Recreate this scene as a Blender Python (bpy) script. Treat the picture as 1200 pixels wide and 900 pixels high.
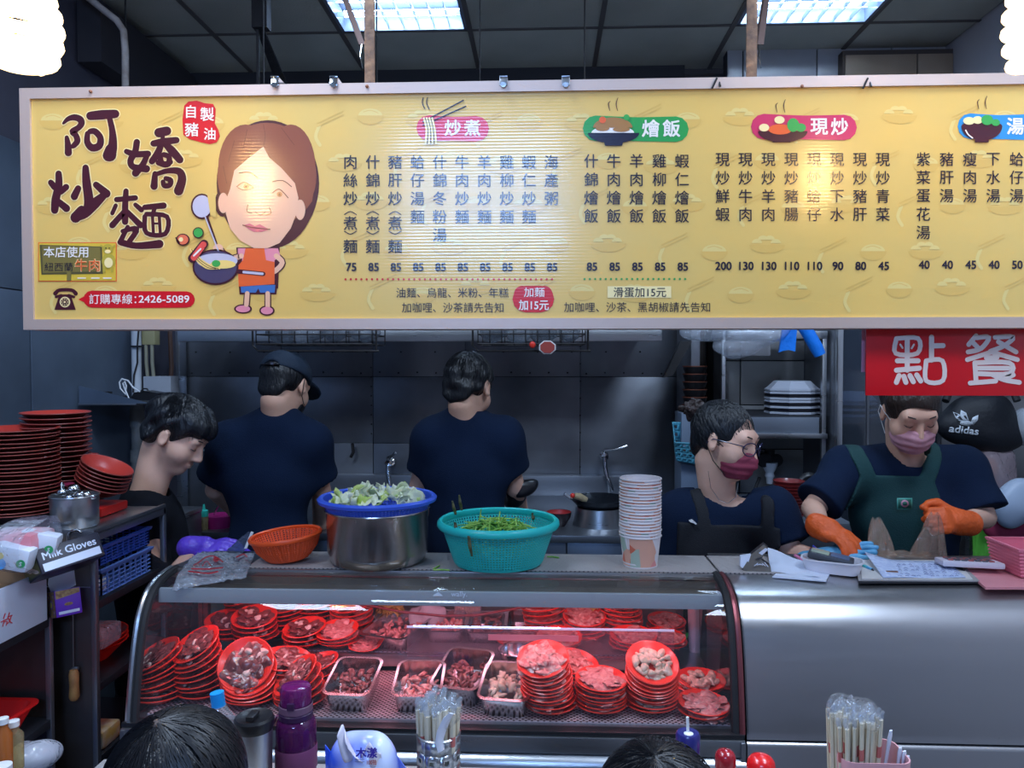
import bpy, bmesh, math, random
import numpy as np
from mathutils import Vector, Matrix, Euler

# ---------------------------------------------------------------- camera, world, lights, exposure
SC = bpy.context.scene
COL = SC.collection
for o_ in list(bpy.data.objects):
    bpy.data.objects.remove(o_)
R = math.radians
CAMZ = 1.62
FPX = 900.0
PITCH, YAW = R(1.59), R(2.418)
cam_d = bpy.data.cameras.new('camera')
cam_d.sensor_width = 36.0
cam_d.lens = 36.0 * FPX / 1200.0
cam_d.clip_start = 0.02
cam = bpy.data.objects.new('camera', cam_d)
COL.objects.link(cam)
cam.location = (0, 0, CAMZ)
cam.rotation_euler = (math.pi / 2 - PITCH, 0, YAW)
SC.camera = cam
SC.view_settings.view_transform = 'Standard'
SC.view_settings.look = 'None'
SC.view_settings.gamma = 1.0
SC.view_settings.use_curve_mapping = False
SC.view_settings.exposure = 0.0

world = bpy.data.worlds.new('world')
SC.world = world
world.use_nodes = True
world.node_tree.nodes['Background'].inputs[0].default_value = (0.27, 0.33, 0.52, 1)
world.node_tree.nodes['Background'].inputs[1].default_value = 0.50

def area_light(name, loc, size, energy, color, rot=(0, 0, 0), size_y=None, spread=180):
    d = bpy.data.lights.new(name, 'AREA')
    d.energy = energy; d.color = color; d.size = size; d.spread = R(spread)
    if size_y: d.shape = 'RECTANGLE'; d.size_y = size_y
    o = bpy.data.objects.new(name, d); COL.objects.link(o)
    o.location = loc; o.rotation_euler = rot
    return o

FLUO = (0.60, 0.76, 1.0)
# unseen lights: tube mirrored in the sign, fill over the staff, assumed further troffers
area_light('hanging_tube_light', (-0.45, -2.0, 2.80), 1.15, 42, (0.30, 0.52, 1.0), rot=(R(70), 0, 0), size_y=0.22)
area_light('staff_fill_light_g', (-0.64, 1.47, 3.12), 0.54, 32, FLUO)  # unseen lamp added to brighten the staff from the front and above
area_light('staff_fill_light_h', (1.16, 1.47, 3.12), 0.54, 32, FLUO)  # its added twin on the right, also fill for the staff
area_light('troffer_light_d', (1.20, 0.55, 3.12), 0.55, 24, FLUO)
area_light('troffer_light_e', (-1.30, 0.55, 3.12), 0.55, 24, FLUO)
# red-pink tube under the lid of the display case
area_light('case_tube_light', (-0.27, 1.965, 1.006), 1.30, 2.9, (1.0, 0.30, 0.36), size_y=0.025)
area_light('case_rear_tube_light', (-0.27, 2.16, 1.02), 1.30, 1.5, (1.0, 0.42, 0.55), size_y=0.03)

# ---------------------------------------------------------------- helpers
CY, SY, CP, SP = math.cos(YAW), math.sin(YAW), math.cos(PITCH), math.sin(PITCH)
def at(px, py, Y):
    """world point at depth Y for a point measured on the 1200x900 frame"""
    u, v = (px - 600) / FPX, -(py - 450) / FPX
    f, up = CP + v * SP, -SP + v * CP
    dx, dy = u * CY - f * SY, u * SY + f * CY
    k = Y / dy
    return Vector((dx * k, Y, CAMZ + up * k))
def px2m(Y): return Y / FPX

def lin(c):
    if isinstance(c, str):
        c = c.lstrip('#'); c = [int(c[i:i + 2], 16) / 255 for i in (0, 2, 4)]
        c = [x / 12.92 if x <= 0.04045 else ((x + 0.055) / 1.055) ** 2.4 for x in c]
    return (c[0], c[1], c[2], 1.0)

MATS = {}
def mat(name, color, rough=0.5, metal=0.0, noise=None, nscale=8, bump=0.0, bscale=60, coat=0.0, spec=0.5,
        stretch=None, emit=None, estr=0.0, sheen=0.0, sss=0.0, rvar=0.0, detail=4):
    if name in MATS: return MATS[name]
    m = bpy.data.materials.new(name); m.use_nodes = True
    nt = m.node_tree; N = nt.nodes; L = nt.links; p = N['Principled BSDF']
    p.inputs['Base Color'].default_value = lin(color)
    p.inputs['Roughness'].default_value = rough
    p.inputs['Metallic'].default_value = metal
    p.inputs['Specular IOR Level'].default_value = spec
    p.inputs['Coat Weight'].default_value = coat
    if coat: p.inputs['Coat Roughness'].default_value = 0.12
    if sheen: p.inputs['Sheen Weight'].default_value = sheen
    if sss:
        p.inputs['Subsurface Weight'].default_value = sss
        p.inputs['Subsurface Radius'].default_value = (0.012, 0.005, 0.003)
    if emit is not None:
        p.inputs['Emission Color'].default_value = lin(emit); p.inputs['Emission Strength'].default_value = estr
    if noise is not None or bump or rvar:
        tc = N.new('ShaderNodeTexCoord'); mp = N.new('ShaderNodeMapping')
        L.new(tc.outputs['Object'], mp.inputs[0])
        if stretch: mp.inputs['Scale'].default_value = stretch
    if noise is not None:
        nz = N.new('ShaderNodeTexNoise'); nz.inputs['Scale'].default_value = nscale; nz.inputs['Detail'].default_value = detail
        rp = N.new('ShaderNodeValToRGB'); rp.color_ramp.elements[0].position = 0.35; rp.color_ramp.elements[1].position = 0.65
        rp.color_ramp.elements[0].color = lin(color); rp.color_ramp.elements[1].color = lin(noise)
        L.new(mp.outputs[0], nz.inputs[0]); L.new(nz.outputs[0], rp.inputs[0]); L.new(rp.outputs[0], p.inputs['Base Color'])
    if rvar:
        nr = N.new('ShaderNodeTexNoise'); nr.inputs['Scale'].default_value = nscale * 1.7; nr.inputs['Detail'].default_value = 5
        mr = N.new('ShaderNodeMapRange'); mr.inputs[3].default_value = max(0.02, rough - rvar); mr.inputs[4].default_value = min(1, rough + rvar)
        L.new(mp.outputs[0], nr.inputs[0]); L.new(nr.outputs[0], mr.inputs[0]); L.new(mr.outputs[0], p.inputs['Roughness'])
    if bump:
        nb = N.new('ShaderNodeTexNoise'); nb.inputs['Scale'].default_value = bscale; nb.inputs['Detail'].default_value = 3
        bp = N.new('ShaderNodeBump'); bp.inputs['Strength'].default_value = bump; bp.inputs['Distance'].default_value = 0.01
        L.new(mp.outputs[0], nb.inputs[0]); L.new(nb.outputs[0], bp.inputs['Height']); L.new(bp.outputs[0], p.inputs['Normal'])
    MATS[name] = m
    return m

def film(name, tint=(1, 1, 1), haze=0.08, hazecol=(0.8, 0.85, 0.9), gloss=0.05, bump=0.0, bscale=30, fres=1.35):
    """thin clear sheet: transparent, a fresnel reflection and a little haze"""
    if name in MATS: return MATS[name]
    m = bpy.data.materials.new(name); m.use_nodes = True
    nt = m.node_tree; N = nt.nodes; L = nt.links
    for n in list(N): N.remove(n)
    out = N.new('ShaderNodeOutputMaterial')
    tr = N.new('ShaderNodeBsdfTransparent'); tr.inputs[0].default_value = (*tint, 1)
    gl = N.new('ShaderNodeBsdfGlossy'); gl.inputs['Roughness'].default_value = gloss
    df = N.new('ShaderNodeBsdfDiffuse'); df.inputs[0].default_value = (*hazecol, 1)
    fr = N.new('ShaderNodeLayerWeight'); fr.inputs[0].default_value = 0.5
    pw_ = N.new('ShaderNodeMath'); pw_.operation = 'POWER'; pw_.inputs[1].default_value = 4.5
    ma_ = N.new('ShaderNodeMath'); ma_.operation = 'MULTIPLY_ADD'; ma_.inputs[1].default_value = 0.8; ma_.inputs[2].default_value = ((fres - 1) / (fres + 1)) ** 2 + .02
    L.new(fr.outputs['Facing'], pw_.inputs[0]); L.new(pw_.outputs[0], ma_.inputs[0])
    m1 = N.new('ShaderNodeMixShader'); m1.inputs[0].default_value = haze
    m2 = N.new('ShaderNodeMixShader')
    L.new(tr.outputs[0], m1.inputs[1]); L.new(df.outputs[0], m1.inputs[2])
    L.new(ma_.outputs[0], m2.inputs[0]); L.new(m1.outputs[0], m2.inputs[1]); L.new(gl.outputs[0], m2.inputs[2])
    L.new(m2.outputs[0], out.inputs[0])
    if bump:
        tc = N.new('ShaderNodeTexCoord'); nb = N.new('ShaderNodeTexNoise'); nb.inputs['Scale'].default_value = bscale; nb.inputs['Detail'].default_value = 2; nb.inputs['Distortion'].default_value = 1.0
        bp = N.new('ShaderNodeBump'); bp.inputs['Strength'].default_value = bump; bp.inputs['Distance'].default_value = 0.02
        L.new(tc.outputs['Object'], nb.inputs[0]); L.new(nb.outputs[0], bp.inputs['Height'])
        for q in (gl, fr): L.new(bp.outputs[0], q.inputs['Normal'])
    MATS[name] = m
    return m

def pattern(name, c1, c2, scale, rough=0.5, metal=0.0, kind='holes', bump=0.4, size=0.3, offset=True):
    """fine punched / woven surface (holes a few pixels wide): two tones plus relief, object space"""
    if name in MATS: return MATS[name]
    m = bpy.data.materials.new(name); m.use_nodes = True
    nt = m.node_tree; N = nt.nodes; L = nt.links; p = N['Principled BSDF']
    tc = N.new('ShaderNodeTexCoord')
    vo = N.new('ShaderNodeTexVoronoi'); vo.inputs['Scale'].default_value = scale; vo.inputs['Randomness'].default_value = 0.0
    rp = N.new('ShaderNodeValToRGB'); e = rp.color_ramp.elements
    e[0].position = size; e[0].color = lin(c2); e[1].position = size + 0.06; e[1].color = lin(c1)
    mp = N.new('ShaderNodeMapping'); mp.inputs['Rotation'].default_value = (0, 0, R(45))
    L.new(tc.outputs['Object'], mp.inputs[0]); L.new(mp.outputs[0], vo.inputs[0])
    L.new(vo.outputs['Distance'], rp.inputs[0]); L.new(rp.outputs[0], p.inputs['Base Color'])
    bp = N.new('ShaderNodeBump'); bp.inputs['Strength'].default_value = bump; bp.inputs['Distance'].default_value = 0.004
    L.new(vo.outputs['Distance'], bp.inputs['Height']); L.new(bp.outputs[0], p.inputs['Normal'])
    p.inputs['Roughness'].default_value = rough; p.inputs['Metallic'].default_value = metal
    MATS[name] = m
    return m

def wmat(o):
    m = o.matrix_basis.copy()
    while o.parent:
        o = o.parent; m = o.matrix_basis @ m
    return m

def tag(o, label=None, cat=None, group=None, kind=None):
    if label: o['label'] = label
    if cat: o['category'] = cat
    if group: o['group'] = group
    if kind: o['kind'] = kind
    return o

def root(name, loc, label, cat, group=None, rot=(0, 0, 0)):
    o = bpy.data.objects.new(name, None); COL.objects.link(o)
    o.location = loc; o.rotation_euler = rot; o.empty_display_size = 0.05
    return tag(o, label, cat, group)

def mesh_obj(name, V, F, m, parent=None, sharp=40, midx=None, edges=()):
    me = bpy.data.meshes.new(name)
    me.from_pydata([tuple(v) for v in V], list(edges), [tuple(f) for f in F])
    for q in (m if isinstance(m, (list, tuple)) else [m]): me.materials.append(q)
    if midx is not None: me.polygons.foreach_set('material_index', midx)
    if len(me.polygons):
        me.polygons.foreach_set('use_smooth', [True] * len(me.polygons))
        me.set_sharp_from_angle(angle=R(sharp))
    me.update()
    o = bpy.data.objects.new(name, me); COL.objects.link(o)
    if parent:
        o.parent = parent
        me.transform(wmat(parent).inverted())
    return o

class B:
    """collects shapes into one mesh"""
    def __init__(s): s.V = []; s.F = []; s.M = []; s.i = 0
    def add(s, V, F):
        n = len(s.V); s.V.extend([Vector(v) for v in V]); s.F.extend([tuple(n + k for k in f) for f in F]); s.M.extend([s.i] * len(F)); return s
    def mi(s, i): s.i = i; return s
    def box(s, c, size, rot=None, bev=0.0):
        c = Vector(c); x, y, z = [q / 2 for q in size]
        if bev > 0:
            bm = bmesh.new(); bmesh.ops.create_cube(bm, size=1)
            for v in bm.verts: v.co = Vector((v.co.x * size[0], v.co.y * size[1], v.co.z * size[2]))
            bmesh.ops.bevel(bm, geom=list(bm.edges), offset=bev, segments=2, affect='EDGES', profile=0.6)
            bm.verts.index_update()
            V = [v.co.copy() for v in bm.verts]; F = [[v.index for v in f.verts] for f in bm.faces]; bm.free()
        else:
            V = [Vector((a * x, b * y, d * z)) for a in (-1, 1) for b in (-1, 1) for d in (-1, 1)]
            F = [(0, 1, 3, 2), (4, 6, 7, 5), (0, 4, 5, 1), (2, 3, 7, 6), (0, 2, 6, 4), (1, 5, 7, 3)]
        if rot is not None:
            M = rot if isinstance(rot, Matrix) else Euler(rot).to_matrix()
            V = [M @ v for v in V]
        return s.add([v + c for v in V], F)
    def box2(s, a, b, bev=0.0):
        a, b = Vector(a), Vector(b)
        return s.box((a + b) / 2, [abs(q) for q in (b - a)], bev=bev)
    def tube(s, pts, r, seg=8, cap=True, closed=False, flat=1.0):
        pts = [Vector(p) for p in pts]; n = len(pts)
        rs = r if isinstance(r, (list, tuple)) else [r] * n
        V = []; F = []; prev = None
        for k, p in enumerate(pts):
            if closed: d = pts[(k + 1) % n] - pts[k - 1]
            else: d = pts[min(k + 1, n - 1)] - pts[max(k - 1, 0)]
            if d.length < 1e-9: d = Vector((0, 0, 1))
            d.normalize()
            if prev is None:
                u = d.orthogonal().normalized()
                if abs(d.z) < 0.9: u = d.cross(Vector((0, 0, 1))).normalized()
            else:
                u = prev - d * prev.dot(d)
                u = u.normalized() if u.length > 1e-6 else d.orthogonal().normalized()
            prev = u; w = d.cross(u)
            for j in range(seg):
                a = 2 * math.pi * j / seg
                V.append(p + (u * math.cos(a) + w * math.sin(a) * flat) * rs[k])
        for k in range(n if closed else n - 1):
            for j in range(seg):
                a = k * seg + j; b = k * seg + (j + 1) % seg; k2 = ((k + 1) % n) * seg
                F.append((a, b, k2 + (j + 1) % seg, k2 + j))
        if cap and not closed:
            F.append(tuple(range(seg))[::-1]); F.append(tuple((n - 1) * seg + j for j in range(seg)))
        return s.add(V, F)
    def lathe(s, prof, seg=32, c=(0, 0, 0), rot=None, sx=1.0, sy=1.0, wob=None):
        V = []; F = []; c = Vector(c)
        M = None if rot is None else Euler(rot).to_matrix()
        n = len(prof)
        for k, (r, z) in enumerate(prof):
            for j in range(seg):
                a = 2 * math.pi * j / seg; rr = r * (wob(a, z) if wob else 1)
                v = Vector((rr * math.cos(a) * sx, rr * math.sin(a) * sy, z))
                V.append((M @ v if M else v) + c)
        for k in range(n - 1):
            for j in range(seg):
                F.append((k * seg + j, k * seg + (j + 1) % seg, (k + 1) * seg + (j + 1) % seg, (k + 1) * seg + j))
        if n == 2: F.append(tuple(range(seg))[::-1])
        if n == 2: F.append(tuple((n - 1) * seg + j for j in range(seg)))
        return s.add(V, F)
    def cyl(s, c, r, h, seg=24, rot=None):
        return s.lathe([(r, 0), (r, h)], seg, c, rot)
    def ball(s, c, r, seg=16, rings=8, rot=None):
        rr = r if isinstance(r, (list, tuple)) else (r, r, r)
        V = []; F = []; c = Vector(c); M = Euler(rot).to_matrix() if rot is not None else None
        for k in range(rings + 1):
            t = math.pi * k / rings
            for j in range(seg):
                a = 2 * math.pi * j / seg
                v = Vector((math.sin(t) * math.cos(a) * rr[0], math.sin(t) * math.sin(a) * rr[1], -math.cos(t) * rr[2]))
                V.append((M @ v if M else v) + c)
        for k in range(rings):
            for j in range(seg):
                F.append((k * seg + j, k * seg + (j + 1) % seg, (k + 1) * seg + (j + 1) % seg, (k + 1) * seg + j))
        return s.add(V, F)
    def prism(s, pts, vec):
        """closed polygon (3D points) pushed along vec"""
        pts = [Vector(p) for p in pts]; vec = Vector(vec); n = len(pts)
        V = pts + [p + vec for p in pts]
        F = [tuple(range(n))[::-1], tuple(range(n, 2 * n))] + [(k, (k + 1) % n, n + (k + 1) % n, n + k) for k in range(n)]
        return s.add(V, F)
    def sheet(s, fn, nu, nv, thick=0.0):
        V = [Vector(fn(i / nu, j / nv)) for i in range(nu + 1) for j in range(nv + 1)]
        F = [(i * (nv + 1) + j, (i + 1) * (nv + 1) + j, (i + 1) * (nv + 1) + j + 1, i * (nv + 1) + j + 1) for i in range(nu) for j in range(nv)]
        return s.add(V, F)
    def xf(s, M):
        s.V = [M @ v for v in s.V]; return s
    def out(s, name, m, parent=None, sharp=40):
        return mesh_obj(name, s.V, s.F, m, parent, sharp, s.M if isinstance(m, (list, tuple)) else None)

def solidify(o, t, off=0):
    md = o.modifiers.new('thickness', 'SOLIDIFY'); md.thickness = t; md.offset = off
    return o

def copy_tree(o, loc=None, rot=None, label=None, parent=None):
    c = o.copy(); COL.objects.link(c)
    if parent: c.parent = parent
    if loc is not None: c.location = loc
    if rot is not None: c.rotation_euler = rot
    if label: c['label'] = label
    for ch in [q for q in o.children]:
        d = copy_tree(ch, parent=c)
    return c

ORD = ['topmost', 'second', 'third', 'fourth', 'fifth', 'sixth', 'seventh', 'eighth', 'ninth', 'tenth', 'eleventh', 'twelfth', 'thirteenth',
       'fourteenth', 'fifteenth', 'sixteenth', 'seventeenth', 'eighteenth', 'nineteenth', 'twentieth', 'twenty-first', 'twenty-second', 'twenty-third', 'twenty-fourth']
def ordp(k, n, what, where):
    w = 'topmost' if k == 0 else 'lowest' if k == n - 1 else ORD[k]
    return '%s plate%s of %s %s' % (w, ' down' if 0 < k < n - 1 else '', what, where)
def ordl(k, n, what, where):
    """k counted from the top"""
    if k == 0: return 'topmost %s %s' % (what, where)
    if k == n - 1: return 'lowest %s %s' % (what, where)
    return '%s %s from the top %s' % (ORD[k], what, where)

# ---- text
_G = {}
def glyph(s, off=0.0):
    k = (s, off)
    if k not in _G:
        c = bpy.data.curves.new('t', 'FONT'); c.body = s; c.offset = off; c.resolution_u = 3; c.fill_mode = 'FRONT'
        o = bpy.data.objects.new('t', c); COL.objects.link(o)
        dg = bpy.context.evaluated_depsgraph_get()
        m = bpy.data.meshes.new_from_object(o.evaluated_get(dg))
        V = [(v.co.x, v.co.y) for v in m.vertices]; F = [tuple(p.vertices) for p in m.polygons]
        bpy.data.objects.remove(o); bpy.data.meshes.remove(m); bpy.data.curves.remove(c)
        _G[k] = (V, F)
    return _G[k]
class Print:
    """flat print on a plane: fn maps (a, b) drawing coordinates (b downwards) to a point in the room; lift is along nrm"""
    def __init__(s, fn, nrm, step=0.00025): s.fn = fn; s.n = Vector(nrm); s.step = step; s.b = B(); s.mats = []; s.lv = 0; s.cnt = 0
    def use(s, m, lv=None):
        s.cnt = 0
        if m not in s.mats: s.mats.append(m)
        s.b.mi(s.mats.index(m))
        if lv is not None: s.lv = lv
        return s
    def p(s, a, b): return s.fn(a, b) + s.n * (s.lv * s.step + (s.cnt % 12) * 0.00003)
    def poly(s, pts):
        s.cnt += 1
        s.b.add([s.p(*q) for q in pts], [tuple(range(len(pts)))]); return s
    def disc(s, a, b, ra, rb=None, seg=20, rot=0, a0=0, a1=360):
        rb = rb or ra; pts = []
        n = seg if a1 - a0 >= 360 else seg + 1
        for j in range(n):
            t = R(a0 + (a1 - a0) * j / seg); x, y = ra * math.cos(t), rb * math.sin(t)
            pts.append((a + x * math.cos(rot) - y * math.sin(rot), b + x * math.sin(rot) + y * math.cos(rot)))
        return s.poly(pts)
    def stroke(s, pts, w, closed=False):
        """one thick line with round ends; w may change along it"""
        n = len(pts); ws = w if isinstance(w, (list, tuple)) else [w] * n
        if len(ws) != n: ws = [ws[0] + (ws[-1] - ws[0]) * k / (n - 1) for k in range(n)]
        P = []; W = []
        seq = list(range(n)) + ([0] if closed else [])
        for q in range(len(seq) - 1):
            i, j = seq[q], seq[q + 1]; g = lambda t: pts[t % n] if closed else pts[max(0, min(n - 1, t))]
            p0, p1, p2, p3 = g(i - 1), g(i), g(i + 1), g(i + 2)
            for t in (0, .25, .5, .75):
                f = lambda c: 0.5 * (2 * p1[c] + (p2[c] - p0[c]) * t + (2 * p0[c] - 5 * p1[c] + 4 * p2[c] - p3[c]) * t * t + (3 * p1[c] - p0[c] - 3 * p2[c] + p3[c]) * t ** 3)
                P.append((f(0), f(1))); W.append(ws[i] + (ws[j] - ws[i]) * t)
        if not closed: P.append(pts[-1]); W.append(ws[-1])
        m = len(P); Lf = []; Rt = []
        for k in range(m):
            a = P[(k - 1) % m] if closed else P[max(0, k - 1)]; b = P[(k + 1) % m] if closed else P[min(m - 1, k + 1)]
            dx, dy = b[0] - a[0], b[1] - a[1]; l = math.hypot(dx, dy) or 1; nx, ny = -dy / l * W[k] / 2, dx / l * W[k] / 2
            Lf.append((P[k][0] + nx, P[k][1] + ny)); Rt.append((P[k][0] - nx, P[k][1] - ny))
        s.cnt += 1
        V = [s.p(*q) for q in Lf + Rt]
        s.b.add(V, [(k, (k + 1) % m, m + (k + 1) % m, m + k) for k in range(m if closed else m - 1)])
        if not closed:
            lv = s.lv
            for e in (0, -1): s.disc(P[e][0], P[e][1], W[e] / 2, seg=12)
        return s
    def text(s, t, a, b, size, off=0.0, sx=1.0, rot=0.0, bold=None):
        """t centred on (a, b); size = em size in drawing units"""
        if off > 0:
            o = off * .8 * size; ov = off
            for dx, dy in ((-o, -o), (o, -o), (-o, o), (o, o)):
                s.cnt += 1; s.text(t, a + dx, b + dy, size, 0, sx, rot)
            return s
        V, F = glyph(t, 0)
        if not V: return s
        x0 = min(v[0] for v in V); x1 = max(v[0] for v in V); y0, y1 = min(v[1] for v in V), max(v[1] for v in V)
        cx, cy = (x0 + x1) / 2, (y0 + y1) / 2
        pts = []
        for x, y in V:
            X, Y = (x - cx) * size * sx, -(y - cy) * size
            pts.append(s.p(a + X * math.cos(rot) - Y * math.sin(rot), b + X * math.sin(rot) + Y * math.cos(rot)))
        s.b.add(pts, F); return s
    def textw(s, t, x0, x1, b, h, off=0.0):
        """t stretched between x0 and x1, cell height h"""
        V, F = glyph(t, 0); a0 = min(v[0] for v in V); a1 = max(v[0] for v in V)
        sz = h; return s.text(t, (x0 + x1) / 2, b, sz, off, (x1 - x0) / ((a1 - a0) * sz))
    def out(s, name, parent): return s.b.out(name, s.mats, parent)

# ---- smooth solids (signed distance fields turned into one continuous surface)
def _ln(x, y, z): return np.sqrt(x * x + y * y + z * z)
def ell(c, r, rot=None):
    c = tuple(c); r = tuple(r); M = None
    if rot is not None:
        M = np.array((rot if isinstance(rot, Matrix) else Euler(rot).to_matrix()).transposed(), dtype=np.float32)
    def f(x, y, z):
        a, b, d = x - c[0], y - c[1], z - c[2]
        if M is not None: a, b, d = (M[0, 0] * a + M[0, 1] * b + M[0, 2] * d, M[1, 0] * a + M[1, 1] * b + M[1, 2] * d, M[2, 0] * a + M[2, 1] * b + M[2, 2] * d)
        k0 = _ln(a / r[0], b / r[1], d / r[2]); k1 = _ln(a / r[0] ** 2, b / r[1] ** 2, d / r[2] ** 2) + 1e-9
        return k0 * (k0 - 1) / k1
    return f
def cone(a, b, ra, rb):
    a = tuple(a); b = tuple(b); d = [b[i] - a[i] for i in range(3)]; dd = sum(q * q for q in d) + 1e-12
    def f(x, y, z):
        px, py, pz = x - a[0], y - a[1], z - a[2]
        h = np.clip((px * d[0] + py * d[1] + pz * d[2]) / dd, 0, 1)
        return _ln(px - d[0] * h, py - d[1] * h, pz - d[2] * h) - (ra + (rb - ra) * h)
    return f
def chain(pts, rs):
    fs = [cone(pts[k], pts[k + 1], rs[k], rs[k + 1]) for k in range(len(pts) - 1)]
    def f(x, y, z):
        d = fs[0](x, y, z)
        for g in fs[1:]: d = np.minimum(d, g(x, y, z))
        return d
    return f
def smin(a, b, k):
    h = np.maximum(k - np.abs(a - b), 0) / k
    return np.minimum(a, b) - h * h * k * 0.25
def U(k, *fs):
    def f(x, y, z):
        d = fs[0](x, y, z)
        for g in fs[1:]: d = smin(d, g(x, y, z), k)
        return d
    return f
def SUB(k, a, *fs):
    def f(x, y, z):
        d = a(x, y, z)
        for g in fs: d = -smin(-d, g(x, y, z), k)
        return d
    return f
def AND(k, a, *fs):
    def f(x, y, z):
        d = a(x, y, z)
        for g in fs: d = -smin(-d, -g(x, y, z), k)
        return d
    return f
def half(p, n):
    """inside = behind the plane through p with normal n"""
    n = Vector(n).normalized(); p = Vector(p)
    return lambda x, y, z: (x - p.x) * n.x + (y - p.y) * n.y + (z - p.z) * n.z
def infl(f, r, w=None):
    def g(x, y, z):
        d = f(x, y, z) - r
        return d + w(x, y, z) if w else d
    return g
def wav(amp, *ks, seed=0):
    rs = np.random.RandomState(seed); T = []
    for k in ks:
        for _ in range(3):
            v = rs.normal(size=3); v /= np.linalg.norm(v); T.append((v * k, rs.rand() * 6.28, amp / (3 * len(ks)) * 2))
    return lambda x, y, z: sum(a * np.sin(v[0] * x + v[1] * y + v[2] * z + ph) for v, ph, a in T)
def local(f, M):
    """f given in a local frame, M = 4x4 local -> world (rigid)"""
    I = M.inverted()
    def g(x, y, z):
        return f(I[0][0] * x + I[0][1] * y + I[0][2] * z + I[0][3], I[1][0] * x + I[1][1] * y + I[1][2] * z + I[1][3], I[2][0] * x + I[2][1] * y + I[2][2] * z + I[2][3])
    return g
def snet(f, lo, hi, h):
    ax = [np.arange(lo[i], hi[i] + h, h, dtype=np.float32) for i in range(3)]
    X, Y, Z = np.meshgrid(*ax, indexing='ij', sparse=True)
    D = np.broadcast_to(f(X, Y, Z), (len(ax[0]), len(ax[1]), len(ax[2]))).astype(np.float32)
    nx, ny, nz = D.shape
    S = D < 0
    acc = np.zeros((nx - 1, ny - 1, nz - 1, 3), np.float32); cnt = np.zeros((nx - 1, ny - 1, nz - 1), np.float32)
    quads = []
    for a in range(3):
        sl0 = [slice(None)] * 3; sl1 = [slice(None)] * 3; sl0[a] = slice(0, -1); sl1[a] = slice(1, None)
        s0, s1 = S[tuple(sl0)], S[tuple(sl1)]
        idx = np.argwhere(s0 != s1)
        if not len(idx): continue
        d0 = D[tuple(sl0)][tuple(idx.T)]; d1 = D[tuple(sl1)][tuple(idx.T)]
        t = d0 / (d0 - d1)
        P = idx.astype(np.float32); P[:, a] += t
        b, c = (a + 1) % 3, (a + 2) % 3
        ok = np.ones(len(idx), bool)
        cells = []
        for db, dc in ((0, 0), (-1, 0), (-1, -1), (0, -1)):
            q = idx.copy(); q[:, b] += db; q[:, c] += dc
            v = (q[:, 0] >= 0) & (q[:, 1] >= 0) & (q[:, 2] >= 0) & (q[:, 0] < nx - 1) & (q[:, 1] < ny - 1) & (q[:, 2] < nz - 1)
            ok &= v; cells.append(q)
            qq = q[v]; np.add.at(acc, tuple(qq.T), P[v]); np.add.at(cnt, tuple(qq.T), 1)
        ins = s0[tuple(idx.T)]
        Q = np.stack([np.ravel_multi_index(tuple(np.clip(q, 0, [nx - 2, ny - 2, nz - 2]).T), (nx - 1, ny - 1, nz - 1)) for q in cells], 1)
        Q = np.where(ins[:, None], Q, Q[:, ::-1])[ok]
        quads.append(Q)
    m = cnt > 0
    ids = np.full(cnt.size, -1, np.int64); ids[m.ravel()] = np.arange(m.sum())
    V = acc[m] / cnt[m][:, None] * h + np.array(lo, np.float32)
    F = ids[np.concatenate(quads)] if quads else np.zeros((0, 4), int)
    return V, F
def blob(name, f, lo, hi, h, m, parent=None, sharp=180, smooth=1):
    lo2 = tuple(min(a, b) for a, b in zip(lo, hi)); hi2 = tuple(max(a, b) for a, b in zip(lo, hi))
    V, F = snet(f, lo2, hi2, h)
    for _ in range(smooth):
        A = np.zeros_like(V); C = np.zeros(len(V), np.float32)
        for k in range(4):
            np.add.at(A, F[:, k], V[F[:, (k + 1) % 4]]); np.add.at(C, F[:, k], 1)
        V = 0.5 * V + 0.5 * A / np.maximum(C, 1)[:, None]
    me = bpy.data.meshes.new(name)
    me.vertices.add(len(V)); me.vertices.foreach_set('co', V.astype(np.float32).ravel())
    me.loops.add(len(F) * 4); me.loops.foreach_set('vertex_index', F.astype(np.int32).ravel())
    me.polygons.add(len(F)); me.polygons.foreach_set('loop_start', np.arange(0, len(F) * 4, 4, dtype=np.int32))
    me.polygons.foreach_set('use_smooth', np.ones(len(F), bool))
    me.materials.append(m); me.update(calc_edges=True); me.validate()
    if sharp < 180: me.set_sharp_from_angle(angle=R(sharp))
    o = bpy.data.objects.new(name, me); COL.objects.link(o)
    if parent:
        o.parent = parent; me.transform(wmat(parent).inverted())
    return o

# ---------------------------------------------------------------- materials
STEEL = mat('brushed_steel', (0.50, 0.52, 0.55), 0.30, 0.95, rvar=0.08, nscale=3, stretch=(1, 1, 14), bump=0.05, bscale=40)
STEEL_H = mat('counter_steel', (0.48, 0.47, 0.48), 0.30, 0.92, rvar=0.05, nscale=4, stretch=(1.5, 10, 10), bump=0.006, bscale=14)
STEEL_DULL = mat('dull_wall_steel', (0.31, 0.33, 0.37), 0.36, 0.85, noise=(0.20, 0.21, 0.235), nscale=2.5, rvar=0.10, bump=0.05, bscale=6)
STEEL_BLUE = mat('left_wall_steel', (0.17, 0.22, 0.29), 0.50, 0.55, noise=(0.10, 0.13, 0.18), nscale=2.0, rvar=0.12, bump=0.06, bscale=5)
STEEL_BROWN = mat('cart_steel', (0.15, 0.13, 0.125), 0.42, 0.85, noise=(0.10, 0.09, 0.09), nscale=4, rvar=0.1, bump=0.04, bscale=14)
CHROME = mat('chrome', (0.75, 0.77, 0.8), 0.12, 1.0)
IRON = mat('dark_iron', (0.035, 0.033, 0.035), 0.5, 0.7, bump=0.1, bscale=60)
BLACK = mat('black_plastic', (0.012, 0.012, 0.015), 0.35)
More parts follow.
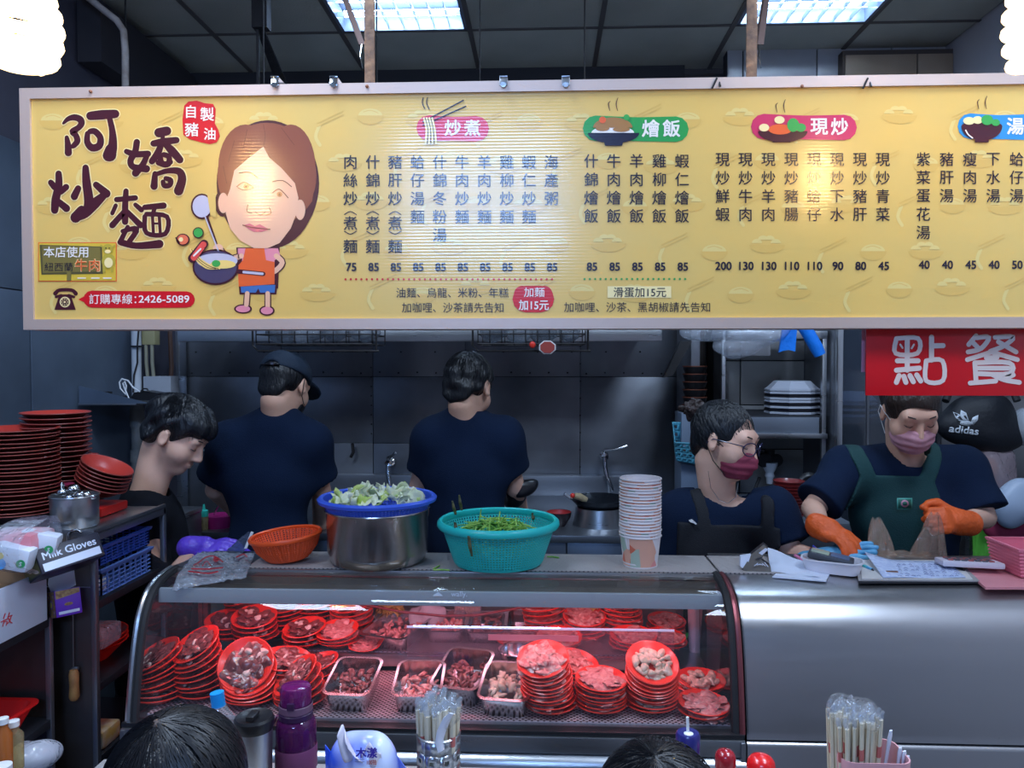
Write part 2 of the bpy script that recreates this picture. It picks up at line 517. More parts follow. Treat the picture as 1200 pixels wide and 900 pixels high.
RUBBER = mat('black_rubber', (0.015, 0.015, 0.018), 0.7)
WHITEP = mat('white_plastic', (0.78, 0.79, 0.8), 0.35)
CREAM = mat('cream_plastic', (0.62, 0.60, 0.50), 0.45)
ALU = mat('sign_aluminium', (0.60, 0.46, 0.40), 0.38, 0.35, rvar=0.08, nscale=6, bump=0.03, bscale=50)
RUST = mat('rusty_paint', (0.28, 0.16, 0.09), 0.7, 0.2, noise=(0.10, 0.06, 0.045), nscale=35, bump=0.25, bscale=60)
REDP = mat('red_melamine', (0.78, 0.035, 0.02), 0.32, coat=0.25)
GLASS = film('glass', tint=(0.95, 0.97, 0.97), haze=0.012, hazecol=(0.7, 0.8, 0.9), gloss=0.01, fres=1.42)
GLASS_DIM = film('smeared_acrylic', tint=(0.90, 0.88, 0.90), haze=0.10, hazecol=(0.62, 0.48, 0.55), gloss=0.12, fres=1.45)
BAG = film('clear_bag', tint=(0.93, 0.95, 0.97), haze=0.22, hazecol=(0.75, 0.80, 0.9), gloss=0.08, bump=0.9, bscale=38, fres=1.5)
BAGW = film('milky_bag', tint=(0.9, 0.93, 0.97), haze=0.55, hazecol=(0.72, 0.78, 0.88), gloss=0.12, bump=0.9, bscale=30, fres=1.45)
SKIN = mat('skin', (0.80, 0.47, 0.34), 0.5, noise=(0.74, 0.42, 0.30), nscale=18, sss=0.12, bump=0.03, bscale=180)
HAIR = mat('black_hair', (0.008, 0.009, 0.012), 0.42, bump=0.7, bscale=90, stretch=(1, 1, 0.25), spec=0.45)
NAVY = mat('navy_cotton', (0.0045, 0.012, 0.034), 0.95, noise=(0.006, 0.015, 0.041), nscale=5, bump=0.25, bscale=300, spec=.2)
BLACKT = mat('black_cotton', (0.0055, 0.0065, 0.011), 0.95, noise=(0.008, 0.009, 0.014), nscale=6, bump=0.25, bscale=300, spec=.2)
TROUSER = mat('dark_trousers', (0.012, 0.012, 0.016), 0.9, bump=0.2, bscale=120)

# ---------------------------------------------------------------- the room
CEIL = 3.15
TILE = 0.6
def structure(o): o['kind'] = 'structure'; return o
XW_L, XW_R, YBACK = -1.91, 1.95, 4.02

def build_room():
    fl = structure(B().box2((-6, -5, -0.06), (6, 5, 0)).out('floor', mat('wet_floor', (0.10, 0.09, 0.09), 0.35, noise=(0.06, 0.055, 0.055), nscale=6, bump=0.1, bscale=20)))
    ct = mat('ceiling_tile', (0.44, 0.45, 0.40), 0.9, noise=(0.38, 0.39, 0.345), nscale=3, bump=0.15, bscale=120)
    cg = mat('ceiling_grid', (0.10, 0.09, 0.085), 0.6)
    ce = structure(B().box2((-6, -4.5, CEIL + 0.10), (6, 4.6, CEIL + 0.16)).out('ceiling', mat('ceiling_void', (0.05, 0.05, 0.055), 0.9)))
    x0 = -0.345
    troff = {(-1, 3.0), (2, 3.0)}
    proto = None; g = B()
    xs = [x0 + TILE * k for k in range(-3, 5)]
    ys = [3.57 - TILE * k for k in range(-1, 13)]
    for i in range(-3, 4):
        for y1 in ys:
            y0 = y1 - TILE; a = x0 + TILE * i; b = a + TILE
            if abs(y1 - 3.57) < .01 and i in (-1, 2): continue
            if y1 < -2 and i == -1 and y1 > -3.5: continue
            if y1 > 4.0 : y1 = 4.10
            a2, b2 = max(a, XW_L), min(b, XW_R)
            if b2 - a2 < 0.05: continue
            if proto is None or abs((b2 - a2) - TILE) > 1e-3 or abs(y1 - y0 - TILE) > 1e-3:
                t = B().box((0, 0, 0), (b2 - a2 - .016, y1 - y0 - .016, 0.015), bev=0.003).out('ceiling_tile', ct, None)
                t.parent = ce
                if abs((b2 - a2) - TILE) < 1e-3 and abs(y1 - y0 - TILE) < 1e-3: proto = t
            else:
                t = proto.copy(); COL.objects.link(t)
            t.location = ((a2 + b2) / 2, (y0 + y1) / 2, CEIL + 0.0105)
    for k, x in enumerate(xs):
        B().box2((x - .011, -4.2, CEIL - .002), (x + .011, 4.1, CEIL + .004)).out('ceiling_bar', cg, ce)
    for y in ys:
        B().box2((XW_L, y - .009, CEIL - .001), (XW_R, y + .009, CEIL + .004)).out('ceiling_bar', cg, ce)
    # left wall of steel sheets
    wl = structure(B().box2((XW_L - .12, -3, 0), (XW_L - .012, 4.7, CEIL + .1)).out('wall_left', mat('wall_left_paint', (0.07, 0.07, 0.10), 0.8, noise=(0.05, 0.05, 0.075), nscale=3)))
    seam = at(75, 345, 2.9).z
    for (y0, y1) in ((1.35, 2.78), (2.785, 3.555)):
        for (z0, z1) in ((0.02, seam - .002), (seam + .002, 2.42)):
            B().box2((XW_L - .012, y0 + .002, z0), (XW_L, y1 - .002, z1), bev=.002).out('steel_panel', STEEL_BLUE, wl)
    rv = B()
    for y in np.arange(2.8, 3.55, .12): rv.ball((XW_L, y, seam + .02), .004, 8, 4)
    for z in np.arange(0.9, 2.4, .18): rv.ball((XW_L, 3.535, z), .004, 8, 4)
    tag(rv.out('rivets', IRON, wl), kind='stuff')
    B().box2((XW_L, 3.10, CEIL - .30), (XW_L + .10, 3.95, CEIL - .05)).out('duct_trim', mat('dark_duct', (0.03, 0.028, 0.035), 0.7), wl)
    # right wall
    wr = structure(B().box2((XW_R, -3, 0), (XW_R + .12, 4.7, CEIL + .1)).out('wall_right', mat('wall_right_paint', (0.45, 0.44, 0.46), 0.8, noise=(0.38, 0.37, 0.39), nscale=2)))
    # back wall (kitchen, steel sheets) and the tiled part on the right
    wb = structure(B().box2((XW_L - .1, YBACK + .015, 0), (0.72, YBACK + .12, CEIL + .1)).out('wall_back', mat('wall_back_core', (0.03, 0.03, 0.035), 0.8)))
    def X(px, Y=YBACK): return at(px, 450, Y).x
    def Z(py, Y=YBACK): return at(600, py, Y).z
    cols = [216, 330, 437, 545, 680, 800]
    top = Z(400); mid = Z(441.5); low = Z(520)
    for k in range(len(cols) - 1):
        a, b = X(cols[k]), X(cols[k + 1])
        B().box2((a + .0015, YBACK, mid + .0015), (b - .0015, YBACK + .013, CEIL - .3), bev=.0015).out('steel_panel', STEEL_DULL, wb)
        if k in (0, 1, 2):
            B().box2((a + .0015, YBACK, low + .0015), (b - .0015, YBACK + .013, mid - .0015), bev=.0015).out('steel_panel', STEEL_DULL, wb)
            B().box2((a + .0015, YBACK - .002, .02), (b - .0015, YBACK + .012, low - .0015), bev=.0015).out('steel_panel', STEEL_DULL, wb)
        else:
            B().box2((a + .0015, YBACK, .02), (b - .0015, YBACK + .013, mid - .0015), bev=.0015).out('steel_panel', STEEL_DULL, wb)
    rv = B(); rng = random.Random(3)
    for k in range(26): rv.ball((X(225 + k * 22), YBACK - .001, mid + .02 + rng.uniform(-.004, .004)), .005, 8, 4)
    for k in range(14): rv.ball((X(230 + k * 40), YBACK - .001, mid + .13), .005, 8, 4)
    for k in range(8): rv.ball((X(435), YBACK - .001, low + .05 + k * .05), .004, 8, 4)
    for k in range(10): rv.ball((X(680), YBACK - .001, low - .3 + k * .09), .004, 8, 4)
    tag(rv.out('rivets', IRON, wb), kind='stuff')
    # edge frames of the cooking niche
    f1 = structure(B().box2((X(209, 3.98), 3.93, 0), (X(216, 3.98), 4.01, CEIL - .3), bev=.004).out('trim_1', STEEL, None))
    f2 = structure(B().box2((X(796, 3.9), 3.6, 0), (X(806, 3.9), 3.98, CEIL - .3), bev=.004).out('trim_2', STEEL_DULL, None))
    # dark recess left of it with brown pipe, and white wall strips to the right
    structure(B().box2((XW_L - .05, 4.3, 0), (X(212), 4.36, CEIL)).out('wall_recess', mat('recess_paint', (0.02, 0.025, 0.045), 0.9)))
    structure(B().box2((X(800, 3.98), 4.25, 0), (2.2, 4.3, CEIL)).out('wall_back_right', mat('pale_back_wall', (0.50, 0.55, 0.62), 0.8)))
    structure(B().box2((X(816, 4.0), 3.98, 0), (X(826, 4.0), 4.06, CEIL - .2)).out('trim_3', mat('dark_post', (0.03, 0.022, 0.02), 0.7)))
    structure(B().box2((X(835, 3.85), 3.82, 0), (X(849, 3.85), 4.0, CEIL - .2)).out('trim_4', mat('black_post', (0.012, 0.012, 0.015), 0.6)))
    # tiled wall
    TY = 3.86
    tw = structure(B().box2((X(849, TY), TY + .01, 0), (2.1, TY + .08, CEIL + .05)).out('wall_tiled', mat('grout', (0.03, 0.03, 0.035), 0.9)))
    tm = mat('wall_tile', (0.34, 0.34, 0.35), 0.3, noise=(0.29, 0.29, 0.30), nscale=4)
    tw_, th_ = .358, .22
    xs0 = X(867.5, TY); z0 = Z(474, TY); tp = None
    for i in range(-1, 4):
        for j in range(-5, 8):
            a, b = xs0 + i * tw_, xs0 + (i + 1) * tw_; a = max(a, X(849, TY)); b = min(b, XW_R)
            if b - a < .02: continue
            c0 = z0 + j * th_; full = abs(b - a - tw_) < 1e-4
            if full and tp: t = tp.copy(); COL.objects.link(t)
            else:
                t = B().box((0, 0, 0), (b - a - .006, .012, th_ - .006), bev=.002).out('tile', tm, None); t.parent = tw
                if full: tp = t
            t.location = ((a + b) / 2, TY + .004, c0 + th_ / 2)
    # soffit of tan tiles high on the right
    sm = mat('tan_tile', (0.36, 0.27, 0.19), 0.5, noise=(0.30, 0.22, 0.15), nscale=5)
    sf = structure(B().box2((X(983, 3.8), 3.80, CEIL - .34), (XW_R, 3.86, CEIL - .03)).out('trim_5', mat('soffit_edge', (0.08, 0.06, 0.05), 0.8)))
    xx = X(985, 3.8)
    while xx < XW_R:
        for j in range(2):
            B().box2((xx + .003, 3.79, CEIL - .33 + j * .14), (min(xx + .34, XW_R) - .003, 3.80, CEIL - .195 + j * .14), bev=.002).out('tile', sm, sf)
        xx += .34
    # hood lip over the stove
    hd = structure(B().box2((X(210, 3.25), 3.24, at(600, 400, 3.25).z), (X(775, 3.25), 3.27, at(600, 384, 3.25).z), bev=.004)
        .box2((X(210, 3.3), 3.27, at(600, 384, 3.25).z - .01), (X(775, 3.3), 4.0, at(600, 384, 3.25).z)).out('trim_6', STEEL, None))
    # diagonal strut at the right end of the hood
    s = B(); a, b = at(806, 400, 3.5), at(783, 440, 3.5)
    s.prism([a + Vector((-.03, 0, 0)), a + Vector((.02, 0, 0)), b + Vector((.02, 0, 0)), b + Vector((-.02, 0, -.01))], (0, .05, 0))
    structure(s.out('trim_7', mat('strut_black', (0.015, 0.015, 0.018), 0.5), None))
build_room()
# ---------------------------------------------------------------- ceiling fixtures and bulbs
TUBE = mat('fluorescent_tube', (0.8, 0.9, 1), emit=(0.56, 0.76, 1.0), estr=42)
def troffer(x, y, label):
    t = root('ceiling_light', (x, y, CEIL), label, 'ceiling light', 'square fluorescent troffers set in the ceiling')
    w = mat('troffer_reflector', (0.16, 0.20, 0.28), 0.4, 0.3)
    B().box2((x - .28, y - .28, CEIL + .075), (x + .28, y + .28, CEIL + .08)).out('reflector', mat('troffer_back', (0.035, 0.05, 0.085), 0.6), t)
    f = B()
    for a, b in (((-.29, -.29), (.29, -.275)), ((-.29, .275), (.29, .29)), ((-.29, -.29), (-.275, .29)), ((.275, -.29), (.29, .29))):
        f.box2((x + a[0], y + a[1], CEIL - .004), (x + b[0], y + b[1], CEIL + .07))
    f.out('frame', w, t)
    for k in range(4):
        yy = y - .21 + .14 * k
        B().tube([(x - .26, yy, CEIL + .045), (x + .26, yy, CEIL + .045)], .013, 10).out('fluorescent_tube', TUBE, t)
    for k in range(1, 8):
        B().box((x - .28 + .07 * k, y, CEIL + .012), (.002, .55, .022)).out('louvre_blade', w, t)
    for k in range(1, 4):
        B().box((x, y - .28 + .14 * k, CEIL + .012), (.55, .002, .022)).out('louvre_blade', w, t)
troffer(-.645, 3.27, 'square louvred fluorescent ceiling light, the left one, above the caricature side of the sign')
troffer(1.155, 3.27, 'square louvred fluorescent ceiling light, the right one, above the red characters sign')

WARM = (1.0, 0.60, 0.25)
BULB = mat('glowing_glass', (1, 0.9, 0.7), 0.3, emit=(1.0, 0.70, 0.34), estr=3.2)
def spiral_bulb(c, r, h, label, en):
    c = Vector(c)
    t = root('spiral_bulb', c, label, 'light bulb', None)
    pts = []
    turns = 5
    for k in range(turns * 20 + 1):
        a = 2 * math.pi * k / 20; f = k / (turns * 20)
        rr = r * (0.80 + .22 * math.sin(math.pi * min(1, f * 1.1))) * (1 if f < .9 else 1 - (f - .9) * 3)
        pts.append(c + Vector((rr * math.cos(a), rr * math.sin(a), h / 2 - h * f)))
    B().tube(pts, h / turns * .40, 10).out('glass_spiral', BULB, t)
    B().lathe([(r * .6, 0), (r * .75, .012), (r * .75, .05), (r * .4, .07), (r * .4, .12), (0, .12)], 20, c + Vector((0, 0, h / 2 + .005))).out('socket', CREAM, t)
    B().tube([c + Vector((0, 0, h / 2 + .12)), Vector((c.x, c.y, 3.1))], .004, 6).out('cord', BLACK, t)
    d = bpy.data.lights.new('bulb_light', 'POINT'); d.energy = en; d.color = WARM; d.shadow_soft_size = r * 1.15
    o = bpy.data.objects.new('bulb_light', d); COL.objects.link(o); o.location = c
bl = at(30, 40, 1.24)
spiral_bulb(bl, .047, .12, 'glowing spiral bulb hanging in front of the left corner of the menu sign', 13.5)
br = at(1214, 36, 1.26)
spiral_bulb(br, .038, .13, 'glowing spiral bulb at the right edge, in front of the soup heading', 13.5)

# pipes high on the left wall
def pipe(name, pts, r, m, label, parts=()):
    o = B().tube(pts, r, 12).out(name, m); tag(o, label, 'pipe'); return o
pw = mat('old_white_pipe', (0.48, 0.44, 0.42), 0.6, noise=(0.30, 0.25, 0.22), nscale=20)
_o = Vector((.04, 0, 0)); pts = [at(70, -20, 2.95) + _o, at(112, 14, 2.95) + _o, at(125, 24, 2.95) + _o, at(133, 36, 2.95) + _o, at(135, 60, 2.95) + _o, at(136, 300, 2.95) + _o]
p_ = pipe('water_pipe', pts, .013, pw, 'stained white elbow pipe running down behind the top left of the sign')
pipe('thin_pipe', [at(162, 47, 3.5), at(163, 300, 3.5)], .009, pw, 'thin pale vertical pipe beside the elbow pipe, on the left wall')
o = B().tube([Vector((at(147, 15, 3.0).x, 3.0, CEIL)), at(148, 75, 3.0)], .004, 6).out('hanging_wire', IRON); tag(o, 'short dark wire dangling between the two pipes at top left', 'wire')

# steel hangers of the sign
SY_ = 1.75
def hanger(px, label, lean, ltop):
    b = at(px, 96, SY_ + .06); t = root('sign_hanger', b, label, 'hanger')
    w = 6.2 * px2m(SY_)
    B().box2((b.x - w, b.y - .003, b.z - .25), (b.x + w, b.y + .003, CEIL), bev=.001).out('flat_bar', RUST, t)
    p0 = at(lean, 52, SY_ + .10); p1 = at(ltop, 0, SY_ + .42); d = (p1 - p0)
    p1 = p0 + d * ((CEIL - p0.z) / d.z)
    B().prism([p0 + Vector((-.008, 0, 0)), p0 + Vector((.008, 0, 0)), p1 + Vector((.008, 0, 0)), p1 + Vector((-.008, 0, 0))], (0, .004, 0)).prism(
        [p0 + Vector((-.008, 0, 0)), p0 + Vector((-.006, 0, 0)), p1 + Vector((-.006, 0, 0)), p1 + Vector((-.008, 0, 0))], (0, .02, 0)).out('angle_brace', mat('brown_iron', (0.10, 0.06, 0.05), 0.6, .3), t)
    w2 = B(); q = at(lean - 2, 66, SY_ + .08); w2.tube([p0, q, at(lean + 1, 80, SY_ + .08)], .0015, 6); w2.out('tie_wire', CHROME, t)
hanger(433.5, 'rusty flat steel hanger with angle brace, left of the stir-fry heading', 424, 405)
hanger(880.5, 'rusty flat steel hanger with angle brace, above the pink heading', 891, 898)
t = root('ceiling_bracket', at(300, 34, 3.2), 'black slotted steel bracket hanging from the ceiling behind the caricature', 'bracket')
a, b = at(300, 34, 3.0), at(335, 100, 3.6); c2 = at(300, 100, 3.0)
B().prism([a, a + Vector((.03, 0, 0)), b + Vector((.06, 0, -.12)), b + Vector((0, 0, -.12))], (0, .02, 0)).out('slanted_rail', IRON, t)
B().box2(a + Vector((0, 0, .02)), c2 + Vector((.012, .012, -.1))).out('drop_rod', IRON, t)
B().box2(a + Vector((-.01, -.02, 0)), (a.x + .05, a.y + .03, CEIL)).out('ceiling_plate', IRON, t)

# ---------------------------------------------------------------- the big menu sign
def signmat(name, color, rough=.30, ribs=True, noise=None):
    m = mat(name, color, rough, noise=noise, nscale=9, spec=.5, coat=1.0)
    nt = m.node_tree; N = nt.nodes; L = nt.links; p = N['Principled BSDF']
    p.inputs['Coat Roughness'].default_value = 0.13
    tc = N.new('ShaderNodeNewGeometry'); sp = N.new('ShaderNodeSeparateXYZ'); mu = N.new('ShaderNodeMath'); mu.operation = 'MULTIPLY'; mu.inputs[1].default_value = 2 * math.pi / .0072
    si = N.new('ShaderNodeMath'); si.operation = 'SINE'; bp = N.new('ShaderNodeBump'); bp.inputs['Strength'].default_value = 0.5; bp.inputs['Distance'].default_value = 0.00012
    L.new(tc.outputs['Position'], sp.inputs[0]); L.new(sp.outputs['Z'], mu.inputs[0]); L.new(mu.outputs[0], si.inputs[0]); L.new(si.outputs[0], bp.inputs['Height'])
    L.new(bp.outputs[0], p.inputs['Coat Normal'])
    return m
def SP_(a, b): return at(a, b, SY_)
M_Y = signmat('sign_yellow', '#e4bd66', noise=(0.74, 0.50, 0.14))
M_BR = signmat('sign_maroon', '#46101f'); M_CR = signmat('sign_cream', '#f6e2a4'); M_INK = signmat('sign_ink', '#1a0f2a')
M_RED = signmat('sign_red', '#d2101e'); M_PK = signmat('sign_pink', '#cf2f60'); M_GR = signmat('sign_green', '#2c9a4a'); M_BL = signmat('sign_blue', '#2f8fd0')
M_WH = signmat('sign_white', '#f3ece6'); M_OR = signmat('sign_orange', '#e8622c'); M_FA = signmat('sign_faint_orange', '#ddb560'); M_FB = signmat('sign_faint_cream', '#e4cb7e')
M_SK = signmat('sign_skin', '#ecb899'); M_HB = signmat('sign_brown_hair', '#8a4a36'); M_PP = signmat('sign_shirt_pink', '#e58ea0'); M_GY = signmat('sign_grey', '#c5c0d2')
M_DG = signmat('sign_wok_grey', '#4b4160'); M_JN = signmat('sign_jeans', '#3f6fb4'); M_OL = signmat('sign_olive', '#7d7038'); M_LG = signmat('sign_leaf', '#3fa64c'); M_NO = signmat('sign_noodle', '#f3d27a')
M_DR = signmat('sign_dark_hair_line', '#6c3428')
sg = root('menu_sign', at(600, 385, SY_), 'long yellow aluminium-framed menu sign with columns of dishes and prices', 'menu sign')
xr = 1290
def rect_px(x0, y0, x1, y1): return [SP_(x0, y0), SP_(x1, y0), SP_(x1, y1), SP_(x0, y1)]
# true rectangle in the room, corners read off the picture
sx0, sx1 = SP_(27, 250).x, 1.72
sz0, sz1 = at(600, 385.5, SY_).z, at(600, 95.5, SY_).z
FW = 12.5 * px2m(SY_)
B().box2((sx0 + .01, SY_ + .004, sz0 + .01), (sx1 - .01, SY_ + .07, sz1 - .01)).out('light_box', mat('sign_back', (0.12, 0.12, 0.13), .6), sg)
B().box2((sx0 + FW * .8, SY_, sz0 + FW * .8), (sx1 - FW * .8, SY_ + .003, sz1 - FW * .8)).out('face_panel', M_Y, sg)
def frame_bar(a, b, c, d):
    B().prism([(a[0], SY_ - .006, a[1]), (b[0], SY_ - .006, b[1]), (c[0], SY_ - .006, c[1]), (d[0], SY_ - .006, d[1])], (0, .075, 0)).out('frame_bar', ALU, sg, 30)
frame_bar((sx0, sz1), (sx1, sz1), (sx1 - FW, sz1 - FW), (sx0 + FW, sz1 - FW))
frame_bar((sx0 + FW, sz0 + FW), (sx1 - FW, sz0 + FW), (sx1, sz0), (sx0, sz0))
frame_bar((sx0, sz0), (sx0, sz1), (sx0 + FW, sz1 - FW), (sx0 + FW, sz0 + FW))
frame_bar((sx1 - FW, sz0 + FW), (sx1 - FW, sz1 - FW), (sx1, sz1), (sx1, sz0))
bb = B()
for q in (106, 430, 940): 
    s_ = at(q, 107 if q < 300 else 101, SY_ - .008); bb.ball(s_, (.004, .003, .004), 10, 6)
tag(bb.out('screws', mat('rust_screw', (.3, .12, .06), .6), sg), kind='stuff')

PR = lambda: Print(SP_, (0, -1, 0), .0004)
# --- faint bowls of the background pattern
f = PR(); rng = random.Random(5)
def faint(x, y, kind):
    f.use(M_FA, 1)
    if kind == 0:
        f.disc(x, y, 16, 11, a0=0, a1=180, seg=12); f.use(M_FB, 1).disc(x, y, 14, 8, a0=180, a1=360, seg=12)
        f.use(M_FA, 1.2).stroke([(x - 8, y - 4), (x, y - 6), (x + 9, y - 3)], .8)
    elif kind == 1:
        f.disc(x, y, 21, 10, a0=0, a1=180, seg=12); f.use(M_FB, 1)
        for q in (-12, -5, 3, 10): f.disc(x + q, y - 2 - (4 if abs(q) < 8 else 0), 6, 5, a0=180, a1=360, seg=8)
    else:
        for q in (0, 4): f.stroke([(x, y + q), (x + 30, y - 14 + q)], 1.4)
        f.use(M_FB, 1).stroke([(x + 2, y + 4), (x - 2, y + 16), (x + 3, y + 26)], 4)
k = 0
for r in range(5):
    for c in range(19):
        x = 62 + c * 62 + (31 if r % 2 else 0); y = 140 + r * 50 + rng.uniform(-5, 5)
        if x > 1195: continue
        faint(x, y, (c + 2 * r) % 3)
tag(f.out('faint_bowl_print', sg), kind='stuff')

# --- brush lettering 阿嬌炒麵
q6 = lambda L: [(30 + a / 6, 100 + b / 6) for a, b in L]
BR = [
 (q6([(268, 268), (300, 238), (345, 226), (385, 240), (396, 268), (372, 300), (330, 326), (355, 352), (366, 392), (340, 425), (322, 432)]), [2.4, 4.5, 6, 6.5, 6, 5.5, 5.5, 5.5, 6, 5, 3.5]),
 (q6([(292, 368), (300, 420), (303, 474)]), [4, 6, 7]),
 (q6([(458, 216), (540, 208), (632, 202)]), [8, 9, 8]), (q6([(592, 230), (612, 320), (615, 420), (594, 490)]), [5, 6, 8.5, 12.5]),
 (q6([(600, 450), (585, 495)]), [10, 11]),
 (q6([(438, 340), (436, 400), (470, 440), (520, 425), (528, 370), (490, 325), (455, 325)]), [5, 6, 7, 7, 6, 6, 5]),
 (q6([(784, 400), (772, 470), (740, 530), (760, 575), (852, 588)]), [6, 6, 6, 6, 7]), (q6([(712, 466), (770, 485), (862, 482)]), [5, 6, 6]),
 (q6([(855, 495), (825, 560), (775, 618)]), [5, 6, 7]),
 (q6([(940, 334), (995, 322)]), [9, 8.5]), (q6([(966, 340), (966, 400)]), [4, 4]), (q6([(902, 410), (970, 398), (1062, 386)]), [6, 7, 6]),
 (q6([(960, 405), (930, 480), (890, 535)]), [5, 7, 6]), (q6([(975, 405), (1030, 460), (1086, 524)]), [5, 8, 7]),
 (q6([(948, 500), (960, 550), (1005, 552), (1010, 505), (975, 488)]), [5, 6, 6, 5, 5]), (q6([(935, 545), (985, 558), (1020, 540)]), [5, 6, 5]),
 (q6([(912, 622), (905, 710)]), [5, 7]), (q6([(912, 628), (1000, 602), (1080, 606), (1102, 660), (1078, 742)]), [4, 5, 7, 8, 9]),
 (q6([(968, 680), (978, 706), (1015, 702), (1022, 668), (988, 655)]), [4.5, 5, 5, 5, 4.5]),
 (q6([(235, 622), (236, 700), (215, 800), (207, 878)]), [6, 7, 8, 7]), (q6([(180, 684), (205, 716)]), [5.5, 6]), (q6([(287, 716), (250, 752)]), [6, 5]), (q6([(238, 822), (290, 866)]), [6, 7]),
 (q6([(372, 726), (345, 782)]), [6, 7]), (q6([(424, 580), (430, 680), (446, 800), (440, 860)]), [6, 8, 9, 8]), (q6([(498, 700), (570, 762)]), [6, 8]),
 (q6([(560, 768), (490, 830), (420, 900), (360, 925)]), [6, 10, 9, 8]),
 ([(96, 246), (89, 255)], [8, 10]),
 ([(148, 224), (147, 242), (147, 260)], [5, 6, 6]), ([(137, 234), (159, 232)], [5, 5]), ([(136, 241), (132, 250)], [4, 4]), ([(159, 240), (166, 246)], [4, 5]),
 ([(146, 248), (132, 264)], [5, 6]), ([(149, 248), (165, 264)], [5, 6]), ([(150, 266), (141, 284)], [4, 5]), ([(144, 271), (161, 268), (152, 283)], [4, 5, 5]), ([(142, 284), (160, 288), (187, 286)], [6, 6, 8]),
 ([(170, 243), (192, 241)], [5, 6]), ([(182, 243), (179, 252)], [4, 4]), ([(170, 254), (172, 273), (194, 274), (196, 254), (172, 251)], [4.5] * 5), ([(179, 254), (180, 272)], [3, 3]), ([(187, 254), (188, 272)], [3, 3]), ([(180, 262), (188, 262)], [2, 2])]
f = PR(); f.use(M_CR, 2)
for pts, w in BR: f.stroke(pts, [q * 1.25 + 2.4 for q in w])
f.use(M_BR, 3)
for pts, w in BR: f.stroke(pts, [q * 1.25 for q in w])
f.out('brush_lettering', sg)
# --- red seal 自製豬油
f = PR(); f.use(M_RED, 2)
f.poly([(216, 124), (221, 119), (231, 118), (240, 121), (250, 122), (253, 128), (252, 145), (256, 152), (258, 160), (254, 167), (246, 169), (236, 167), (222, 163), (215, 158), (214, 140)])
f.use(M_WH, 3).text('自', 224, 131, 16, .014).text('製', 243, 134, 17, .014).text('豬', 225, 152, 17, .014).text('油', 246, 157, 15, .014)
f.out('seal_print', sg)
# --- cook figure (a plain cartoon cook)
f = PR(); f.use(M_BR, 2)
f.disc(314, 215, 60, 74, 48); f.disc(314, 232, 54, 60, 40); f.disc(261, 238, 9, 16); f.disc(352, 245, 9, 16)
f.use(M_HB, 3).disc(313, 206, 58, 62, 48).disc(288, 196, 32, 50, 32).disc(341, 198, 29, 52, 32).poly([(256, 205), (371, 205), (366, 236), (352, 255), (348, 225), (270, 225), (262, 240)])
f.use(M_SK, 4).disc(262, 238, 6, 12).disc(352, 246, 6, 12)
f.use(M_SK, 5).poly([(309, 172), (290, 187), (275, 200), (270, 222), (265, 235), (265, 250), (270, 268), (282, 282), (298, 291), (314, 291), (328, 285), (341, 268), (348, 250), (350, 232), (346, 215), (330, 197), (316, 185)])
f.use(M_DR, 6)
for L, w in (([(281, 203), (293, 202), (303, 209)], 1.0), ([(320, 213), (332, 212), (342, 219)], 1.0), ([(278, 219), (286, 214), (297, 219)], 1), ([(320, 226), (328, 222), (338, 232)], 1),
             ([(279, 220), (287, 223), (298, 220)], .7), ([(291, 240), (290, 248), (296, 250)], .8), ([(300, 249), (306, 252), (311, 249)], .8), ([(316, 243), (318, 250), (312, 252)], .8)):
    f.stroke(L, w)
f.use(signmat('sign_lips', '#d9707c'), 6).poly([(286, 264), (293, 262), (299, 265), (305, 263), (316, 269), (307, 272), (298, 272), (292, 269)])
f.use(signmat('sign_eye_brown', '#c98a5a'), 6).disc(289, 219, 3.2, 3).disc(328, 228, 3.2, 3)
f.use(M_DR, 7).disc(289, 219, 1.2).disc(328, 228, 1.2).stroke([(285, 264), (298, 267), (317, 269)], .9)
for L in ([(309, 146), (311, 160), (309, 172)], [(290, 152), (285, 175)], [(262, 195), (266, 215)], [(330, 150), (345, 170)], [(275, 165), (268, 190)]): f.use(M_DR, 4).stroke(L, .6)
# body
f.use(M_BR, 2)
f.stroke([(283, 300), (268, 303), (258, 292)], 8.5); f.stroke([(324, 300), (331, 308), (322, 318), (310, 321)], 8.5)
f.poly([(277, 290), (328, 290), (326, 338), (281, 338)]); f.poly([(280, 334), (325, 334), (324, 345), (281, 345)])
f.stroke([(290, 344), (289, 357)], 8); f.stroke([(314, 344), (314, 359)], 8); f.disc(285, 362, 10.5, 5.5); f.disc(313, 364, 9, 6)
f.use(M_SK, 3).stroke([(283, 300), (268, 303), (258, 292)], 6); f.stroke([(324, 300), (331, 308), (322, 318), (310, 321)], 6)
f.stroke([(290, 344), (289, 357)], 5.5); f.stroke([(314, 344), (314, 359)], 5.5)
f.use(M_PP, 3).poly([(279, 291), (326, 291), (329, 301), (322, 305), (322, 330), (283, 330), (284, 303), (279, 303)]); f.disc(285, 362, 8.5, 4); f.disc(313, 364, 7.2, 4.4)
f.use(M_JN, 3).poly([(282, 334), (323, 334), (322, 343), (305, 343), (303, 338), (300, 343), (283, 343)])
f.use(M_OR, 4).poly([(288, 291), (310, 291), (312, 305), (322, 307), (322, 333), (280, 336), (279, 312), (285, 305)])
f.use(M_BR, 4).stroke([(238, 240), (258, 298)], 3).disc(237, 242, 13, 15); f.use(M_GY, 5).disc(237, 242, 11, 13); f.stroke([(240, 252), (257, 296)], 1.4)
f.use(M_Y, 5.5).poly([(243, 226), (253, 228), (254, 256), (247, 252)])
f.use(M_SK, 5).disc(256, 291, 6, 5)
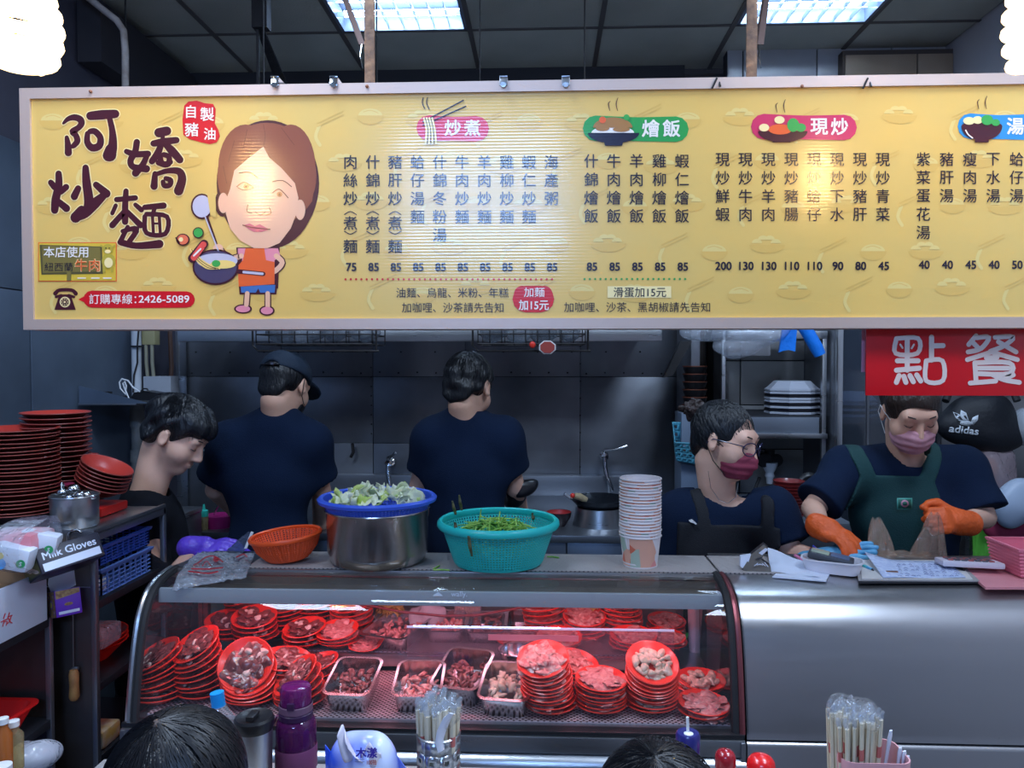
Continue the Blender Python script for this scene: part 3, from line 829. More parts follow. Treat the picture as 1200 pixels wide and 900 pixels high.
# wok and food
f.use(M_BR, 5).disc(253, 313, 27, 21, 28); f.stroke([(278, 318), (309, 321)], 5)
f.use(M_GY, 6).stroke([(286, 319), (308, 321)], 3)
f.use(M_DG, 6).disc(253, 313, 25, 19, 28); f.use(M_GY, 7).disc(255, 306, 24, 9, 24)
f.use(M_NO, 8).disc(262, 310, 15, 5)
for q in (0, 3, 6): f.stroke([(224 + q, 292 + q * .4), (230 + q, 304), (242 + q, 314 - q * .4), (252 + q, 315)], 1.8)
f.use(M_BR, 8.5)
for q in (1.5, 4.5): f.stroke([(224 + q, 292 + q * .4), (230 + q, 304), (242 + q, 314 - q * .4), (252 + q, 315)], .7)
f.stroke([(226, 303), (240, 286)], 10); f.use(signmat('sign_meat_red', '#e0514a'), 9).stroke([(228, 302), (239, 287)], 7.5); f.use(M_WH, 10).stroke([(228, 300), (236, 292)], 2)
f.use(M_BR, 8).disc(215, 281, 8, 7); f.use(signmat('sign_shrimp', '#e2704e'), 9).disc(215, 281, 6.5, 5.8); f.use(M_CR, 10).disc(213, 281, 2.6); f.use(M_BR, 9).stroke([(207, 279), (211, 285)], 1.6)
f.use(M_BR, 8).disc(233, 273, 6.5, 6.5); f.use(M_LG, 9).disc(233, 273, 5.3, 5.3); f.disc(254, 309, 5, 4)
f.out('cook_drawing', sg)
# --- beef badge
f = PR(); f.use(M_OR, 2).poly([(45, 284), (137, 284), (137, 330), (45, 330)]); f.use(signmat('badge_yellow', '#d9b83c'), 3).poly([(46, 285), (136, 285), (136, 329), (46, 329)])
f.use(signmat('badge_olive_dark', '#5c5430'), 4).poly([(47, 287), (120, 289), (121, 321), (49, 322)]); f.use(M_OL, 5).poly([(50, 288), (118, 290), (119, 318), (51, 320)]).poly([(79, 319), (84, 319), (84, 329), (79, 329)])
f.use(M_WH, 6).textw('本店使用', 52, 104, 295.5, 13.5, .010); f.use(M_INK, 6).textw('紐西蘭', 53, 86, 313, 11, -.005); f.use(M_CR, 6).textw('牛肉', 88.5, 118, 311, 16, .02); f.use(M_OR, 7).textw('牛肉', 89, 117.5, 311, 15, .006)
f.use(signmat('badge_cow', '#b9a63c'), 6).disc(127, 292, 6, 6); f.disc(128, 306, 8, 9); f.stroke([(119, 288), (123, 291)], 2); f.stroke([(135, 288), (131, 291)], 2); f.stroke([(123, 312), (123, 318)], 3); f.stroke([(132, 312), (132, 318)], 3)
f.use(M_CR, 7).disc(127, 295, 3.5, 2.2); f.disc(128, 308, 5, 6); f.use(M_INK, 8).disc(125, 291, .8); f.disc(129, 291, .8)
f.use(M_WH, 6)
for q in (92, 108, 122): f.stroke([(q, 326), (q + 9, 326)], 1.4)
f.out('beef_badge_print', sg)
# --- telephone and order line
f = PR(); f.use(M_BR, 2).stroke([(65, 344), (70, 340), (84, 340), (89, 344)], [5, 4, 4, 5]); f.poly([(70, 345), (83, 345), (89, 363), (64, 363)])
f.stroke([(66, 348), (72, 346)], 3); f.stroke([(81, 346), (87, 348)], 3)
f.use(M_CR, 3).disc(76.5, 354, 6.2); f.use(M_BR, 4).disc(76.5, 354, 4.6); f.use(M_CR, 5)
for q in range(8): f.disc(76.5 + 3.3 * math.cos(q * .785), 354 + 3.3 * math.sin(q * .785), .7, seg=6)
f.disc(76.5, 354, 1.4, seg=8)
f.use(M_RED, 2).stroke([(108, 350.5), (150, 351), (219, 351)], [20, 20, 19]); f.poly([(92, 351), (101, 346), (101, 355)])
f.use(M_WH, 3).textw('訂購專線：', 105, 160, 350.5, 12.5, .004); f.textw('2426-5089', 163, 222, 350.5, 12, .016)
f.out('order_line_print', sg)

# --- menu columns
INK = M_INK
def column(x, ys, chars, size, price, py):
    f = PR(); f.use(INK, 3)
    for c, y in zip(chars, ys): 
        if c in '︵︶':
            f.stroke([(x - 7, y + (2 if c == '︵' else -2)), (x, y - (1.5 if c == '︵' else -1.5)), (x + 7, y + (2 if c == '︵' else -2))], 1.1)
        else: f.text(c, x, y, size, .006)
    f.text(price, x + 1, py, 13.4, .026, 0.97)
    tag(f.out('dish_lettering', sg), kind='stuff')
S1 = ['肉絲炒︵煮︶麵', '什錦炒︵煮︶麵', '豬肝炒︵煮︶麵', '蛤仔湯麵', '什錦冬粉湯', '牛肉炒麵', '羊肉炒麵', '雞柳炒麵', '蝦仁炒麵', '海產粥']
for k, s_ in enumerate(S1):
    ys = [190, 211.3, 232.7, 249.5, 261.5, 273, 288.7] if k < 3 else [190, 211.3, 232.7, 254, 275.3]
    column(410.7 + 26.15 * k, ys, s_, 17.3, '75' if k == 0 else '85', 313)
for k, s_ in enumerate(['什錦燴飯', '牛肉燴飯', '羊肉燴飯', '雞柳燴飯', '蝦仁燴飯']):
    column(692.7 + 26.6 * k, [188.7, 210.4, 231.7, 253], s_, 17.3, '85', 312.5)
for k, (s_, p_) in enumerate([('現炒鮮蝦', '200'), ('現炒牛肉', '130'), ('現炒羊肉', '130'), ('現炒豬腸', '110'), ('現炒蛤仔', '110'), ('現炒下水', '90'), ('現炒豬肝', '80'), ('現炒青菜', '45')]):
    column(846.7 + 26.8 * k, [187.2, 208.6, 230, 251.3], s_, 17.3, p_, 311.7)
for k, (s_, p_) in enumerate([('紫菜蛋花湯', '40'), ('豬肝湯', '40'), ('瘦肉湯', '45'), ('下水湯', '40'), ('蛤仔湯', '50')]):
    column(1081.7 + 27.3 * k, [186.7, 208, 229.5, 251, 272.5], s_, 17.3, p_, 310.3)
f = PR(); f.use(INK, 3)
f.textw('油麵、烏龍、米粉、年糕', 464.5, 596, 343, 12.5); f.textw('加咖哩、沙茶請先告知', 471, 590, 360.5, 12.5); f.textw('加咖哩、沙茶、黑胡椒請先告知', 661, 832, 360, 12.5)
tag(f.out('small_lettering', sg), kind='stuff')
f = PR(); f.use(M_CR, 2).poly([(712, 335.5), (786.5, 335.5), (786.5, 349), (712, 349)]); f.use(INK, 3).textw('滑蛋加15元', 719, 780.5, 342.5, 12.5, .003)
f.use(M_RED, 2).stroke([(616, 350.5), (634, 350.5)], 31).disc(612, 344, 9.5, 9).disc(638, 345, 9.5, 10)
f.use(M_WH, 3).textw('加麵', 614, 638, 342.5, 12, .004); f.textw('加15元', 608, 643, 357.5, 13, .016)
f.use(M_RED, 2)
k = 405
while k < 653: f.disc(k, 327.3, 1.35, seg=8); k += 6.2
f.use(M_GR, 2); k = 685
while k < 806: f.disc(k, 327, 1.35, seg=8); k += 6.2
tag(f.out('notes_print', sg), kind='stuff')
# --- headings
def heading(x0, x1, y, m, text, tx, sz):
    h = PR(); h.use(m, 2).stroke([(x0 + 15, y), ((x0 + x1) / 2, y + 1), (x1 - 15, y + 1)], [30, 28, 30])
    h.use(M_WH, 3)
    for c, x in zip(text, tx): h.text(c, x, y, sz, .024)
    return h
h = heading(488, 573, 150, signmat('sign_rose', '#dc3a55'), '炒煮', (530.5, 553.5), 20)
h.use(M_INK, 5)
for q in (0, 7): h.stroke([(496, 143 + q * .6), (543 + q * .4, 118 + q)], 1.6)
for q in (0, 4, 8, 12): h.use(M_CR, 6).stroke([(497 + q * .8, 139), (500 + q * .8, 152), (499 + q, 168)], 2.4); 
for q in (2, 6, 10): h.use(M_INK, 7).stroke([(497 + q * .8, 139), (500 + q * .8, 152), (499 + q, 168)], .8)
for q in (0, 5): h.use(M_INK, 5).stroke([(496 + q, 115), (495 + q, 121), (498 + q, 128)], 1.1)
h.out('heading_print', sg)
def steam(h, x, y):
    for q in (0, 9): h.use(M_BR, 5).stroke([(x + q, y + (0 if q else 4)), (x + q - 2, y + 7), (x + q - .5, y + 15)], [.6, 1.2, .6])
h = heading(683, 807, 150.5, M_GR, '燴飯', (762.5, 786.7), 21)
h.use(M_INK, 5).disc(719, 156, 30, 12, a0=0, a1=180); h.poly([(708, 167), (730, 167), (729, 171), (709, 171)]); h.use(M_WH, 6).disc(718, 156, 25, 8, a0=180, a1=360)
h.use(signmat('sign_curry', '#a8763e'), 7).disc(718, 150, 23, 12, a0=180, a1=360); h.disc(706, 151, 8, 3); h.disc(728, 152, 10, 3); h.use(M_OR, 8).disc(706, 141, 4); h.use(M_LG, 8).disc(734, 138, 3.5); steam(h, 715, 115)
h.out('heading_print', sg)
h = heading(880, 1004, 148.5, M_PK, '現炒', (959.8, 983.5), 21)
h.use(M_BR, 5).disc(917, 154, 29, 13, a0=0, a1=180); h.poly([(905, 163), (926, 163), (926, 167), (905, 167)]); h.use(M_OR, 6).disc(914, 152, 14, 6); h.use(M_CR, 7).disc(895, 150, 6, 4.5); h.disc(913, 141, 6, 4.5)
h.use(M_LG, 7).disc(929, 147, 7, 8); h.disc(938, 150, 6, 5); steam(h, 911, 117); h.out('heading_print', sg)
h = heading(1122, 1216, 148, M_BL, '湯', (1189.5,), 21)
h.use(M_BR, 5).disc(1150, 148, 24, 17, a0=0, a1=180); h.disc(1150, 148, 24, 6); h.poly([(1142, 162), (1158, 162), (1158, 167), (1142, 167)]); h.use(M_CR, 6).disc(1135, 142, 7, 4.5); h.disc(1145, 141, 6, 4.5); h.use(M_LG, 7).disc(1156, 141, 7, 6); h.disc(1166, 144, 5, 4)
h.use(M_WH, 6).stroke([(1131, 153), (1134, 158), (1139, 162)], 1.5); steam(h, 1147, 113); h.out('heading_print', sg)

# clips and hooks on the top edge
for px, kind, lb in ((322, 0, 'shiny clip on the sign edge above the caricature hair'), (391, 0, 'shiny clip on the sign edge, left of the left hanger'), (590, 1, 'grey clip on the sign edge, the left one of a pair above the chopstick heading'),
                 (663, 1, 'grey clip on the sign edge, the right one of a pair above the green heading')):
    c = at(px, 97, SY_ - .008)
    o = B().box(c + Vector((0, 0, .004)), (.018, .002, .022), (R(-8), 0, 0), bev=.0008).box(c + Vector((0, .02, .014)), (.018, .045, .002)).lathe([(.006, 0), (.006, .004), (0, .004)], 10, c + Vector((0, -.002, -.006)), (R(90), 0, 0)).out('metal_clip', CHROME if kind == 0 else STEEL)
    tag(o, lb, 'clip')
for px, lb in ((841, 'bent wire hook over the sign edge, left of the right hanger'), (1018, 'bent wire hook over the sign edge above the pink heading end')):
    c = at(px, 97, SY_ - .01)
    o = B().tube([c + Vector((-.012, 0, -.012)), c + Vector((-.002, 0, .010)), c + Vector((.004, .01, .012)), c + Vector((.006, .0, -.008))], .0022, 6).out('wire_hook', IRON); tag(o, lb, 'hook')

# --- red board 點餐 hanging below
RY = 1.80
rt = root('red_sign', at(1110, 390, RY), 'red board with the two large pale characters for ordering, hung under the menu sign', 'sign')
a, b = at(1015.5, 380, RY), at(1018, 463, RY); zz0, zz1 = at(1018, 463.5, RY).z, at(1018, 380, RY).z
B().box2((a.x, RY, zz0), (a.x + .62, RY + .004, zz1), bev=.001).out('board', mat('red_acrylic', (0.72, 0.005, 0.012), .3, coat=.4), rt)
f = Print(lambda a, b: at(a, b, RY - .001), (0, -1, 0), .0004)
mw = mat('pale_vinyl', (0.86, 0.72, 0.66), .5); mr = MATS['red_acrylic']
c5 = lambda L: [(1010 + x / 6.316, 380 + y / 6.316) for x, y in L]
f.use(mw, 1)
W = 6.0
for L in ([(255, 105), (250, 215), (410, 215), (415, 105), (255, 105)], [(335, 110), (335, 340)], [(262, 270), (415, 270)], [(255, 340), (425, 325)], [(275, 380), (255, 430)], [(310, 385), (325, 430)], [(355, 380), (380, 425)], [(405, 375), (435, 420)],
          [(515, 95), (515, 265)], [(520, 160), (600, 158)], [(475, 270), (475, 418), (600, 415), (595, 270), (475, 270)]):
    f.stroke(c5(L), W if len(L) < 5 else 5.4)
f.stroke(c5([(283, 150), (300, 175)]), 2.2); f.stroke(c5([(385, 150), (368, 178)]), 2.2)
f.out('character', rt)
f = Print(lambda a, b: at(a, b, RY - .001), (0, -1, 0), .0004); f.use(mw, 1)
for L in ([(845, 85), (790, 150)], [(850, 100), (940, 97), (880, 180), (785, 205)], [(825, 140), (860, 175)], [(985, 97), (1120, 95), (1050, 160), (950, 200)], [(1010, 130), (1140, 205)], [(960, 205), (780, 262)], [(955, 205), (1150, 262)],
          [(920, 248), (1000, 245)], [(835, 285), (845, 425)], [(840, 285), (1090, 285), (1090, 365), (850, 365)], [(850, 325), (1085, 325)], [(800, 435), (990, 420)], [(960, 370), (1050, 410), (1165, 430)], [(1120, 375), (1060, 400)]):
    f.stroke(c5(L), 5.6 if len(L) < 5 else 4.8)
f.out('character', rt)
# ---------------------------------------------------------------- counter: glass display case and steel counter
TOPZ = CAMZ - .563
prof0 = [(2.05, TOPZ), (1.985, TOPZ - .006), (1.925, TOPZ - .026), (1.885, TOPZ - .070), (1.862, TOPZ - .13), (1.845, TOPZ - .20), (1.832, TOPZ - .27), (1.825, TOPZ - .32)]
def smooth_prof(P, n=6):
    out = []
    for i in range(len(P) - 1):
        g = lambda t: P[max(0, min(len(P) - 1, t))]
        p0, p1, p2, p3 = g(i - 1), g(i), g(i + 1), g(i + 2)
        for q in range(n):
            t = q / n
            out.append(tuple(0.5 * (2 * p1[c] + (p2[c] - p0[c]) * t + (2 * p0[c] - 5 * p1[c] + 4 * p2[c] - p3[c]) * t * t + (3 * p1[c] - p0[c] - 3 * p2[c] + p3[c]) * t ** 3) for c in (0, 1)))
    out.append(P[-1]); return out
PROF = smooth_prof(prof0)
CX0, CX1 = -1.02, 0.470
SILL = TOPZ - .322      # front sill height
DECK = TOPZ - .312
SHELF = CAMZ - .829
def extrude(b, prof, x0, x1, close=False):
    V = [(x, y, z) for x in (x0, x1) for y, z in prof]; n = len(prof)
    F = [(k, k + 1, n + k + 1, n + k) for k in range(n - 1)]
    if close: F += [(n - 1, 0, n, 2 * n - 1), tuple(range(n))[::-1], tuple(range(n, 2 * n))]
    return b.add(V, F)
def ywall(prof, t):   # profile pushed inwards
    return [(y + t, z - t * .6) for y, z in prof]
dc = root('display_case', ((CX0 + CX1) / 2, 2.1, 0), 'curved glass refrigerated display case full of plated meats under pink light', 'display case')
g = extrude(B(), PROF[2:], CX0 + .012, CX1 - .012).out('curved_glass', GLASS, dc, 60)
# end arches: steel tube with black gasket
for x, s_ in ((CX0, 1), (CX1, -1)):
    B().tube([(x, y - .004, z + .002) for y, z in PROF], .008, 8).out('end_arch', STEEL if s_ > 0 else mat('arch_red_steel', (.35, .10, .11), .35, .8), dc)
    B().tube([(x + s_ * .014, y, z) for y, z in PROF], .010, 8).out('arch_gasket', RUBBER, dc)
B().add([(CX0 + .006, y, z) for y, z in PROF] + [(CX0 + .006, 2.42, SILL), (CX0 + .006, 2.42, TOPZ - .06), (CX0 + .006, 2.2, TOPZ)], [tuple(range(len(PROF) + 3))]).out('end_glass', GLASS, dc)
B().add([(CX1 - .006, y, z) for y, z in PROF] + [(CX1 - .006, 2.42, SILL), (CX1 - .006, 2.42, TOPZ - .06), (CX1 - .006, 2.2, TOPZ)], [tuple(range(len(PROF) + 3))]).out('end_glass', GLASS, dc)
# top: steel plate with front lip, woven mat on it, glass holder rail with decal
B().box2((CX0, 2.045, TOPZ - .016), (CX1, 2.235, TOPZ), bev=.002).box2((CX0, 2.036, TOPZ - .012), (CX1, 2.047, TOPZ + .003), bev=.002).out('top_plate', STEEL_H, dc)
B().prism([(CX0, 2.235, TOPZ), (CX0, 2.43, TOPZ - .06), (CX0, 2.43, TOPZ - .075), (CX0, 2.235, TOPZ - .012)], (CX1 - CX0, 0, 0)).out('rear_top', STEEL_H, dc)
ry = 1.935
B().box2((CX0 + .02, ry, at(600, 711.5, ry).z), (CX1 - .02, ry + .012, at(600, 694.5, ry).z), bev=.002).out('glass_holder_rail', mat('frosted_rail', (.34, .37, .41), .6), dc)
f = Print(lambda a, b: at(a, b, ry - .001), (0, -1, 0)); mwl = mat('decal_white', (.75, .85, .95), .4)
f.use(mwl, 1).poly([(507, 698.5), (519, 698.5), (517, 696.3), (513.5, 694), (509.5, 696)]); f.text('wally.', 538, 697, 8.5, .012); f.out('decal', dc)
B().box2((CX0 + .02, 1.95, TOPZ - .042), (CX1 - .02, 2.04, TOPZ - .034)).box2((CX0 + .02, 2.03, TOPZ - .055), (CX1 - .02, 2.04, TOPZ - .016)).out('lamp_housing', mat('housing_reflected_brown', (.20, .16, .13), .35, .5), dc)  # opaque plate hiding the tube; its brown stands in for a reflection
B().tube([(CX0 + .05, 1.962, TOPZ - .049), (CX1 - .05, 1.962, TOPZ - .049)], .006, 10).out('pink_tube', mat('pink_tube_glow', (1, .4, .5), .4, emit=(1, .16, .26), estr=5), dc)
# inside
B().box2((CX0 + .01, 1.84, DECK - .02), (CX1 - .01, 2.15, DECK - .004)).out('deck_plate', STEEL_DULL, dc)
B().box2((CX0 + .03, 1.855, DECK - .004), (CX1 - .02, 2.143, DECK)).out('deck_mesh', pattern('deck_mesh_red', (.55, .42, .45), (.05, .01, .012), 95, .45, .3, size=.38, bump=.8), dc)
B().box2((CX0 + .25, 2.145, SHELF - .035), (CX1 - .13, 2.42, SHELF), bev=.003).out('raised_shelf', STEEL, dc)
B().box2((CX0 + .26, 2.16, SHELF), (CX1 - .14, 2.41, SHELF + .003)).out('shelf_mesh', pattern('shelf_mesh_grey', (.30, .30, .33), (.04, .03, .04), 110, .4, .6, size=.36, bump=.6), dc)
bx0, bx1 = at(246, 600, 2.42).x, at(793, 600, 2.42).x
B().box2((bx0, 2.42, SILL), (bx1, 2.43, TOPZ - .06)).out('rear_panel', mat('rear_panel_steel', (.34, .37, .38), .35, .6, noise=(.26, .28, .29), nscale=4), dc)
B().box2((bx0 - .035, 2.405, SILL), (bx0 - .022, 2.43, TOPZ - .07)).box2((bx0 - .018, 2.405, SILL), (bx0 - .004, 2.43, TOPZ - .07)).out('red_door_edge', mat('red_rail', (.22, .04, .04), .5), dc)
B().box2((bx1, 2.405, SILL), (bx1 + .02, 2.43, TOPZ - .07), bev=.002).out('rear_post', STEEL_DULL, dc)
sl = B()
for px in (268, 773): q = at(px, 727, 2.418); sl.box2((q.x - .006, 2.415, q.z - .02), (q.x + .006, 2.42, q.z + .02))
sl.out('finger_slot', RUBBER, dc)
B().box2((CX0, 2.40, .05), (CX1, 2.43, SILL)).out('rear_base_panel', STEEL_DULL, dc)
ax0, ax1 = at(477, 750, 2.135).x, at(790, 750, 2.135).x
B().box2((ax0, 2.133, SHELF - .002), (ax1, 2.138, at(600, 737, 2.135).z)).out('acrylic_screen', GLASS_DIM, dc)
B().box2((ax0, 2.1325, at(600, 737.6, 2.133).z), (ax1, 2.1385, at(600, 735.6, 2.133).z)).out('reflection_line', mat('tube_reflection_glow', (.6, .8, 1), .15, emit=(.45, .65, 1), estr=.35), dc)  # glowing strip stands in for a tube light's reflection
q0, q1 = at(572, 750, 2.13), at(678, 745, 2.13)
B().box2((q0.x, 2.128, q0.z), (q1.x, 2.132, q1.z)).out('screen_handle', mat('frosted_pink', (.55, .33, .38), .5), dc)
# sill and base
B().box2((CX0 - .012, 1.81, SILL - .005), (CX1 + .004, 1.85, SILL + .006), bev=.002).out('sill_strip', mat('sill_dark', (.05, .05, .055), .35, .7), dc)
B().box2((CX0 - .012, 1.805, SILL - .046), (CX1 + .004, 2.40, SILL - .006), bev=.003).out('front_sill', STEEL, dc)
pr = [(1.83, SILL - .048), (1.805, SILL - .050), (1.792, SILL - .060), (1.788, SILL - .078), (1.79, SILL - .2), (1.80, .08), (1.86, .08)]
extrude(B(), pr, CX0 - .01, CX1 + .004).out('base_front', STEEL, dc, 60)
B().box2((CX0 - .01, 1.80, .08), (CX0, 2.4, SILL - .01)).box2((CX1 - .006, 1.80, .08), (CX1 + .004, 2.4, SILL - .01)).out('base_side', STEEL, dc)['kind'] = 'stuff'
for x in (CX0 + .06, CX1 - .06):
    for y in (1.87, 2.36): B().cyl((x, y, 0), .02, .085, 12).out('foot', RUBBER, dc)
# cable drooping behind the glass
cb = B().tube([at(*p) for p in ((398, 704, 2.05), (430, 709, 2.05), (470, 717, 2.05), (520, 722, 2.05), (560, 721, 2.05), (600, 714, 2.05), (640, 706, 2.05), (665, 700, 2.06))], .0035, 8).out('cord', mat('dark_red_cord', (.12, .015, .02), .5)); tag(cb, 'dark red cord drooping across the inside top of the display case', 'cord')

sc_ = root('steel_counter', (1.3, 2.1, 0), 'rounded stainless steel counter to the right of the display case', 'counter')
pr = PROF + [(1.822, SILL - .01)]
extrude(B(), pr, CX1 + .012, 1.94).out('curved_front', STEEL_H, sc_, 60)
B().box2((CX1 + .012, 2.05, TOPZ - .012), (1.94, 2.28, TOPZ), bev=.001).out('top_plate', STEEL_H, sc_)
extrude(B(), [(1.83, SILL - .014), (1.822, SILL - .018), (1.818, SILL - .026), (1.82, .05), (1.88, .05)], CX1 + .012, 1.94).out('lower_front', STEEL_H, sc_, 60)
B().box2((CX1 + .012, 2.26, .05), (1.94, 2.28, TOPZ - .012)).out('rear_panel', STEEL_DULL, sc_)
ptp = [(CX1 + .012, y, z) for y, z in PROF] + [(CX1 + .012, 2.27, TOPZ), (CX1 + .012, 2.27, .06), (CX1 + .012, 1.83, .06)]
B().prism(ptp, (.004, 0, 0)).out('end_cheek', STEEL_DULL, sc_)
# woven top mats
wm = pattern('woven_mat', (.42, .38, .37), (.10, .09, .10), 120, .6, .2, size=.33, bump=1.0)
for a, b_, lb in ((300, 462, 'grey woven non-slip mat under the orange basket and steel pot'), (466, 835, 'grey woven non-slip mat under the turquoise basket and cups'), (838, 912, 'grey woven non-slip mat piece behind the arch, under the papers')):
    x0, x1 = at(a, 660, 2.12).x, at(b_, 660, 2.12).x
    o = B().box2((x0, 2.052, TOPZ + .0005), (x1, 2.232, TOPZ + .0045), bev=.001).out('counter_mat', wm); tag(o, lb, 'mat')
MZ = TOPZ + .005
o = B().prism([(CX0 - .005, 2.055, TOPZ + .001), (at(300, 660, 2.1).x, 2.055, TOPZ + .001), (at(300, 660, 2.1).x, 2.23, TOPZ + .001), (CX0 + .045, 2.23, TOPZ + .001)], (0, 0, .003)).out('dark_mat', mat('dark_sheet', (.05, .055, .07), .35)); tag(o, 'smooth dark plastic sheet on the left end of the case top', 'mat')

# ---------------------------------------------------------------- meat plates
MEATM = [mat('dark_beef', (.13, .03, .03), .28, noise=(.26, .08, .07), nscale=70, coat=.4), mat('marbled_pork', (.42, .07, .07), .32, noise=(.72, .42, .36), nscale=75, coat=.3),
         mat('pink_pork', (.42, .10, .10), .32, noise=(.62, .28, .25), nscale=80, coat=.3), mat('pale_seafood', (.52, .38, .28), .35, noise=(.66, .54, .40), nscale=60, coat=.3),
         mat('fatty_white', (.70, .58, .50), .4, noise=(.60, .45, .38), nscale=40)]
def meat_mesh(kind, seed, r=.054, n=30, parent=None, z=.010, name='meat'):
    rng = random.Random(seed); b = B()
    main = {0: 0, 1: 1, 2: 2, 3: 3}[kind]
    for k in range(n):
        a = rng.uniform(0, 6.28); d = r * math.sqrt(rng.random()) * .80
        sz = rng.uniform(.012, .022) * (1.45 if kind in (0, 1, 2) else .75)
        b.mi(0 if rng.random() > (.16 if kind == 0 else .0) else 1)
        if b.i: sz *= .55
        n0 = len(b.V)
        b.ball((0, 0, 0), (sz, sz * rng.uniform(.5, .85), (.0022 if kind < 3 else .0055) if not b.i else .006), 12, 6)
        rz = rng.uniform(0, 6.28); E_ = Euler((rng.uniform(-.3, .3), rng.uniform(-.3, .3), rz)).to_matrix(); ph = rng.uniform(0, 6); w = rng.uniform(100, 200)
        c = Vector((d * math.cos(a), d * math.sin(a), z + .009 * (1 - d / r) + rng.uniform(0, .005)))
        for q in range(n0, len(b.V)):
            v = b.V[q]; v = Vector((v.x, v.y + .004 * math.sin(v.x * w + ph), v.z + .0022 * math.sin(v.x * w * 1.3 + ph) + .0012 * math.cos(v.y * w * 1.5)))
            b.V[q] = E_ @ v + c
    return b.out(name, [MEATM[main], MEATM[4]], parent, 60)
PLR = .066
def plate_mesh():
    s = PLR / .066
    return B().lathe([(0, .004), (.030 * s, .004), (.032 * s, 0), (.036 * s, 0), (.040 * s, .004), (.058 * s, .013), (.0655 * s, .0165), (.066 * s, .0185), (.064 * s, .0195), (.057 * s, .0165), (.040 * s, .0075), (.034 * s, .0060), (0, .0060)], 36)
pl_me = None
meats = {}
def new_plate(kind, seed, label, group, loc, tilt, sc=1.0):
    global pl_me
    t = root('meat_plate', (0, 0, 0), label, 'plate of meat', group)
    if pl_me is None:
        o = plate_mesh().out('plate', REDP, t, 30); pl_me = o.data
    else:
        o = bpy.data.objects.new('plate', pl_me); COL.objects.link(o); o.parent = t
    k = (kind, seed % 4)
    if k not in meats:
        m = meat_mesh(kind, 100 * kind + seed % 4, parent=t); meats[k] = m.data
    else:
        m = bpy.data.objects.new('meat', meats[k]); COL.objects.link(m); m.parent = t
    m.rotation_euler = (0, 0, seed * 1.7)
    t.location = loc; t.rotation_euler = tilt; t.scale = (sc, sc, sc)
    return t
def plate_stack(px, Y, z0, n, kind, where, group, lean=(0, 0), toptilt=(0, 0), dz=.0125, sc=1.0, seed=0, jit=.10):
    """lean: x,y shift from bottom to top; tilt grows towards the top"""
    rng = random.Random(seed * 13 + n); x0 = at(px, 780, Y).x
    rz = 0
    for k in range(n):
        f = k / max(1, n - 1)
        loc = (x0 + lean[0] * f + rng.uniform(-.003, .003), Y + lean[1] * f + rng.uniform(-.002, .002), z0 + .001 + dz * k + abs(toptilt[0]) * .02 * f + abs(toptilt[1]) * .02 * f)
        g = (toptilt[0] * f, toptilt[1] * f) if n > 1 else toptilt
        tl = (g[0] + rng.uniform(-.3, .3) * jit, g[1] + rng.uniform(-.3, .3) * jit, 0)
        kk = n - 1 - k
        lab = ordp(kk, n, where[0], where[1]) if n > 1 else 'lone red plate of %s %s' % where
        new_plate(kind, seed + k, lab, group, loc, tl, sc)
D = DECK + .001
G1, G2 = 'meat plates on the lower deck of the case', 'meat plates on the raised shelf of the case'
plate_stack(645, 1.915, D, 10, 1, ('marbled pork', 'in the tall stack right of the pans'), G1, lean=(-.018, .004), toptilt=(.42, -.10), dz=.0115, seed=1)
plate_stack(705, 1.925, D, 7, 2, ('red pork', 'in the short stack between two tall ones'), G1, toptilt=(.10, .05), dz=.0095, seed=2, lean=(-.004, 0))
plate_stack(763, 1.935, D, 9, 3, ('pale squid', 'in the tall stack nearest the right arch'), G1, lean=(.002, -.004), toptilt=(.55, .10), dz=.0115, seed=3, sc=1.02)
plate_stack(823, 1.90, D, 2, 2, ('pink pork', 'at the right front corner of the deck'), G1, toptilt=(.10, .05), seed=4, sc=.96)
plate_stack(820, 2.045, D, 2, 3, ('shrimp', 'behind the right front corner pair'), G1, toptilt=(.06, .0), seed=5)
plate_stack(673, 2.06, D, 5, 1, ('sliced pork', 'behind the tall marbled stack'), G1, toptilt=(.18, .15), seed=6, dz=.011)
plate_stack(187, 1.93, D, 8, 0, ('dark beef', 'in the leftmost deck stack'), G1, lean=(-.004, .01), toptilt=(.25, -.40), dz=.0125, seed=7)
plate_stack(236, 1.96, D, 8, 0, ('dark beef', 'in the second deck stack from left'), G1, lean=(-.012, .005), toptilt=(.42, -.35), dz=.0150, seed=8)
plate_stack(293, 1.93, D, 5, 0, ('large liver slices', 'in the stack tipped forward behind the blue cap'), G1, toptilt=(.85, .12), dz=.0165, seed=9, lean=(-.01, .012), sc=1.08)
plate_stack(334, 2.00, D, 6, 0, ('liver and garlic', 'in the stack behind the steel tumbler'), G1, toptilt=(.12, .10), dz=.0125, seed=10, sc=1.05)
plate_stack(352, 1.92, D, 5, 0, ('beef and onion', 'in the stack behind the purple bottle'), G1, toptilt=(.30, -.55), dz=.0115, seed=11)
plate_stack(372, 2.06, D, 3, 0, ('chopped meat', 'behind the purple bottle, left of the pans'), G1, toptilt=(.10, -.25), seed=12)
S_ = SHELF + .004
plate_stack(268, 2.25, S_, 3, 0, ('beef with radish', 'in the shelf stack at far left'), G2, toptilt=(.15, .08), dz=.016, seed=20)
plate_stack(300, 2.22, S_, 4, 0, ('beef with radish', 'in the second shelf stack from the left'), G2, toptilt=(.25, .06), dz=.017, seed=21, lean=(-.005, 0))
plate_stack(358, 2.20, S_, 3, 0, ('diced beef', 'in the third shelf stack from the left'), G2, toptilt=(.18, -.08), dz=.015, seed=22, sc=.95)
plate_stack(336, 2.32, S_, 5, 0, ('mixed meat', 'in the shelf stack behind the third one'), G2, toptilt=(.2, -.08), dz=.016, seed=23)
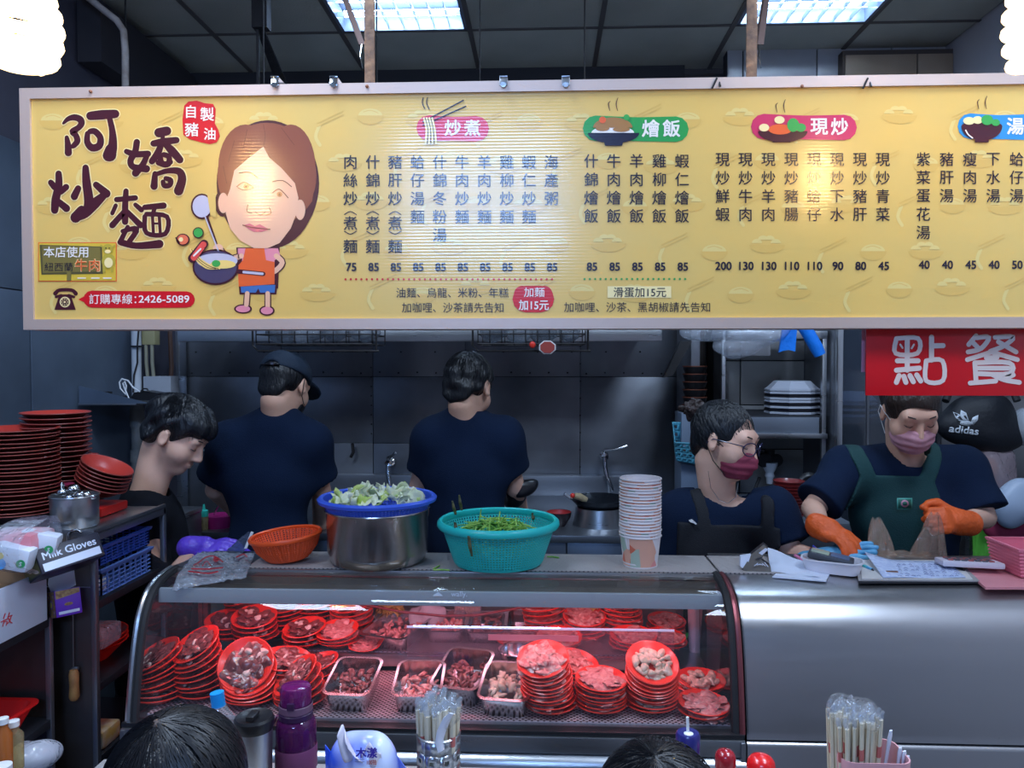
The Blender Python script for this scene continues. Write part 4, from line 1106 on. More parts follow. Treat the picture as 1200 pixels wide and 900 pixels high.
plate_stack(397, 2.20, S_, 3, 2, ('red diced meat', 'on the shelf left of the big steel pan'), G2, toptilt=(.20, -.05), dz=.013, seed=24, sc=.95)
plate_stack(290, 2.35, S_, 6, 0, ('meat strips', 'in the rear left shelf stack, tipped up'), G2, toptilt=(.10, -.35), dz=.017, seed=25)
plate_stack(372, 2.35, S_, 7, 0, ('wrapped meat', 'in the rear middle shelf stack'), G2, toptilt=(.22, -.10), dz=.016, seed=26, sc=1.1)
plate_stack(413, 2.31, S_, 5, 2, ('red meat slices', 'in the rear stack behind the red diced meat'), G2, toptilt=(.15, -.12), dz=.017, seed=27)
plate_stack(427, 2.175, S_, 1, 2, ('cubed meat', 'on the shelf edge below the big pan'), G2, toptilt=(.1, .03), seed=28, sc=.72)
plate_stack(640, 2.33, S_, 6, 1, ('pork', 'in the skewed rear stack left of the noodles'), G2, toptilt=(-.05, -.12), dz=.0155, seed=29, lean=(-.015, 0))
plate_stack(684, 2.30, S_, 4, 1, ('minced pork', 'in the stack below the yellow noodles'), G2, toptilt=(.18, .03), dz=.014, seed=30)
plate_stack(727, 2.33, S_, 8, 1, ('pork slices', 'in the tall rear stack near the right post'), G2, toptilt=(.06, .14), dz=.0135, seed=31, lean=(-.006, 0))
plate_stack(741, 2.20, S_, 3, 1, ('orange chicken', 'on the shelf edge near the right post'), G2, toptilt=(.10, .03), dz=.011, seed=32, sc=1.03)
plate_stack(780, 2.23, S_, 2, 1, ('pale chicken', 'at the right end of the raised shelf'), G2, toptilt=(.10, .06), dz=.012, seed=33, sc=.9)
plate_stack(780, 2.36, S_, 2, 1, ('pink pork', 'at the rear right corner of the raised shelf'), G2, toptilt=(.12, .06), dz=.014, seed=34, sc=.9)
plate_stack(605, 2.24, S_, 1, 1, ('pork belly', 'behind the screen, left one'), G2, toptilt=(.1, 0), seed=35)
plate_stack(655, 2.21, S_, 2, 1, ('pork belly', 'behind the screen, right pair'), G2, toptilt=(.12, 0), seed=36)

# rectangular steel food pans
PANM = mat('food_pan_steel', (.58, .58, .60), .22, 1.0, rvar=.06, nscale=12)
def rrect(w, d, r, z, n=6):
    pts = []
    for cx, cy, a0 in ((w / 2 - r, d / 2 - r, 0), (-w / 2 + r, d / 2 - r, 90), (-w / 2 + r, -d / 2 + r, 180), (w / 2 - r, -d / 2 + r, 270)):
        for k in range(n + 1):
            a = R(a0 + 90 * k / n); pts.append((cx + r * math.cos(a), cy + r * math.sin(a), z))
    return pts
def loft(b, rings, cap0=True, cap1=True):
    n = len(rings[0]); V = [v for r in rings for v in r]; F = []
    for k in range(len(rings) - 1):
        for j in range(n): F.append((k * n + j, k * n + (j + 1) % n, (k + 1) * n + (j + 1) % n, (k + 1) * n + j))
    if cap0: F.append(tuple(range(n))[::-1])
    if cap1: F.append(tuple((len(rings) - 1) * n + j for j in range(n)))
    return b.add(V, F)
def pan(px, py, Y, z, w, d, h, kind, label, group, tilt=.1, rz=0, fill=True, seed=1):
    c = Vector((at(px, py, Y).x, Y, z)); t = root('food_pan', (0, 0, 0), label, 'steel pan', group)
    b = loft(B(), [rrect(w * .80, d * .80, .012, 0), rrect(w * .86, d * .86, .018, .003), rrect(w * .96, d * .96, .022, h - .002), rrect(w * 1.05, d * 1.05, .025, h - .002), rrect(w * 1.06, d * 1.06, .025, h), rrect(w * .95, d * .95, .021, h + .0005), rrect(w * .85, d * .85, .017, .006)])
    b.out('pan_body', PANM, t, 50)
    if fill:
        rng = random.Random(seed); mb = B()
        for k in range(62):
            sz = rng.uniform(.008, .016); n0 = len(mb.V); mb.ball((0, 0, 0), (sz, sz * .6, sz * .35), 8, 5); E_ = Euler((rng.uniform(-1, 1), rng.uniform(-1, 1), rng.uniform(0, 6))).to_matrix()
            cc = Vector((rng.uniform(-.36, .36) * w, rng.uniform(-.40, .34) * d, h * .42 + rng.uniform(0, .016)))
            for q in range(n0, len(mb.V)): v = mb.V[q]; mb.V[q] = E_ @ (v + Vector((0, .2 * sz * math.sin(v.x * 300), 0))) + cc
        o = mb.out('meat_filling', MEATM[kind], t, 60); tag(o, kind='stuff')
    t.location = c; t.rotation_euler = (tilt, 0, rz)
    return t
GP = 'steel food pans in the display case'
pan(416, 815, 1.95, DECK + .014, .118, .155, .058, 0, 'steel pan of dark red giblets, leftmost of the four front pans', GP, .22, R(-3))
pan(492, 815, 1.95, DECK + .012, .120, .150, .056, 1, 'steel pan of pink shrimp, second of the four front pans', GP, .20, R(2), seed=2)
pan(545, 810, 2.00, DECK + .016, .125, .165, .062, 0, 'steel pan of brown clams, third of the four front pans', GP, .25, R(-14), seed=3)
pan(595, 820, 1.94, DECK + .012, .125, .155, .058, 3, 'steel pan of grey oysters, rightmost of the four front pans', GP, .22, R(-6), seed=4)
pan(466, 745, 2.26, S_, .15, .20, .045, 2, 'wide steel pan of red strips at the middle of the raised shelf', GP, .05, R(-18), seed=5)
pan(524, 745, 2.30, S_, .115, .15, .045, 1, 'steel pan of pink shrimp behind the screen, leftmost', GP, .1, 0, seed=6)
pan(570, 745, 2.30, S_, .115, .15, .042, 0, 'steel pan of dark pieces behind the screen, middle', GP, .1, 0, seed=7)
pan(616, 740, 2.32, S_, .115, .15, .042, 2, 'nearly empty steel pan behind the screen, right', GP, .1, 0, fill=False)
t = root('steel_bowl', Vector((at(607, 780, 2.08).x, 2.09, DECK)), 'small round steel bowl of dark meat behind the clam and oyster pans', 'bowl')
c = t.location
B().lathe([(.001, .0), (.028, 0), (.045, .014), (.052, .05), (.056, .052), (.055, .054), (.050, .052), (.043, .018), (.026, .006), (.001, .006)], 32, c + Vector((0, 0, .035))).lathe([(.03, 0), (.034, .035)], 24, c).out('bowl_body', PANM, t, 50)
mo = meat_mesh(0, 77, .036, 12, t, .03 + .035)
# noodles, skewer packet, bags on the shelf
NOOD = mat('yellow_noodle', (.62, .48, .13), .5, noise=(.5, .36, .08), nscale=40)
def noodles(px, py, Y, label, r=.05):
    c = at(px, py, Y); c.z = S_ + .01; rng = random.Random(px); t = root('noodle_portion', c, label, 'noodles')
    b = B()
    for k in range(40):
        a = rng.uniform(0, 6.28); pts = []
        for q in range(7):
            a += rng.uniform(.3, .9); rr = r * rng.uniform(.3, 1); pts.append(c + Vector((rr * math.cos(a), rr * .8 * math.sin(a), .02 + .03 * (1 - rr / r) + rng.uniform(0, .05))))
        b.tube(pts, .0022, 5)
    tag(b.out('noodle_strand', NOOD, t), kind='stuff')
    B().lathe([(.001, 0), (.03, 0), (r + .004, .02), (r + .006, .022)], 24, c).out('white_dish', WHITEP, t)
noodles(690, 715, 2.37, 'heap of yellow noodles at the rear of the shelf, right side', .055)
noodles(457, 712, 2.37, 'heap of yellow noodles at the rear of the shelf, above the wide pan', .045)
t = root('skewer_packet', at(548, 735, 2.37), 'clear packet of upright bamboo skewers at the rear of the case', 'skewers')
b = B(); c = t.location.copy(); c.z = S_
for k in range(14): b.box(c + Vector((-.036 + k * .0055, .0 + (k % 3) * .006, .065)), (.0035, .0035, .13))
tag(b.out('skewer', mat('bamboo', (.62, .40, .22), .6), t), kind='stuff')
B().box(c + Vector((.0, .005, .068)), (.086, .03, .135), bev=.008).out('packet', BAG, t)
o = blob('plastic_bag', infl(ell(at(503, 725, 2.34), (.055, .03, .05)), 0, wav(.012, 60, 110, seed=4)), at(470, 760, 2.28), at(535, 690, 2.40), .005, BAGW); tag(o, 'crumpled white plastic bag between the skewers and the left noodles', 'plastic bag')
o = blob('plastic_bag', infl(ell(at(668, 720, 2.40), (.03, .02, .03)), 0, wav(.010, 70, 120, seed=5)), at(640, 745, 2.35), at(695, 695, 2.44), .005, BAGW); tag(o, 'small white plastic bag wedged beside the yellow noodles on the right', 'plastic bag')
# white hose roll and green bin seen through the right end
o = B().tube([at(812, 700, 2.36), at(813, 740, 2.37), at(815, 797, 2.38)], .017, 16).out('paper_roll', mat('white_roll', (.62, .60, .66), .6, bump=.3, bscale=60)); tag(o, 'upright white paper roll inside the right end of the display case', 'roll')
t = root('steel_canister', Vector((at(796, 740, 2.5).x, 2.49, 0)), 'steel canister with a green scoop seen behind the right end of the case', 'canister')
c = Vector((at(796, 740, 2.5).x, 2.49, .45)); B().lathe([(.045, 0), (.045, .26), (.048, .262), (.043, .262), (.040, .01), (0, .01)], 24, c).lathe([(.045, -.45), (.045, 0)], 16, c).out('canister_body', STEEL, t)
B().box(c + Vector((-.01, -.02, .25)), (.01, .004, .12), (0, .6, 0)).out('scoop', mat('green_plastic', (.05, .55, .08), .4), t)
# ---------------------------------------------------------------- people
def RZ(a): return Matrix.Rotation(R(a), 4, 'Z')
def headM(c, yaw, nod, roll=0):
    return Matrix.Translation(c) @ RZ(yaw) @ Matrix.Rotation(R(-nod), 4, 'X') @ Matrix.Rotation(R(roll), 4, 'Y')
def head_f(mask=False, w=1.0):
    base = U(.035, ell((0, -.012, .028), (.074 * w, .094, .085)), ell((0, .030, -.040), (.056 * w, .060, .062)), ell((0, .064, -.092), (.022, .020, .018)),
             ell((.040 * w, .055, -.030), (.026, .026, .026)), ell((-.040 * w, .055, -.030), (.026, .026, .026)), cone((-.035, .078, .030), (.035, .078, .030), .012, .012))
    base = SUB(.012, base, ell((.032, .100, .010), (.019, .014, .011)), ell((-.032, .100, .010), (.019, .014, .011)))
    lids = [ell((s * .031, .078, .009), (.0145, .0125, .0115)) for s in (1, -1)]
    nose = [cone((0, .090, .012), (0, .108, -.028), .008, .0115), ell((.012, .098, -.031), (.009, .010, .007)), ell((-.012, .098, -.031), (.009, .010, .007))]
    lips = [ell((0, .088, -.057), (.022, .012, .0055)), ell((0, .086, -.067), (.019, .012, .0065))]
    ears = []
    for s in (1, -1):
        e = SUB(.006, ell((s * .078 * w, -.004, -.004), (.010, .018, .031), Euler((R(8), 0, R(-s * 18)))), ell((s * .088 * w, .002, 0), (.006, .010, .017)))
        ears.append(e)
    f = U(.010, base, *nose)
    f = U(.004, f, *lids, *lips)
    return U(.006, f, *ears)
def hand_f(curl=(.3, .5, .4), spread=.10, thumb=.7, side=1, k=.006, s=1.0, per=None):
    """wrist at origin, fingers along +Y, back of the hand +Z, thumb on side*X"""
    fs = [ell((0, .048, 0), (.038, .048, .016)), cone((0, -.01, 0), (0, .03, 0), .024, .028), ell((side * .024, .030, -.006), (.016, .030, .014))]
    for i, (x, L_) in enumerate(((.029, .068), (.010, .078), (-.010, .073), (-.028, .058))):
        cu = per[i] if per else curl
        p = Vector((side * x, .085 - abs(x) * .25, .002)); a = 0; yaw = -side * spread * (x / .029)
        pts = [p.copy()]; 
        for seg, fr in enumerate((.46, .30, .24)):
            a += cu[seg]; d = Vector((-math.sin(yaw) * math.cos(a), math.cos(yaw) * math.cos(a), -math.sin(a))); p = p + d * (L_ * fr * 1.02); pts.append(p.copy())
        fs.append(chain(pts, [.0092, .0085, .0078, .0068]))
    t0 = Vector((side * .030, .022, -.008)); t1 = t0 + Vector((side * .028, .026 + .01 * thumb, -.010 * thumb)); t2 = t1 + Vector((side * .010 * (1 - thumb), .030, -.012 * thumb)); t3 = t2 + Vector((-side * .012 * thumb, .020, -.006 * thumb))
    fs.append(chain([t0, t1, t2, t3], [.014, .0115, .0100, .0085]))
    f = U(k, *fs)
    if s != 1.0: g = f; f = lambda x, y, z: g(x / s, y / s, z / s) * s
    return f
def frame(o, fwd, up):
    """local -> world with +Y along fwd and +Z near up"""
    y = Vector(fwd).normalized(); x = y.cross(Vector(up)).normalized(); z = x.cross(y)
    M = Matrix(((x.x, y.x, z.x, o[0]), (x.y, y.y, z.y, o[1]), (x.z, y.z, z.z, o[2]), (0, 0, 0, 1))); return M
def person(spec):
    P = spec; yaw = P['yaw']; Rb = RZ(yaw).to_3x3(); N, SL, SR = P['N'], P['SL'], P['SR']; wd = P.get('wd', 1.0)
    C, Bl, H = P['C'], P['B'], P['H']
    hM = headM(P['head'], *P['hr'])
    fwd = Rb @ Vector((0, 1, 0))
    hb = hM @ Vector((0, -.035, -.075)); 
    head = local(P.get('headf') or head_f(), hM)
    torso = U(.07, ell(C, (.150 * wd, .100, .17), Rb), ell(Bl, (.135 * wd, .095, .17), Rb), ell(H, (.155 * wd, .11, .13), Rb), cone(SL, SR, .048, .048), cone(N, SL, .040, .045), cone(N, SR, .040, .045))
    arms = U(.012, chain([SL, P['EL'], P['WL']], [.038, .037, .026]), chain([SR, P['ER'], P['WR']], [.038, .037, .026]))
    tin = infl(torso, -.026)
    neck = cone(N + Vector((0, 0, -.03)), hb, .056 * P.get('nk', 1), .050 * P.get('nk', 1))
    nk2 = cone(N + Vector((0, 0, -.01)), hM @ Vector((0, .015, -.075)), .045, .036)
    fs = [U(.03, head, neck, nk2), tin]
    body = U(.02, fs[0], tin, arms)
    for hf in P.get('hands', []): body = U(.010, body, hf)
    lo = Vector([min(v) for v in zip(*[tuple(q) for q in (SL, SR, P['EL'], P['ER'], P['WL'], P['WR'], P['head'], C, H)])]) - Vector((.12, .12, .10))
    hi = Vector([max(v) for v in zip(*[tuple(q) for q in (SL, SR, P['EL'], P['ER'], P['WL'], P['WR'], P['head'], C, H)])]) + Vector((.12, .12, .13))
    ob = blob('person', body, lo, hi, P.get('h', .006), SKIN, smooth=1); tag(ob, P['label'], 'person')
    # T-shirt
    sf = P.get('sleeve', .62)
    def sl(S, E, W):
        if sf <= 1:
            e = S.lerp(E, sf); return [cone(S, e, .062, P.get('sr', .068))], e, (E - S).normalized()
        e = E.lerp(W, sf - 1); return [chain([S, E, e], [.062, .058, .045])], e, (W - E).normalized()
    a, ea, na = sl(SL, P['EL'], P['WL']); b, eb, nb = sl(SR, P['ER'], P['WR'])
    sleeves = [AND(.004, a[0], half(ea, na)) if ea else a[0], AND(.004, b[0], half(eb, nb)) if eb else b[0]]
    shirt = U(.045, infl(torso, .012), *sleeves)
    shirt = AND(.004, shirt, half(H + Vector((0, 0, -.08)), (0, 0, -1)))
    nf = P.get('neckcut', (.0, .072)); shirt = SUB(.006, shirt, ell(N + Vector((0, 0, .045 + nf[0])) + fwd * .02, (nf[1], nf[1], .085)))
    wv = P.get('wr', .007); wf = wav(wv, 14, 26, seed=P.get('seed', 1)); wf2 = wav(wv * .4, 45, 60, seed=P.get('seed', 1) + 9)
    shirt2 = infl(shirt, 0, lambda x, y, z: wf(x, y, z * .45) + wf2(x, y, z * .5))
    sh = blob(P.get('shirtname', 't_shirt'), shirt2, lo, hi, P.get('h', .006) * 1.15, P.get('shirt', NAVY), ob)
    # trousers and shoes, down to the floor
    hx = Rb @ Vector((.09, 0, 0)); fl_ = Vector((H.x, H.y, 0)); 
    if P.get('seat'):
        kn = [H + fwd * .38 + s * hx + Vector((0, 0, -.02)) for s in (1, -1)]; an = [k + Vector((0, 0, -(k.z - .08))) + fwd * .02 for k in kn]
    else:
        an = [fl_ + s * hx * 1.1 + Vector((0, 0, .08)) for s in (1, -1)]; kn = [(H + a2) / 2 + fwd * .03 + s * hx * .4 for a2, s in zip(an, (1, -1))]
    tf = U(.03, ell(H + Vector((0, 0, -.04)), (.165 * wd, .115, .12), Rb), *[chain([H + s * hx * .9 + Vector((0, 0, -.06)), k, a2], [.088, .068, .055]) for k, a2, s in zip(kn, an, (1, -1))])
    l2 = Vector((min(p.x for p in [H] + kn + an) - .2, min(p.y for p in [H] + kn + an) - .2, .06)); h2 = Vector((max(p.x for p in [H] + kn + an) + .2, max(p.y for p in [H] + kn + an) + .2, H.z + .12))
    blob('trousers', tf, l2, h2, .018, TROUSER, ob)
    for a2 in an:
        c = Vector((a2.x, a2.y, .045)) + fwd * .05
        blob('shoe', AND(.004, ell(c, (.048, .135, .06), Rb), half((c.x, c.y, .003), (0, 0, -1))), c - Vector((.16, .16, .06)), c + Vector((.16, .16, .08)), .012, RUBBER, ob)
    return ob, hM, shirt, Rb, (lo, hi), head
def strands(name, parent, M, rr, crown, n, length, r=.0009, seed=1, lift=.003, mat_=None, jit=.3, taper=True):
    """hair strands laid over an ellipsoid (radii rr, frame M) from the crown direction outwards"""
    rng = random.Random(seed); b = B(); crown = Vector(crown).normalized(); u = crown.orthogonal().normalized(); w = crown.cross(u)
    for k in range(n):
        a = rng.uniform(0, 2 * math.pi); s0 = rng.uniform(.02, .9); L_ = length * rng.uniform(.5, 1.2); pts = []; a2 = a
        for q in range(7):
            th = s0 + L_ * q / 6; a2 = a + jit * math.sin(q * .5 + k) * .3
            d = crown * math.cos(th) + (u * math.cos(a2) + w * math.sin(a2)) * math.sin(th)
            pts.append(M @ Vector((d.x * (rr[0] + lift), d.y * (rr[1] + lift), d.z * (rr[2] + lift + rng.uniform(0, .0015)))))
        b.tube(pts, [r] * 6 + [r * .3], 3, cap=False)
    return tag(b.out(name, mat_ or HAIR, parent), kind='stuff')
def hair(parent, hM, f, name='hair', h=.005, pad=.14, m=None):
    c = hM.translation; return blob(name, local(f, hM), c - Vector((pad,) * 3), c + Vector((pad,) * 3), h, m or HAIR, parent)
GLV_P = mat('purple_nitrile', (.13, .06, .62), .38, bump=.4, bscale=45, coat=.2)
GLV_O = mat('orange_rubber', (.88, .13, .02), .5, bump=.5, bscale=70)
GLV_B = mat('light_blue_nitrile', (.12, .42, .68), .4, bump=.4, bscale=45, coat=.2)
BROW = mat('brow_hair', (.03, .02, .02), .7)
def face_lines(parent, hM, closed=True):
    for s in (1, -1):
        B().tube([hM @ Vector(p) for p in ((s * .050, .074, .033), (s * .038, .090, .039), (s * .020, .0955, .035))], [.0012, .0022, .0018], 6).out('eyebrow', BROW, parent)
        B().tube([hM @ Vector(p) for p in ((s * .0455, .0795, .004), (s * .038, .0885, .001), (s * .030, .0915, -.0005), (s * .021, .0885, .003))], [.0009, .0013, .0013, .0008], 6).out('eyelash', BROW, parent)

# ---- 1 boy in profile
hc = at(207, 510, 2.50)
s1 = dict(label='boy in a black T-shirt and purple gloves, head bowed in profile behind the case', yaw=-85, head=hc, hr=(-91, 33, 0), N=at(169, 584, 2.50), SL=at(184, 606, 2.64), SR=at(166, 612, 2.37),
          EL=at(208, 690, 2.60), ER=at(190, 694, 2.32), WL=at(258, 648, 2.42), WR=at(233, 641, 2.36), C=at(176, 645, 2.5), B=at(182, 715, 2.5), H=at(184, 790, 2.5), sleeve=1.45, shirt=BLACKT, h=.0052, neckcut=(.0, .066), nk=.95, seed=3, wr=.005)
P1, hM, shf, Rb, bb_, hf1 = person(s1)
hf = U(.02, ell((0, -.022, .046), (.083, .104, .086)), ell((0, .050, .082), (.068, .058, .040), Euler((R(-28), 0, 0))), ell((0, -.060, -.014), (.074, .046, .055)))
hf = SUB(.010, hf, ell((0, .095, -.020), (.10, .088, .068)), ell((.090, .010, -.050), (.042, .042, .052)), ell((-.090, .010, -.050), (.042, .042, .052)), half((0, 0, -.075), (0, 0, 1)))
wv_ = wav(.007, 60, 130, seed=2)
hair(P1, hM, infl(hf, .002, wv_), h=.0045)
strands('hair_strands', P1, hM @ Matrix.Translation((0, -.012, .046)), (.082, .104, .086), (0, -.35, .9), 420, 1.25, seed=4, lift=.004)
face_lines(P1, hM)
gw = s1['WR']; M = frame(gw, at(272, 640, 2.36) - gw, (0, -.35, 1))
gf = infl(local(U(.01, hand_f((.35, .5, .4), side=1, thumb=.9, s=1.02), cone((0, -.03, 0), (0, .02, 0), .036, .028)), M), .0015, wav(.002, 90, 150, seed=7))
blob('glove', gf, gw - Vector((.08, .10, .10)), gw + Vector((.22, .12, .10)), .0035, GLV_P, P1)
gw = at(262, 650, 2.42); M = frame(gw, at(292, 648, 2.34) - gw, (0, 0, 1))
gf = infl(local(U(.01, hand_f((.4, .6, .5), side=-1, thumb=.7), cone((0, -.03, 0), (0, .02, 0), .034, .028)), M), .0015, wav(.002, 90, 150, seed=8))
blob('glove', gf, gw - Vector((.10, .20, .10)), gw + Vector((.20, .12, .10)), .0035, GLV_P, P1)
# mask tucked below the nose on the far side
mm = B().sheet(lambda u, v: hM @ Vector((-.02 - .052 * v, .098 - .045 * v * v - .004 * math.sin(u * 9), -.002 - .034 * u)), 6, 8); solidify(mm.out('face_shield', film('shield_film', haze=.35, hazecol=(.5, .75, .95)), P1), .001)

# ---- 2 cook with cap, back view
s2 = dict(label='cook in a navy T-shirt and cap seen from behind at the stove', yaw=-4, head=at(334, 452, 2.75), hr=(-14, 26, 0), N=at(326, 492, 2.73), SL=at(270, 518, 2.76), SR=at(363, 518, 2.76),
          EL=at(252, 574, 2.86), ER=at(377, 578, 2.86), WL=at(276, 600, 3.08), WR=at(374, 612, 3.08), C=at(316, 555, 2.76), B=at(316, 640, 2.76), H=at(318, 715, 2.76), sleeve=.66, h=.007, neckcut=(.012, .062), sr=.075, seed=5, wd=1.05)
lm = s2
for k_, c_ in (('WL', (275, 600, 3.08)), ('WR', (374, 615, 3.08))):
    M = frame(at(*c_), Vector((0, 1, -.3)), (0, .3, 1)); lm.setdefault('hands', []).append(local(hand_f((.5, .8, .6), side=1 if k_ == 'WL' else -1), M))
P2, hM, shf2, Rb2, bb2, _ = person(s2)
hair(P2, hM, SUB(.01, U(.02, ell((0, -.022, .020), (.079, .096, .075)), ell((0, -.075, -.035), (.055, .025, .045))), ell((0, .09, -.01), (.11, .085, .09)), ell((.085, .0, -.05), (.03, .05, .05)), ell((-.085, 0, -.05), (.03, .05, .05))), h=.006)
capm = mat('cap_navy', (.008, .02, .042), .8, bump=.2, bscale=200)
cf = SUB(.004, ell((0, -.012, .040), (.088, .108, .085)), half((0, 0, .030), (0, 0, 1)), ell((0, -.13, .025), (.035, .05, .022)))
hair(P2, hM, U(.008, cf, AND(.003, ell((0, .115, .040), (.070, .075, .012), Euler((R(-12), 0, 0))), half((0, .06, 0), (0, -1, 0)))), 'cap', .005, .22, capm)
B().tube([hM @ Vector(p) for p in ((-.036, -.115, .03), (0, -.122, .027), (.036, -.115, .03))], .006, 6, flat=.4).out('cap_strap', BLACK, P2)
B().box(hM @ Vector((.015, -.127, .028)), (.010, .004, .008)).out('cap_buckle', CHROME, P2)
for s in (1,): B().tube([hM @ Vector(p) for p in ((.082, -.012, .02), (.089, -.018, -.015), (.080, .0, -.04), (.065, .05, -.055))], .0016, 6).out('mask_loop', BLACK, P2)
hair(P2, hM, AND(.006, infl(ell((0, .035, -.045), (.064, .078, .062)), 0), half((0, .035, 0), (0, -1, 0))), 'face_mask', .006, .14, BLACK)

# ---- 3 cook without cap, back view
s3 = dict(label='bareheaded cook in a navy T-shirt seen from behind, black cuff on right forearm', yaw=-3, head=at(549, 455, 2.80), hr=(-18, 22, 0), N=at(546, 492, 2.78), SL=at(505, 514, 2.8), SR=at(589, 514, 2.8),
          EL=at(490, 574, 2.88), ER=at(604, 572, 2.86), WL=at(505, 606, 3.08), WR=at(612, 604, 3.06), C=at(547, 548, 2.8), B=at(548, 630, 2.8), H=at(548, 705, 2.8), sleeve=.62, h=.007, neckcut=(.010, .060), seed=8)
for k_, c_ in (('WL', (505, 606, 3.08)), ('WR', (612, 604, 3.06))):
    M = frame(at(*c_), Vector((0, 1, -.3)), (0, .3, 1)); s3.setdefault('hands', []).append(local(hand_f((.5, .8, .6), side=1 if k_ == 'WL' else -1), M))
P3, hM, shf3, Rb3, bb3, _ = person(s3)
hair(P3, hM, infl(SUB(.012, U(.02, ell((0, -.018, .036), (.084, .104, .092)), ell((0, -.078, -.025), (.060, .028, .058))), ell((0, .105, -.02), (.11, .085, .10)), ell((.088, .0, -.055), (.03, .055, .055)), ell((-.088, 0, -.055), (.03, .055, .055))), .001, wav(.006, 70, 130, seed=6)), h=.005)
strands('hair_strands', P3, hM @ Matrix.Translation((0, -.018, .036)), (.084, .104, .092), (0, -.1, 1), 260, 1.2, r=.0012, seed=9, lift=.003)
e_, w_ = s3['ER'], s3['WR']; q = e_.lerp(w_, .18) + Vector((0, -.01, .012))
blob('black_cuff', infl(U(.01, cone(q + Vector((.02, -.01, .012)), q + Vector((-.012, .03, -.035)), .047, .038)), 0, wav(.012, 50, 90, seed=3)), q - Vector((.09, .09, .09)), q + Vector((.09, .09, .09)), .005, mat('black_nitrile', (.012, .012, .016), .35, coat=.3), P3)

# ---- 4 woman with maroon mask and glasses
s4 = dict(label='woman with a hair bun, glasses and maroon mask, leaning right in a navy T-shirt', yaw=-158, head=at(850, 517, 2.50), hr=(-131, 12, -4), N=at(843, 592, 2.55), SL=at(903, 600, 2.47), SR=at(793, 604, 2.55),
          EL=at(928, 648, 2.42), ER=at(772, 690, 2.55), WL=at(962, 656, 2.31), WR=at(800, 735, 2.52), C=at(846, 640, 2.54), B=at(846, 705, 2.55), H=at(846, 780, 2.58), sleeve=.78, h=.005, neckcut=(-.002, .090), seed=11)
P4, hM, shf4, Rb4, bb4, hf4 = person(s4)
hair(P4, hM, infl(SUB(.010, U(.02, ell((0, -.022, .036), (.082, .102, .090)), ell((0, -.080, -.020), (.060, .030, .055))), ell((0, .116, -.002), (.084, .088, .112)), ell((.090, .015, -.050), (.03, .056, .060)), ell((-.090, .015, -.050), (.03, .056, .060))), .0, wav(.002, 90, seed=3)), h=.0045)
strands('hair_strands', P4, hM @ Matrix.Translation((0, -.022, .036)), (.082, .102, .090), (0, -.75, .65), 420, 1.7, r=.0009, seed=14, lift=.0025)
bc = hM @ Vector((.01, -.128, .072)); hb_ = mat('brown_black_hair', (.035, .020, .018), .45, bump=.8, bscale=110)
blob('hair_bun', infl(ell(bc, (.036, .036, .036)), 0, wav(.012, 110, 170, seed=12)), bc - Vector((.055,) * 3), bc + Vector((.055,) * 3), .003, hb_, P4)
bb_m = B(); rng = random.Random(6)
for k in range(14):
    a = rng.uniform(0, 6.28); n_ = Vector((rng.gauss(0, 1), rng.gauss(0, 1), rng.gauss(0, 1))).normalized(); u = n_.orthogonal().normalized(); w = n_.cross(u); r0 = rng.uniform(.024, .036)
    bb_m.tube([bc + (u * math.cos(t * .7) + w * math.sin(t * .7)) * r0 + n_ * .012 * math.sin(t) for t in range(7)], [.003, .005, .006, .006, .006, .005, .002], 6)
bb_m.out('bun_coil', hb_, P4)
MASKM = mat('maroon_mask', (.28, .035, .070), .75, bump=.15, bscale=250)
def face_mask(parent, hM, m, top=-.012, name='face_mask', wid=.062):
    g = U(.02, ell((0, .050, -.052), (wid, .062, .060)), cone((0, .098, -.012), (0, .106, -.045), .012, .018), ell((0, .072, -.085), (.032, .030, .028)))
    g = infl(g, .0, lambda x, y, z: .0016 * np.sin(z * 260 + 6 * x * x * 80))
    g = AND(.003, g, half((0, 0, top), (0, 0, 1)), half((0, .028, 0), (0, -1, 0)), half((0, 0, -.118), (0, .2, -1)))
    return hair(parent, hM, g, name, .0035, .15, m)
face_mask(P4, hM, MASKM)
face_lines(P4, hM)
GLS = mat('navy_frame', (.012, .015, .06), .3, coat=.4)
for s in (1, -1):
    cx = s * .034
    pts = [hM @ Vector((cx + .027 * math.cos(t) * (1 if abs(math.cos(t)) < .8 else .97), .112 - .3 * abs(cx + .027 * math.cos(t)) ** 2 * 18, .002 + .021 * math.sin(t))) for t in [2 * math.pi * k / 20 for k in range(20)]]
    B().tube(pts, .0019, 6, closed=True).out('glasses_rim', GLS, P4)
    B().add(pts, [tuple(range(20))]).out('glasses_lens', film('lens', haze=.03, gloss=.02, fres=1.5), P4)
    B().tube([hM @ Vector(p) for p in ((s * .062, .098, .010), (s * .076, .06, .010), (s * .083, .0, .008), (s * .082, -.02, -.01))], .0018, 6).out('glasses_arm', GLS, P4)
    B().tube([hM @ Vector(p) for p in ((s * .055, .045, -.018), (s * .074, .02, -.002), (s * .086, -.012, .018), (s * .088, -.020, -.01), (s * .072, .01, -.06), (s * .045, .048, -.098))], .0014, 6).out('mask_loop', BLACK, P4)
B().tube([hM @ Vector(p) for p in ((-.010, .113, .006), (0, .117, .009), (.010, .113, .006))], .0017, 6).out('glasses_bridge', GLS, P4)
nl = B().tube([at(*p) for p in ((830, 552, 2.47), (833, 572, 2.43), (843, 586, 2.41), (853, 590, 2.405), (862, 583, 2.41), (865, 566, 2.43))], .0009, 5).out('necklace', CHROME, P4)
